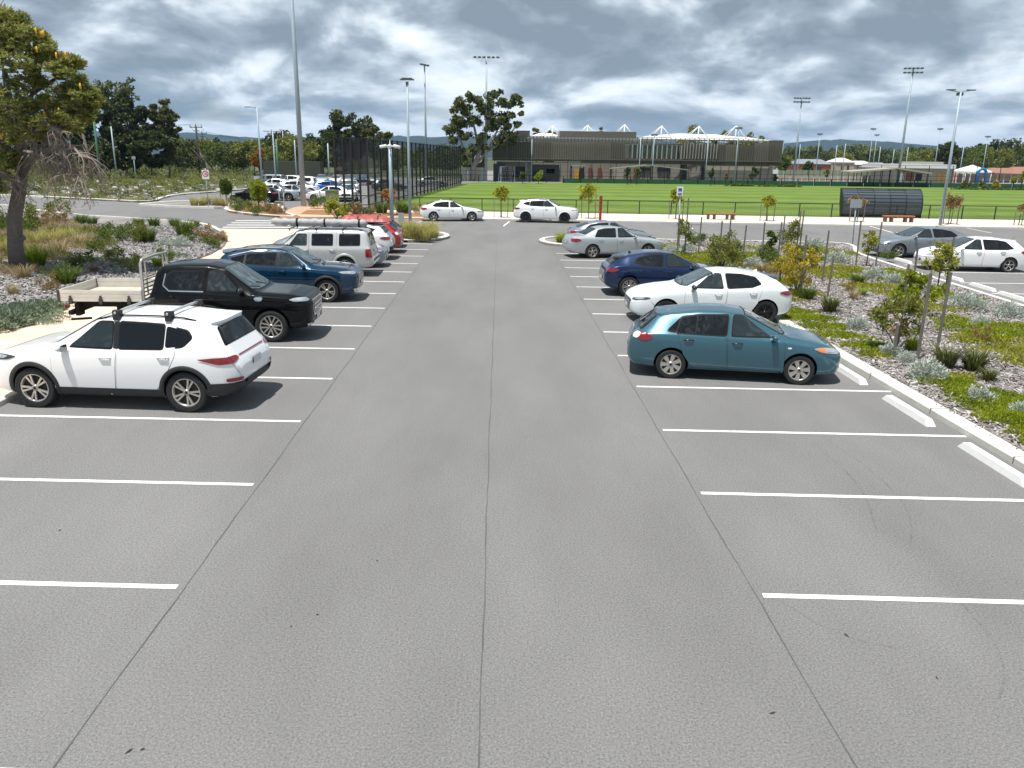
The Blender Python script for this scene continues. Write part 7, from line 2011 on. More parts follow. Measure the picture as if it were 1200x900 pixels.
for (px, pt, wp, lab) in ((630, 149, 17, 'tree top showing over the left of the pavilion roof'), (704, 147, 16, 'small tree top over the middle of the pavilion roof'), (645, 153, 16, 'lower tree top over the pavilion beside the first mast'), (818, 147, 46, 'broad olive tree top over the pavilion membrane roof'), (850, 155, 30, 'olive tree top right of the broad one over the pavilion'), (882, 156, 36, 'low tree top over the right end of the pavilion')):
    dtree('tree', px, pt, wp, 190, 'leaf_olive', 'bark_dark', lab, 'tree tops behind the pavilion', re_, dens=.9, ncl=26, cr=(.2, .34), L=.5, W=.28)
# dead tree in front of the dark group
def deadtree(px, pyt, pyb, Y, lab):
    t = AT(px, pyt, Y); H = t.z; r = np.random.default_rng(int(px)); mb = MB(); mb.tube([(0, 0, 0), (.2, 0, H * .4), (-.2, 0, H * .7), (-.9, 0, H)], [.28, .22, .14, .05], 7)
    for k in range(6):
        a = Vector((0, 0, H * (.42 + .08 * k))); s_ = r.choice((-1, 1)); q = r.random() * .8 + .4; mb.tube([a, a + Vector((s_ * q, r.normal() * .5, .3 + q * .5)), a + Vector((s_ * q * 1.5, r.normal(), 1.0 + r.random() * 1.5))], [.10, .06, .02], 5)
    root = E('dead_tree', (t.x, Y, 0), 0, lab, 'tree'); O('trunk', mb, 'twig_dead', root)
deadtree(98, 142, 180, 118, 'bleached dead tree fork left of the green pole')
deadtree(241, 180, 195, 150, 'bleached dead tree beside the farther power pole')

# a few prototypes copied through the woods
protos = []
rp_ = np.random.default_rng(33)
for i, (mt, H, rx, nl) in enumerate((('leaf_dark', 9, 4.0, 2600), ('leaf_mid', 8, 4.4, 2400), ('leaf_olive', 7, 4.2, 2200), ('leaf_euca', 10, 4.2, 2200), ('leaf_dark', 6.5, 4.6, 2300), ('leaf_olive', 6, 3.6, 2000))):
    protos.append(tree_thing('woodland_tree', (0, 0, 0), H, rx, H * .38, H * .3, rp_, mt, 'bark_pale' if i % 2 else 'bark_dark', nl, .5, .27, ncl=34, cr=(.17, .32), group=G_W))
adj = ['dark green bushy', 'fresh green rounded', 'olive spreading', 'open grey green', 'low dark dense', 'small pale olive']
spots = []
for k in range(30):
    px = 203 + k * 6.2; Y = 165 + (k * 37 % 50); top = 172 - 8 * abs(math.sin(k * 1.3)) - (6 if px > 330 else 0); spots.append((px, Y, top, 'between the left group and the black fence'))
for k in range(12):
    px = 455 + k * 8; spots.append((px, 190 + (k * 23 % 30), 178 - (k % 3) * 2, 'seen through the tall black fence'))
for k in range(40):
    px = 916 + k * 8.2; Y = 255 + (k * 41 % 60); top = 178 - 5 * abs(math.sin(k * 1.1)) + (px - 900) * .006 - (6 if 1140 < px else 0); spots.append((px, Y, top, 'behind the houses on the right'))
used = [False] * 6
names_r = ['at the left end', 'toward the left', 'in the middle', 'toward the right', 'at the right end']
for i, (px, Y, top, where) in enumerate(spots):
    k = (i * 5 + i // 3) % 6; o = protos[k]; t = AT(px, top, Y); s_ = max(.45, min(2.2, t.z / (9, 8, 7, 10, 6.5, 6)[k] * (1 + .12 * math.sin(i * 2.2))))
    nm = 'poles'
    lab = f'{adj[k]} tree {["at the left of the gap", "low down", "rising", "half hidden", "upright"][i % 5]} {["near the power poles", "left of the arm light pole", "behind the parked cars", "beside the round crowned tree"][min(3, int((px - 200) / 48))] if px < 400 else ("behind the left net panels" if px < 500 else "behind the far net panels") if px < 600 else ("over the grey roofed house" if px < 975 else "over the white roofed houses" if px < 1040 else "over the flat roofed club building" if px < 1120 else "over the marquee" if px < 1160 else "over the terracotta roofs")}'
    if not used[k]:
        o.location = (t.x, Y, 0); o.scale = (s_, s_, s_); o['label'] = lab; used[k] = True
    else: inst(o, (t.x, Y, 0), i * 1.7, s_, lab, G_W)
t = AT(1114, 168, 200); dtree('round_tree', 1115, 167, 30, 205, 'leaf_dark', 'bark_dark', 'dark round tree behind the double arm light pole on the right', None, re_, dens=1.6, ncl=40, cr=(.2, .32), L=.55, W=.3)
for (px, pt, wp, lab) in ((917, 180, 22, 'palm like bushy tree at the right end of the pavilion'), (948, 186, 14, 'small bushy tree in front of the grey roofed house')):
    dtree('bushy_tree', px, pt, wp, 175, 'leaf_mid', 'bark_dark', lab, None, re_, dens=.5, ncl=22, cr=(.22, .36), L=.45, W=.24)

# ---- heath on the bank at the left: one mass of low shrubs
def scatter_clumps(n, gen, L, W, nl, mat, name, r, up=.3, flat=.6):
    cl = []
    while len(cl) < n:
        c = gen(r)
        if c is not None: cl.append(c)
    return foliage(name, clump_leaves(cl, nl, L, W, r, up, flat, .35), mat, kind='stuff')
def inpoly(p, poly):
    x, y = p; c = False; j = len(poly) - 1
    for i in range(len(poly)):
        if (poly[i][1] > y) != (poly[j][1] > y) and x < (poly[j][0] - poly[i][0]) * (y - poly[i][1]) / (poly[j][1] - poly[i][1] + 1e-12) + poly[i][0]: c = not c
        j = i
    return c
verge_w = bank
def gen_heath(pxr, pyr, rad, z):
    def f(r):
        px = r.uniform(*pxr); py = r.uniform(*pyr); p = G(px, py, .1)
        if not inpoly((p.x, p.y), verge_w): return None
        q = r.uniform(*rad); return (p.x, p.y, .1 + q * z, q)
    return f
rh = np.random.default_rng(8)
scatter_clumps(420, gen_heath((-60, 300), (187, 207), (1.0, 2.1), .6), .5, .12, 45, 'leaf_mid', 'heath', rh)
scatter_clumps(260, gen_heath((-60, 300), (190, 210), (.7, 1.5), .5), .45, .12, 45, 'leaf_olive', 'heath', rh)
scatter_clumps(360, gen_heath((-60, 300), (203, 220), (.5, 1.1), .5), .32, .08, 40, 'leaf_olive', 'heath', rh)
scatter_clumps(260, gen_heath((-60, 300), (207, 236), (.3, .8), .4), .25, .06, 36, 'leaf_dark', 'low_shrubs', rh)
scatter_clumps(260, gen_heath((-60, 300), (207, 236), (.25, .7), .4), .25, .06, 36, 'leaf_olive', 'low_shrubs', rh)
scatter_clumps(130, gen_heath((-60, 300), (212, 236), (.2, .5), .4), .2, .05, 36, 'leaf_straw', 'low_shrubs', rh)
scatter_clumps(60, gen_heath((-60, 300), (212, 236), (.2, .5), .4), .2, .05, 36, 'leaf_silver', 'low_shrubs', rh)
# pale rocks
def rocks(name, gen, n, smin, smax, mat, r):
    V = []; F = []; base = np.array([(-1, -1, 0), (1, -1, 0), (1, 1, 0), (-1, 1, 0), (-.5, -.6, 1), (.6, -.5, .8), (.5, .6, 1), (-.6, .5, .9)], float)
    FB = np.array([(0, 1, 5, 4), (1, 2, 6, 5), (2, 3, 7, 6), (3, 0, 4, 7), (4, 5, 6, 7)])
    while len(V) < n:
        c = gen(r)
        if c is None: continue
        s_ = r.uniform(smin, smax, 3); a = r.random() * 6.28; R_ = np.array([[math.cos(a), -math.sin(a), 0], [math.sin(a), math.cos(a), 0], [0, 0, 1]])
        V.append((base * s_ * (1, 1, .7) + r.normal(size=(8, 3)) * smin * .15) @ R_.T + np.array((c[0], c[1], c[2] if len(c) == 3 else .1))); F.append(FB + 8 * (len(V) - 1))
    me = np_mesh(name, np.concatenate(V), np.concatenate(F)); me.materials.append(MATS[mat]); O(name, me, kind='stuff')
plain('limestone', (.40, .385, .36), rough=.9, var=.2, vs=3)
rocks('rocks', lambda r: (lambda c: None if c is None else (c[0], c[1], .1))(gen_heath((-60, 300), (211, 232), (.3, .5), .3)(r)), 150, .12, .34, 'limestone', rh)

# ---- ground chips in the beds
def chips(name, n, gen, L, W, z, mat, r):
    P = []
    while len(P) < n:
        c = gen(r)
        if c is not None: P.append(c)
    C = np.array(P); N = len(C); C3 = np.column_stack([C[:, 0], C[:, 1], z + r.random(N) * .035])
    U = rand_unit(N, r); U[:, 2] *= .35; U /= np.linalg.norm(U, axis=1, keepdims=True)
    S = np.cross(U, np.column_stack([r.normal(size=N) * .35, r.normal(size=N) * .35, np.ones(N)])); S /= np.linalg.norm(S, axis=1, keepdims=True)
    l_ = (L * (.5 + r.random(N)))[:, None]; w_ = (W * (.5 + r.random(N)))[:, None]
    V = np.stack([C3 - U * l_ / 2 - S * w_ / 2, C3 + U * l_ / 2 - S * w_ / 2, C3 + U * l_ / 2 + S * w_ / 2, C3 - U * l_ / 2 + S * w_ / 2], 1).reshape(-1, 3)
    me = np_mesh(name, V, np.arange(4 * N).reshape(-1, 4)); me.materials.append(MATS[mat]); return O(name, me, kind='stuff')
leafy('chip', [(.11, .09, .08), (.25, .225, .215), (.38, .355, .345), (.54, .51, .50)], 0.0, .9)
leafy('chip_grey', [(.09, .08, .075), (.21, .20, .195), (.33, .32, .315), (.48, .46, .45)], 0.0, .9)
def gen_bed(poly, ymin, ymax, bias=1.6):
    xs = [p[0] for p in poly]; x0_, x1_ = min(xs), max(xs)
    def f(r):
        y = ymin + (ymax - ymin) * r.random() ** bias; x = r.uniform(x0_, x1_)
        return (x, y) if inpoly((x, y), poly) else None
    return f
rc = np.random.default_rng(14)
chips('bark_chips', 75000, gen_bed(bedB, 8, 45), .095, .027, .075, 'chip', rc)
chips('bark_chips', 30000, gen_bed([p for p in bedA if p[0] > -40], 16, 50, 1.3), .12, .045, .115, 'chip_grey', rc)

# ---- prototypes of bed plants
rb = np.random.default_rng(17)
def proto(name, parts, cat='plant'):
    root = E(name); tag(root, 'plant', cat)
    for nm, VF, mt in parts:
        if isinstance(VF, MB): O(nm, VF, mt, root)
        else: foliage(nm, VF, mt, root)
    root['_used'] = 0
    return root
def solo(name, VF, mt):
    o = foliage(name, VF, mt); return o
def cushion_np(R_, H, n, L, W, r):
    d = rand_unit(n, r); d[:, 2] = np.abs(d[:, 2]); lump = 1 + .16 * np.sin(d[:, 0] * 7 + d[:, 1] * 5) + .10 * np.sin(d[:, 1] * 13)
    C = d * np.array([R_, R_, H]) * (lump * (.80 + .25 * r.random(n)))[:, None]
    U = d + rand_unit(n, r) * .7; U[:, 2] += .4; U /= np.linalg.norm(U, axis=1, keepdims=True)
    return leaves_np(C, U, L * (.6 + .8 * r.random(n)), W * (.6 + .8 * r.random(n)), r)
PR = {}
PR['silver_cushion_plant'] = solo('silver_cushion_plant', cushion_np(.42, .42, 1500, .085, .03, rb), 'leaf_silver')
PR['flax_plant'] = solo('flax_plant', tuft_np(170, .62, .42, .034, rb, .16, .35), 'leaf_flax')
PR['grass_tuft'] = solo('grass_tuft', tuft_np(300, .80, .36, .016, rb, .22, .5), 'leaf_grasstuft')
PR['green_tussock'] = solo('green_tussock', tuft_np(260, .50, .34, .020, rb, .20, .35), 'leaf_mid')
PR['lime_tussock'] = solo('lime_tussock', tuft_np(200, .55, .45, .026, rb, .14, .35), 'leaf_lime')
PR['dry_tuft'] = solo('dry_tuft', tuft_np(160, .42, .30, .014, rb, .14, .4), 'leaf_straw')
PR['olive_shrub'] = solo('olive_shrub', clump_leaves(blob_clumps(22, (0, 0, .45), .5, .5, .42, rb, .13, .22), 42, .11, .03, rb, .5, .9, .4), 'leaf_olive')
PR['mid_shrub'] = solo('mid_shrub', clump_leaves(blob_clumps(18, (0, 0, .32), .48, .48, .28, rb, .14, .24), 60, .10, .026, rb, .5, .9, .4), 'leaf_mid')
PR['rust_shrub'] = solo('rust_shrub', clump_leaves(blob_clumps(14, (0, 0, .28), .36, .36, .26, rb, .10, .18), 50, .08, .024, rb, .5, .9, .4), 'leaf_rust')
PR['grey_shrub'] = solo('grey_shrub', cushion_np(.5, .28, 1300, .12, .035, rb), 'leaf_grey')
CATS = {'silver_cushion_plant': 'plant', 'flax_plant': 'plant', 'grass_tuft': 'grass tuft', 'green_tussock': 'grass tuft', 'lime_tussock': 'plant', 'dry_tuft': 'grass tuft', 'olive_shrub': 'shrub', 'mid_shrub': 'shrub', 'rust_shrub': 'shrub', 'grey_shrub': 'shrub'}
used_p = set()
def put(kind, px, py, s_, label, group, z=.08, sz=None):
    p = G(px, py, z); sc_ = (s_, s_, (sz or s_))
    if kind not in used_p:
        o = PR[kind]; used_p.add(kind); o.location = p; o.rotation_euler = (0, 0, random.uniform(0, 6)); o.scale = sc_; tag(o, label, CATS[kind], group)
    else:
        o = inst(PR[kind], p, random.uniform(0, 6), sc_, label, group)
GB = 'plants in the right garden bed'; GA = 'plants in the left garden bed'
plants_B = [
 ('silver_cushion_plant', 1024, 327, 1.0, 'silver cushion plant nearest the nose of the white hatchback, right bed'),
 ('silver_cushion_plant', 981, 308, 1.15, 'flat silver cushion plant in the middle of the right bed'),
 ('silver_cushion_plant', 1047, 332, .8, 'silver cushion plant at the top of a stake beside the round green bush'),
 ('silver_cushion_plant', 882, 313, .9, 'silver cushion plant left of the yellow wattle'),
 ('silver_cushion_plant', 806, 294, .9, 'silver cushion plant right of the sign pole behind the silver sedan'),
 ('silver_cushion_plant', 787, 296, .8, 'silver cushion plant left of the sign pole behind the silver sedan'),
 ('silver_cushion_plant', 862, 288, .9, 'silver cushion plant at the back kerb of the right bed, left one of a pair'),
 ('silver_cushion_plant', 868, 293, .7, 'silver cushion plant at the back kerb of the right bed, right one of a pair'),
 ('silver_cushion_plant', 957, 290, 1.0, 'silver cushion plant at the back of the right bed near the road'),
 ('silver_cushion_plant', 950, 288, .8, 'smaller silver plant beside the one near the road'),
 ('silver_cushion_plant', 1087, 444, .85, 'low silver plant between the two wooden stakes and the kerb, right bed'),
 ('silver_cushion_plant', 1148, 470, .60, 'small silver cushion in the bright green mat nearest the camera'),
 ('silver_cushion_plant', 1197, 484, .45, 'small silver cushion at the right frame edge in the green mat'),
 ('silver_cushion_plant', 1043, 416, .6, 'small silver plant left of the tallest wooden stake'),
 ('silver_cushion_plant', 1063, 424, .5, 'smallest silver plant at the foot of the tallest wooden stake'),
 ('silver_cushion_plant', 1004, 385, .7, 'silver plant in the green mat above the teal hatchback nose'),
 ('silver_cushion_plant', 1129, 360, 1.0, 'wide silver plant right of the trunk with the yellow leaves'),
 ('silver_cushion_plant', 1145, 362, .7, 'silver plant beside the wide one near the far kerb'),
 ('silver_cushion_plant', 1180, 370, .9, 'silver plant near the kerb at the right frame edge'),
 ('silver_cushion_plant', 1150, 382, .6, 'silver plant in the middle of the second green mat, right'),
 ('silver_cushion_plant', 920, 390, .5, 'silver plant at the tail of the white hatchback'),
 ('flax_plant', 1107, 430, .95, 'left one of two dark flax clumps in the chips, right bed'),
 ('flax_plant', 1141, 434, .95, 'right one of two dark flax clumps in the chips, right bed'),
 ('flax_plant', 1158, 446, .5, 'small flax clump just right of the two big ones'),
 ('flax_plant', 972, 365, .95, 'dark flax clump alone in the pale chips behind the teal hatchback'),
 ('green_tussock', 945, 350, 1.0, 'green tussock between the yellow wattle stakes'),
 ('green_tussock', 1005, 333, .9, 'green tussock left of the silver plants, middle of the right bed'),
 ('rust_shrub', 1150, 400, .8, 'rusty brown sprig below the second green mat'),
 ('rust_shrub', 1045, 392, .9, 'rusty low shrub at the left of the staked bush'),
 ('rust_shrub', 994, 341, .7, 'small rusty shrub in the chips in the middle of the right bed'),
 ('dry_tuft', 1000, 350, .8, 'straw coloured tuft in the pale chips of the right bed'),
 ('lime_tussock', 1068, 410, .7, 'lime yellow tuft behind the silver plants near the tallest stake'),
 ('lime_tussock', 1010, 346, .6, 'lime tuft in the middle of the chips'),
 ('dry_tuft', 893, 318, 1.0, 'straw tuft left of the yellow wattle'),
 ('rust_shrub', 905, 322, 1.0, 'brownish shrub between stakes left of the yellow wattle'),
 ('olive_shrub', 847, 309, 1.3, 'round olive bush with thin stakes above the dark blue hatchback'),
 ('olive_shrub', 856, 317, 1.1, 'lower olive bush just right of the round one'),
 ('olive_shrub', 925, 291, 1.25, 'tall grey green bush among stakes at the back of the right bed'),
 ('mid_shrub', 902, 300, 1.0, 'narrow green bush between stakes in the back half of the right bed'),
 ('mid_shrub', 900, 308, 1.1, 'green bush in front of the narrow one'),
 ('mid_shrub', 815, 288, 1.2, 'green bush right of the sign pole, behind the silver sedan'),
 ('mid_shrub', 950, 300, .9, 'green bush left of the flat silver cushion'),
 ('mid_shrub', 1040, 305, .8, 'green shrub by the kerb corner below the grey liftback'),
]
for k_, px, py, s_, lab in plants_B: put(k_, px, py, s_, lab, GB)
plants_A = [
 ('grey_shrub', 20, 372, 1.2, 'grey green mat at the footpath edge, bottom left'), ('grey_shrub', 40, 366, 1.0, 'grey green mat second from the left frame edge'), ('grey_shrub', 5, 380, 1.2, 'grey green mat touching the left frame edge'), ('grey_shrub', 58, 361, .8, 'grey green mat at the right end of the mats'), ('grey_shrub', -10, 384, 1.2, 'grey green mat cut by the left frame edge'),
 ('lime_tussock', 44, 312, 1.7, 'bright lime strappy plant right of the banksia trunk'),
 ('mid_shrub', 96, 314, 1.1, 'low green shrub above the ute tray'), ('mid_shrub', 76, 331, 1.1, 'dark green shrub at the left end of the ute tray'), ('green_tussock', 78, 332, 1.3, 'green tussock at the corner of the ute tray'),
 ('mid_shrub', 118, 295, 1.3, 'green shrub in the middle of the left bed'), ('olive_shrub', 130, 300, .9, 'small olive shrub above the ute tray middle'),
 ('mid_shrub', 128, 280, 1.4, 'green shrub at the back left of the left bed'), ('mid_shrub', 150, 282, 1.5, 'broad green shrub in the back of the left bed'), ('green_tussock', 172, 283, 1.8, 'large green tussock in the back of the left bed'),
 ('olive_shrub', 163, 284, 1.2, 'olive shrub between the green ones in the left bed'), ('green_tussock', 181, 265, 1.3, 'tussock on the road edge of the left bed'), ('green_tussock', 163, 265, 1.2, 'left one of two tussocks on the road edge'),
 ('green_tussock', 205, 265, 1.2, 'small tussock on the road edge left of the pointed end'), ('green_tussock', 217, 275, 1.9, 'large bright tussock near the pointed end of the left bed'), ('mid_shrub', 226, 270, 1.0, 'green shrub behind the large bright tussock'),
 ('rust_shrub', 240, 281, 1.5, 'brownish shrub near the pointed end of the left bed'), ('rust_shrub', 253, 283, 1.2, 'brown seed headed shrub right at the pointed end'), ('dry_tuft', 262, 282, 1.2, 'dry tuft at the very tip of the left bed'),
 ('mid_shrub', 248, 291, 1.0, 'flat green shrub below the brownish ones'), ('silver_cushion_plant', 213, 289, 1.0, 'silver cushion plant above the ute headboard'), ('silver_cushion_plant', 193, 288, .7, 'small silver plant left of the one above the headboard'),
 ('mid_shrub', 224, 283, .8, 'low green shrub right of the silver plant, left bed'), ('olive_shrub', 140, 313, .9, 'olive sprawling shrub above the ute tray right half'), ('olive_shrub', 158, 318, .8, 'small olive shrub behind the ute headboard'), 
 ('lime_tussock', 185, 312, .8, 'lime tuft behind the ute headboard'), ('mid_shrub', 196, 305, .9, 'green shrub right of the ute headboard'), ('dry_tuft', 110, 318, .9, 'dry tuft among stones above the ute tray'),
 ('dry_tuft', 16, 345, .9, 'dry tuft in the stones below the banksia'), ('rust_shrub', 57, 340, 1.0, 'brownish low shrub left of the ute tray'), ('green_tussock', 95, 262, 1.4, 'tussock by the road at the back left of the bed'), ('green_tussock', 108, 263, 1.2, 'right one of the tussocks at the back left of the bed'),
 ('mid_shrub', 30, 275, 1.8, 'dense green shrub behind the banksia trunk'), ('mid_shrub', 5, 270, 2.0, 'dense dark shrub left of the banksia trunk'),
 ('rust_shrub', 66, 262, 2.0, 'tall brownish shrub at the road edge right of the banksia'), ('olive_shrub', 72, 258, 1.6, 'tall olive shrub at the road edge right of the banksia'), ('rust_shrub', 50, 268, 1.8, 'brown shrub close right of the banksia trunk'),
 ('grass_tuft', 45, 290, 1.3, 'dry golden grass clump right of the banksia trunk'), ('grass_tuft', 62, 288, 1.3, 'dry golden grass clump second from the banksia'), ('grass_tuft', 80, 284, 1.2, 'dry golden grass clump third from the banksia'), ('dry_tuft', 92, 290, 1.8, 'wide straw tuft right of the golden grasses'), ('dry_tuft', 70, 298, 1.8, 'straw tuft in front of the golden grasses'), ('dry_tuft', 55, 304, 1.7, 'straw tuft close to the lime plant'),
 ('grass_tuft', 8, 300, 1.2, 'dry grass clump left of the banksia trunk'), ('dry_tuft', -8, 315, 1.8, 'dry tuft at the left frame edge under the banksia'), ('dry_tuft', 30, 325, 1.3, 'dry tuft at the foot of the banksia'), ('olive_shrub', 34, 268, 1.7, 'olive bush between the banksia trunk and the road'),
]
for k_, px, py, s_, lab in plants_A: put(k_, px, py, s_, lab, GA, z=.11)
# planter grasses
for i, (px, py, s_, lab) in enumerate(((478, 280, 1.15, 'pale feather grass at the left of the planter by the red hatchbacks'), (487, 281, 1.15, 'pale feather grass second from the left in the planter'), (495, 280, 1.0, 'pale feather grass in the middle of the planter'), (499, 282, .9, 'yellowish feather grass right of the light pole'), (505, 276, 1.0, 'greener feather grass at the right end of the planter'), (472, 277, 1.0, 'feather grass behind the dark red hatchback'), (483, 276, 1.0, 'feather grass at the back left of the planter'), (508, 280, .7, 'low feather grass at the planter nose'))):
    put('grass_tuft', px, py, s_ * 1.35, lab, 'grasses in the left planter', z=.1)
put('lime_tussock', 659, 284, 1.2, 'yellow green tuft in the small planter left of the silver sedan', None, z=.1)
put('lime_tussock', 656, 284.5, .8, 'smaller tuft beside the yellow green one in the small planter', None, z=.1)
# verge island grasses and shrubs
for i, (px, py, k_, s_, lab) in enumerate(((228, 241, 'grass_tuft', 1.2, 'straw grass at the left of the road island'), (237, 241, 'grass_tuft', 1.0, 'straw grass left of the speed sign'), (243, 240, 'grass_tuft', 1.3, 'straw grass at the foot of the speed sign'), (252, 240.5, 'dry_tuft', 1.8, 'pale dry grass right of the speed sign'), (258, 241, 'grass_tuft', 1.3, 'tall straw grass near the right end of the road island'), (264, 242, 'dry_tuft', 1.7, 'dry grass at the tip of the road island'),
     (275, 246, 'olive_shrub', 1.2, 'olive shrub at the left of the round tree island'), (284, 248, 'mid_shrub', 1.5, 'green shrub left of the clipped tree trunk'), (292, 249, 'olive_shrub', 1.1, 'olive shrub right of the green one, round tree island'), (312, 249, 'mid_shrub', 1.3, 'green shrub right of the clipped tree'), (320, 251, 'rust_shrub', 1.6, 'brown shrub at the right end of the round tree island'), (328, 250, 'rust_shrub', 1.4, 'brown shrub by the sign poles'), (302, 251, 'mid_shrub', 1.1, 'low green shrub in front of the clipped tree'),
     (447, 249.5, 'green_tussock', 2.0, 'bright tussock left of the camera pole by the field'), (473, 249.5, 'green_tussock', 2.1, 'bright tussock between the camera pole and the light pole'), (490, 250, 'rust_shrub', 1.5, 'brown shrub right of the light pole by the field'), (425, 250, 'grey_shrub', 1.5, 'grey green shrub at the foot of the black fence'), (412, 250.5, 'mid_shrub', 1.5, 'green shrub at the foot of the black fence return'), (400, 250.5, 'rust_shrub', 1.5, 'brown shrub right of the green cabinet'), (372, 244, 'mid_shrub', 1.8, 'dark green shrub right of the big pale pole'), (435, 250.5, 'rust_shrub', 1.2, 'brown shrub between the fence corner and the bright tussock'))):
    put(k_, px, py, s_, lab, 'plants along the road islands', z=.12)

# ---- green mats: ground cover nobody could count
def mat_cover(name, ells, mat, n, r, z, Lb=.10, Wb=.022, hmax=.16):
    P = []; A = np.array([e[2] * e[3] for e in ells]); A = A / A.sum()
    for (px, py, rx, ry), w in zip(ells, A):
        c = G(px, py, z); k = int(n * w); a = r.random(k) * 6.283; q = np.sqrt(r.random(k)); wob = 1 + .22 * np.sin(a * 3 + px) + .12 * np.sin(a * 7 + py)
        x = c.x + np.cos(a) * q * rx * wob; y = c.y + np.sin(a) * q * ry * wob
        hh = hmax * (1 - q ** 2 * .8) * (.6 + .4 * np.sin(x * 5) * np.cos(y * 4) * .8 + .25 * r.random(k))
        C = np.column_stack([x, y, z + np.maximum(.02, hh) * (.4 + .6 * r.random(k))])
        U = rand_unit(k, r); U[:, 2] = np.abs(U[:, 2]) + .35; U /= np.linalg.norm(U, axis=1, keepdims=True)
        P.append(leaves_np(C, U, Lb * (.6 + .9 * r.random(k)), Wb * (.6 + .8 * r.random(k)), r))
    foliage(name, join_np(P), mat, kind='stuff')
rm_ = np.random.default_rng(40)
mat_cover('ground_cover', [(1112, 450, .6, .35), (1140, 461, .65, .4), (1172, 474, .7, .45), (1205, 492, .8, .5), (1240, 508, 1.0, .7), (1165, 468, .9, .5), (1195, 485, .8, .5),
    (990, 395, .7, .4), (1012, 406, .6, .35), (968, 384, .7, .45), (945, 374, .8, .5), (1028, 415, .4, .25), (925, 366, .7, .6)], 'leaf_bright', 30000, rm_, .07)
mat_cover('ground_cover', [(1100, 446, .5, .25), (1118, 442, .6, .3), (1222, 502, .6, .4), (1030, 418, .4, .2), (950, 392, .6, .3), (1180, 412, .8, .6), (1140, 398, .7, .5), (1195, 425, .5, .4), (1000, 318, .9, .7), (1010, 335, .7, .6), (970, 322, .8, .7), (1050, 345, .7, .6), (920, 352, .6, .5)], 'leaf_yellowgreen', 15000, rm_, .07, hmax=.13)
mat_cover('ground_cover', [(820, 305, 1.5, 1.1), (845, 298, 1.5, 1.0), (905, 314, 1.4, 1.0), (940, 318, 1.3, 1.0), (985, 316, 1.2, .9), (1030, 338, 1.0, .7), (955, 294, 1.4, .8), (890, 330, 1.2, 1.0), (925, 345, 1.0, .8), (1090, 362, .9, .7), (1165, 402, .9, .5)], 'leaf_yellowgreen', 16000, rm_, .07, Lb=.12, Wb=.028, hmax=.22)
mat_cover('ground_cover', [(1150, 388, 1.1, .8), (1180, 395, 1.0, .9), (1120, 378, .8, .6), (1200, 385, 1.0, .7), (880, 300, 1.3, 1.0), (865, 305, 1.0, .9), (930, 306, 1.2, 1.0), (800, 300, 1.0, .8), (790, 304, .9, .8), (835, 305, 1.2, .9), (960, 305, 1.2, .9), (985, 298, 1.0, .7), (1040, 320, 1.0, .8), (1060, 330, .9, .7), (1115, 350, .9, .6), (815, 312, 1.2, .9), (850, 325, 1.2, 1.0), (880, 335, 1.0, .8), (900, 345, .9, .7), (910, 330, 1.0, .8), (780, 290, 1.2, .8), (870, 291, 1.2, .6), (990, 326, 1.0, .6)], 'leaf_bright', 30000, rm_, .07, Lb=.12, Wb=.028, hmax=.22)
mat_cover('ground_cover', [(15, 372, 1.3, .5), (35, 367, 1.0, .4), (0, 378, 1.3, .5), (55, 361, .7, .3), (170, 305, .8, .4), (200, 300, .8, .4), (120, 305, .7, .4)], 'leaf_grey', 9000, rm_, .11)
mat_cover('dry_grass', [(60, 290, 2.0, 1.2), (85, 285, 1.8, 1.0), (30, 295, 1.6, 1.2), (0, 300, 2.2, 1.5), (100, 280, 1.2, .8), (20, 280, 2.0, 1.5), (45, 305, 1.2, .8), (-20, 320, 2.0, 1.2), (70, 270, 2.5, 1.8), (40, 262, 2.5, 1.8)], 'leaf_straw', 20000, rm_, .11, Lb=.35, Wb=.016, hmax=.5)
mat_cover('ground_cover', [(60, 280, 2.0, 1.2), (20, 270, 2.5, 1.8), (40, 300, 1.5, 1.0), (-20, 300, 2.5, 1.8), (90, 275, 1.6, 1.2), (0, 285, 2.0, 1.5)], 'leaf_olive', 12000, rm_, .11, Lb=.28, Wb=.03, hmax=.5)

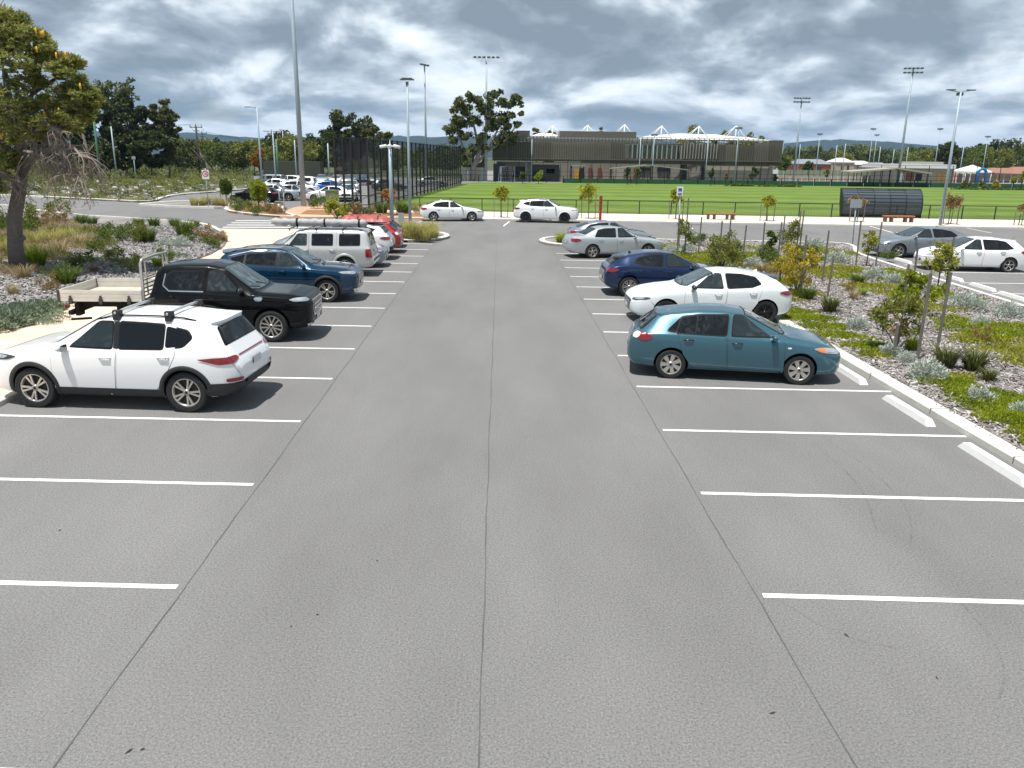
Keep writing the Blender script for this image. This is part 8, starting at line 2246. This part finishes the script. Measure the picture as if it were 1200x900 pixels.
# ---- staked young trees
def stake(root, x0, x1, H, base_dx=0.0, w=.05):
    mb = MB(); mb.beam((x0[0], x0[1], 0), (x1[0], x1[1], H), w, w, up=(0, 1, 0)); O('stake', mb, 'stake_wood', root)
def young(px, py, H, cr, nl, mat, stakes, label, group, z=.07, tr=.03, cz=None, L=.13, W=.055, ncl=16, bark='stake_wood', rz=None, flat=False, sh=1.5):
    p = G(px, py, z); root = E('staked_tree', p, 0, label, 'tree', group); r = np.random.default_rng(int(px * 7 + py))
    rz = rz or cr * 1.1; cz = cz or (H - rz * .9)
    if nl:
        cl = blob_clumps(ncl, (0, 0, cz), cr * .8, cr * .8, rz * .85, r, cr * .32, cr * .52)
        foliage('crown', clump_leaves(cl, nl / ncl, L, W, r, .1, .9, .15), mat, root)
    mb = MB(); mb.tube([(0, 0, -.02), (r.normal() * .03, 0, cz * .5), (r.normal() * .05, 0, cz), (0, 0, cz + rz * .5)], [tr, tr * .8, tr * .55, tr * .2], 6)
    if nl:
        for k in range(5):
            c = cl[k]; mb.tube([(0, 0, cz * (.7 + .06 * k)), (c[0] * .6, c[1] * .6, (cz * .75 + c[2]) / 2), c[:3]], [tr * .4, tr * .3, tr * .12], 4)
    O('trunk', mb, bark, root)
    for sx, sy_, sh_ in stakes: stake(root, (sx, sy_), (sx * 1.04, sy_), sh_)
    if stakes and len(stakes) > 1:
        mb = MB(); h_ = min(s_[2] for s_ in stakes) * .8; mb.beam((stakes[0][0], stakes[0][1], h_), (stakes[-1][0], stakes[-1][1], h_), .03, .012); O('tie', mb, 'car_plastic', root)
    return root
GF = 'staked young trees along the far footpath'; GBt = 'staked young trees in the right garden bed'
S3 = [(-.45, 0, 1.55), (.45, 0, 1.6)]
for (px, py, topp, wpx, mat, lab) in ((587, 254.8, 219, 18, 'leaf_yellowgreen', 'staked young tree between the two white cars across the road'), (689.5, 256, 213, 26, 'leaf_yellowgreen', 'largest staked young tree on the far footpath, left of the rust red post'),
        (792, 257, 221, 16, 'leaf_yellowgreen', 'staked young tree behind the small white parking sign'), (899, 259, 229, 17, 'leaf_yellowgreen', 'small golden staked tree right of the left bench'), (1004, 260, 230, 20, 'leaf_rust', 'staked tree behind the grey sign back by the shelter'),
        (1114, 262.5, 227, 24, 'leaf_rust', 'reddish brown staked tree right of the double arm light pole'), (1197, 264, 240, 16, 'leaf_rust', 'reddish staked tree at the right frame edge'), (457, 252, 222, 20, 'leaf_orange', 'orange tinged staked tree behind the camera pole')):
    p = G(px, py, .07); H = AT(px, topp, p.y).z; cr = wpx / 935 * p.y / 2 * 1.05
    young(px, py, H, cr, 1000, mat, [(-.5, .1, H * .62), (.5, .1, H * .66), (0.05, .4, H * .5)], lab, GF, tr=.035, rz=(H - 1.0) / 2, cz=H - (H - 1.0) / 2, L=.16, W=.09, ncl=20)
for (px, py, topp, wpx, mat, stk, lab) in ((801, 300, 254, 26, 'leaf_olive', [(-.27, .2, 1.85), (.02, -.1, 2.6), (.75, .3, 1.75)], 'wispy olive sapling with tall stakes behind the silver sedan'),
        (1015, 312, 267, 22, 'leaf_yellowgreen', [(-.45, 0, 1.9), (.45, .1, 1.85)], 'yellow green staked tree left of the grey liftback'),
        (1097, 345, 284, 42, 'leaf_yellowgreen', [(-.42, .8, 1.5), (.32, .05, 1.9)], 'yellow green staked tree in front of the white hatchback in the right car park'),
        (932, 326, 285, 34, 'leaf_olive', [(-.1, -.9, 1.7), (.75, -.7, 1.85), (-.4, -.1, 1.1)], 'taller olive sapling behind the yellow wattle'),
        (925, 296, 256, 24, 'leaf_olive', [(-.35, .1, 1.75), (.3, -.1, 2.0), (.55, .2, 2.0)], 'grey green staked sapling at the back of the right bed'),
        (902, 308, 268, 14, 'leaf_mid', [(-.4, -.1, 1.75), (.3, -.1, 1.75)], 'narrow green sapling between two stakes above the white hatchback')):
    p = G(px, py, .07); H = AT(px, topp, p.y).z; cr = wpx / 935 * p.y / 2
    young(px, py, H, cr, 520 if wpx < 40 else 800, mat, stk, lab, GBt, tr=.03, rz=H * .36, cz=H * .66, L=.13, W=.06)
# yellow wattle, round green bush and others
def bush(name, px, py, H, cr, nl, mat, label, stakes=(), z=.07, L=.12, W=.045, n=26, grp=None):
    p = G(px, py, z); root = E(name, p, 0, label, 'shrub', grp); r = np.random.default_rng(int(px * 3 + py))
    cl = blob_clumps(n, (0, 0, H * .55), cr * .82, cr * .8, H * .42, r, cr * .16, cr * .32)
    foliage('foliage', clump_leaves(cl, nl / n, L, W, r, .3, .9, .3), mat, root)
    mb = MB()
    for k in range(6):
        c = cl[k]; mb.tube([(0, 0, 0), (c[0] * .4, c[1] * .4, c[2] * .5), c[:3]], [.025, .018, .008], 5)
    O('stem', mb, 'stake_wood', root)
    for sx, sy_, sh_ in stakes: stake(root, (sx, sy_), (sx * 1.05, sy_), sh_)
bush('wattle_bush', 933, 345, 1.75, .95, 1700, 'leaf_wattle', 'bright yellow wattle bush between wooden stakes behind the white hatchback', [(-.05, -.5, 1.65), (-.55, .1, .9), (.85, -.5, 1.35)])
bush('green_bush', 1071, 368, 1.35, .82, 2600, 'leaf_bright', 'dense bright green round bush below the white hatchback in the right car park', [(-.35, 0, 1.45)])
bush('olive_bush', 1050, 412, 1.45, .75, 1300, 'leaf_olive', 'open olive bush between the tallest wooden stakes, right bed', [(-.32, -.55, .75), (.12, -.75, 1.95), (.62, -.60, 1.95)])
bush('olive_bush', 847, 314, 1.5, .95, 1500, 'leaf_olive', 'broad olive bush with three thin stakes above the dark blue hatchback', [(-.15, .1, 1.9), (.1, -.2, 2.2), (.75, -.1, 1.75)])
bush('yellow_bush', 396, 259, 1.6, 1.1, 900, 'leaf_yellowgreen', 'yellow leaved sapling bush above the boxy wagon roof', L=.2, W=.10)
bush('yellow_bush', 418, 252.5, 1.1, .5, 260, 'leaf_rust', 'thin reddish sapling right of the yellow leaved bush', L=.18, W=.09)
# clipped round trees at the side road
def clipped(px, pyb, pyt, wpx, lab, mat='leaf_lime'):
    p = G(px, pyb, .12); H = AT(px, pyt, p.y).z; cr = wpx / 935 * p.y / 2; root = E('clipped_tree', p, 0, lab, 'tree', 'clipped trees at the side road'); r = np.random.default_rng(int(px))
    P = []
    for (cz, k) in ((H - cr * 1.05, 1.0), (H - cr * 1.9, .96)):
        V, F = cushion_np(cr * k, cr * 1.05, 1100, .20, .09, r); V[:, 2] += cz; P.append((V, F)); V2, F2 = cushion_np(cr * k, cr * .75, 700, .20, .09, r); V2 = V2 * (1, 1, -1); V2[:, 2] += cz; P.append((V2, F2))
    foliage('crown', join_np(P), mat, root)
    mb = MB(); mb.tube([(0, 0, 0), (0, 0, H - cr * 1.5)], .06, 6)
    for dx in (-.5, .5): mb.beam((dx, 0, 0), (dx, 0, 1.1), .06, .06, up=(0, 1, 0))
    O('trunk', mb, 'stake_wood', root)
clipped(303.5, 247.5, 213.5, 16.5, 'clipped yellow green tree in the round tree island in front of the black hatchback')
clipped(265.5, 237.5, 212, 12, 'smaller clipped green tree left of the black hatchback', 'leaf_mid')
# shrubs in front of the pavilion
for (px, pyb, pyt, wpx, lab, mt) in ((612.5, 212.5, 200, 9, 'small round bush left of the pavilion poles', 'leaf_mid'), (631, 213, 199.5, 13, 'round bright bush in front of the pavilion dark opening', 'leaf_lime'), (735, 214, 197, 9, 'dark young tree in front of the pavilion canopy', 'leaf_dark'), (746, 214, 196, 9, 'second dark young tree under the pavilion canopy', 'leaf_olive'), (833, 215, 198, 8, 'thin tree in front of the pavilion right half', 'leaf_dark'), (850, 215, 203, 6, 'small brown bush in front of the pavilion right half', 'leaf_rust'), (882, 215, 196, 13, 'dark tree in front of the pavilion right end', 'leaf_dark'), (907, 216.5, 204, 9, 'green bush under the white notice board', 'leaf_mid'), (1131, 219.5, 211, 15, 'green bush in front of the marquee', 'leaf_mid'), (1149, 220, 212, 12, 'green bush below the blue arch', 'leaf_olive'), (1166, 220, 211.5, 11, 'yellowish bush right of the blue arch', 'leaf_wattle'), (1187, 220, 207.5, 7, 'upright lime bush at the right', 'leaf_lime'), (1196, 221, 204, 5, 'tall narrow lime bush at the right frame edge', 'leaf_lime'), (969, 205, 199, 8, 'small bush on the pale court wall', 'leaf_olive')):
    Y = 140 if px < 900 or px > 1100 else 165; p = AT(px, pyb, Y); H = max(1.2, AT(px, pyt, Y).z); cr = wpx / 935 * Y / 2
    r = np.random.default_rng(int(px)); root = E('bush', (p.x, Y, 0), 0, lab, 'bush', 'bushes in front of the pavilion and club')
    cl = blob_clumps(14, (0, 0, H - cr), cr * .75, cr * .75, max(cr * .9, H * .3), r, cr * .25, cr * .42); foliage('foliage', clump_leaves(cl, 32, .34, .2, r, .2, .9, .4), mt, root)
    mb = MB(); mb.tube([(0, 0, 0), (0, 0, H - cr)], .06, 5); O('stem', mb, 'bark_dark', root)
scatter_clumps(90, lambda r: (lambda px, p, q: (p.x, p.y, q * .4, q))(0, (lambda px: AT(px, 215, 139 + (px > 900) * 0))(r.uniform(850, 940)), r.uniform(.3, .6)), .25, .12, 30, 'leaf_mid', 'low_hedge', rh)
scatter_clumps(110, lambda r: (lambda p, q: (p.x, p.y, q * .4, q))((lambda px: AT(px, 215, 136))(r.uniform(1115, 1260)), r.uniform(.3, .6)), .25, .12, 30, 'leaf_mid', 'low_hedge', rh)
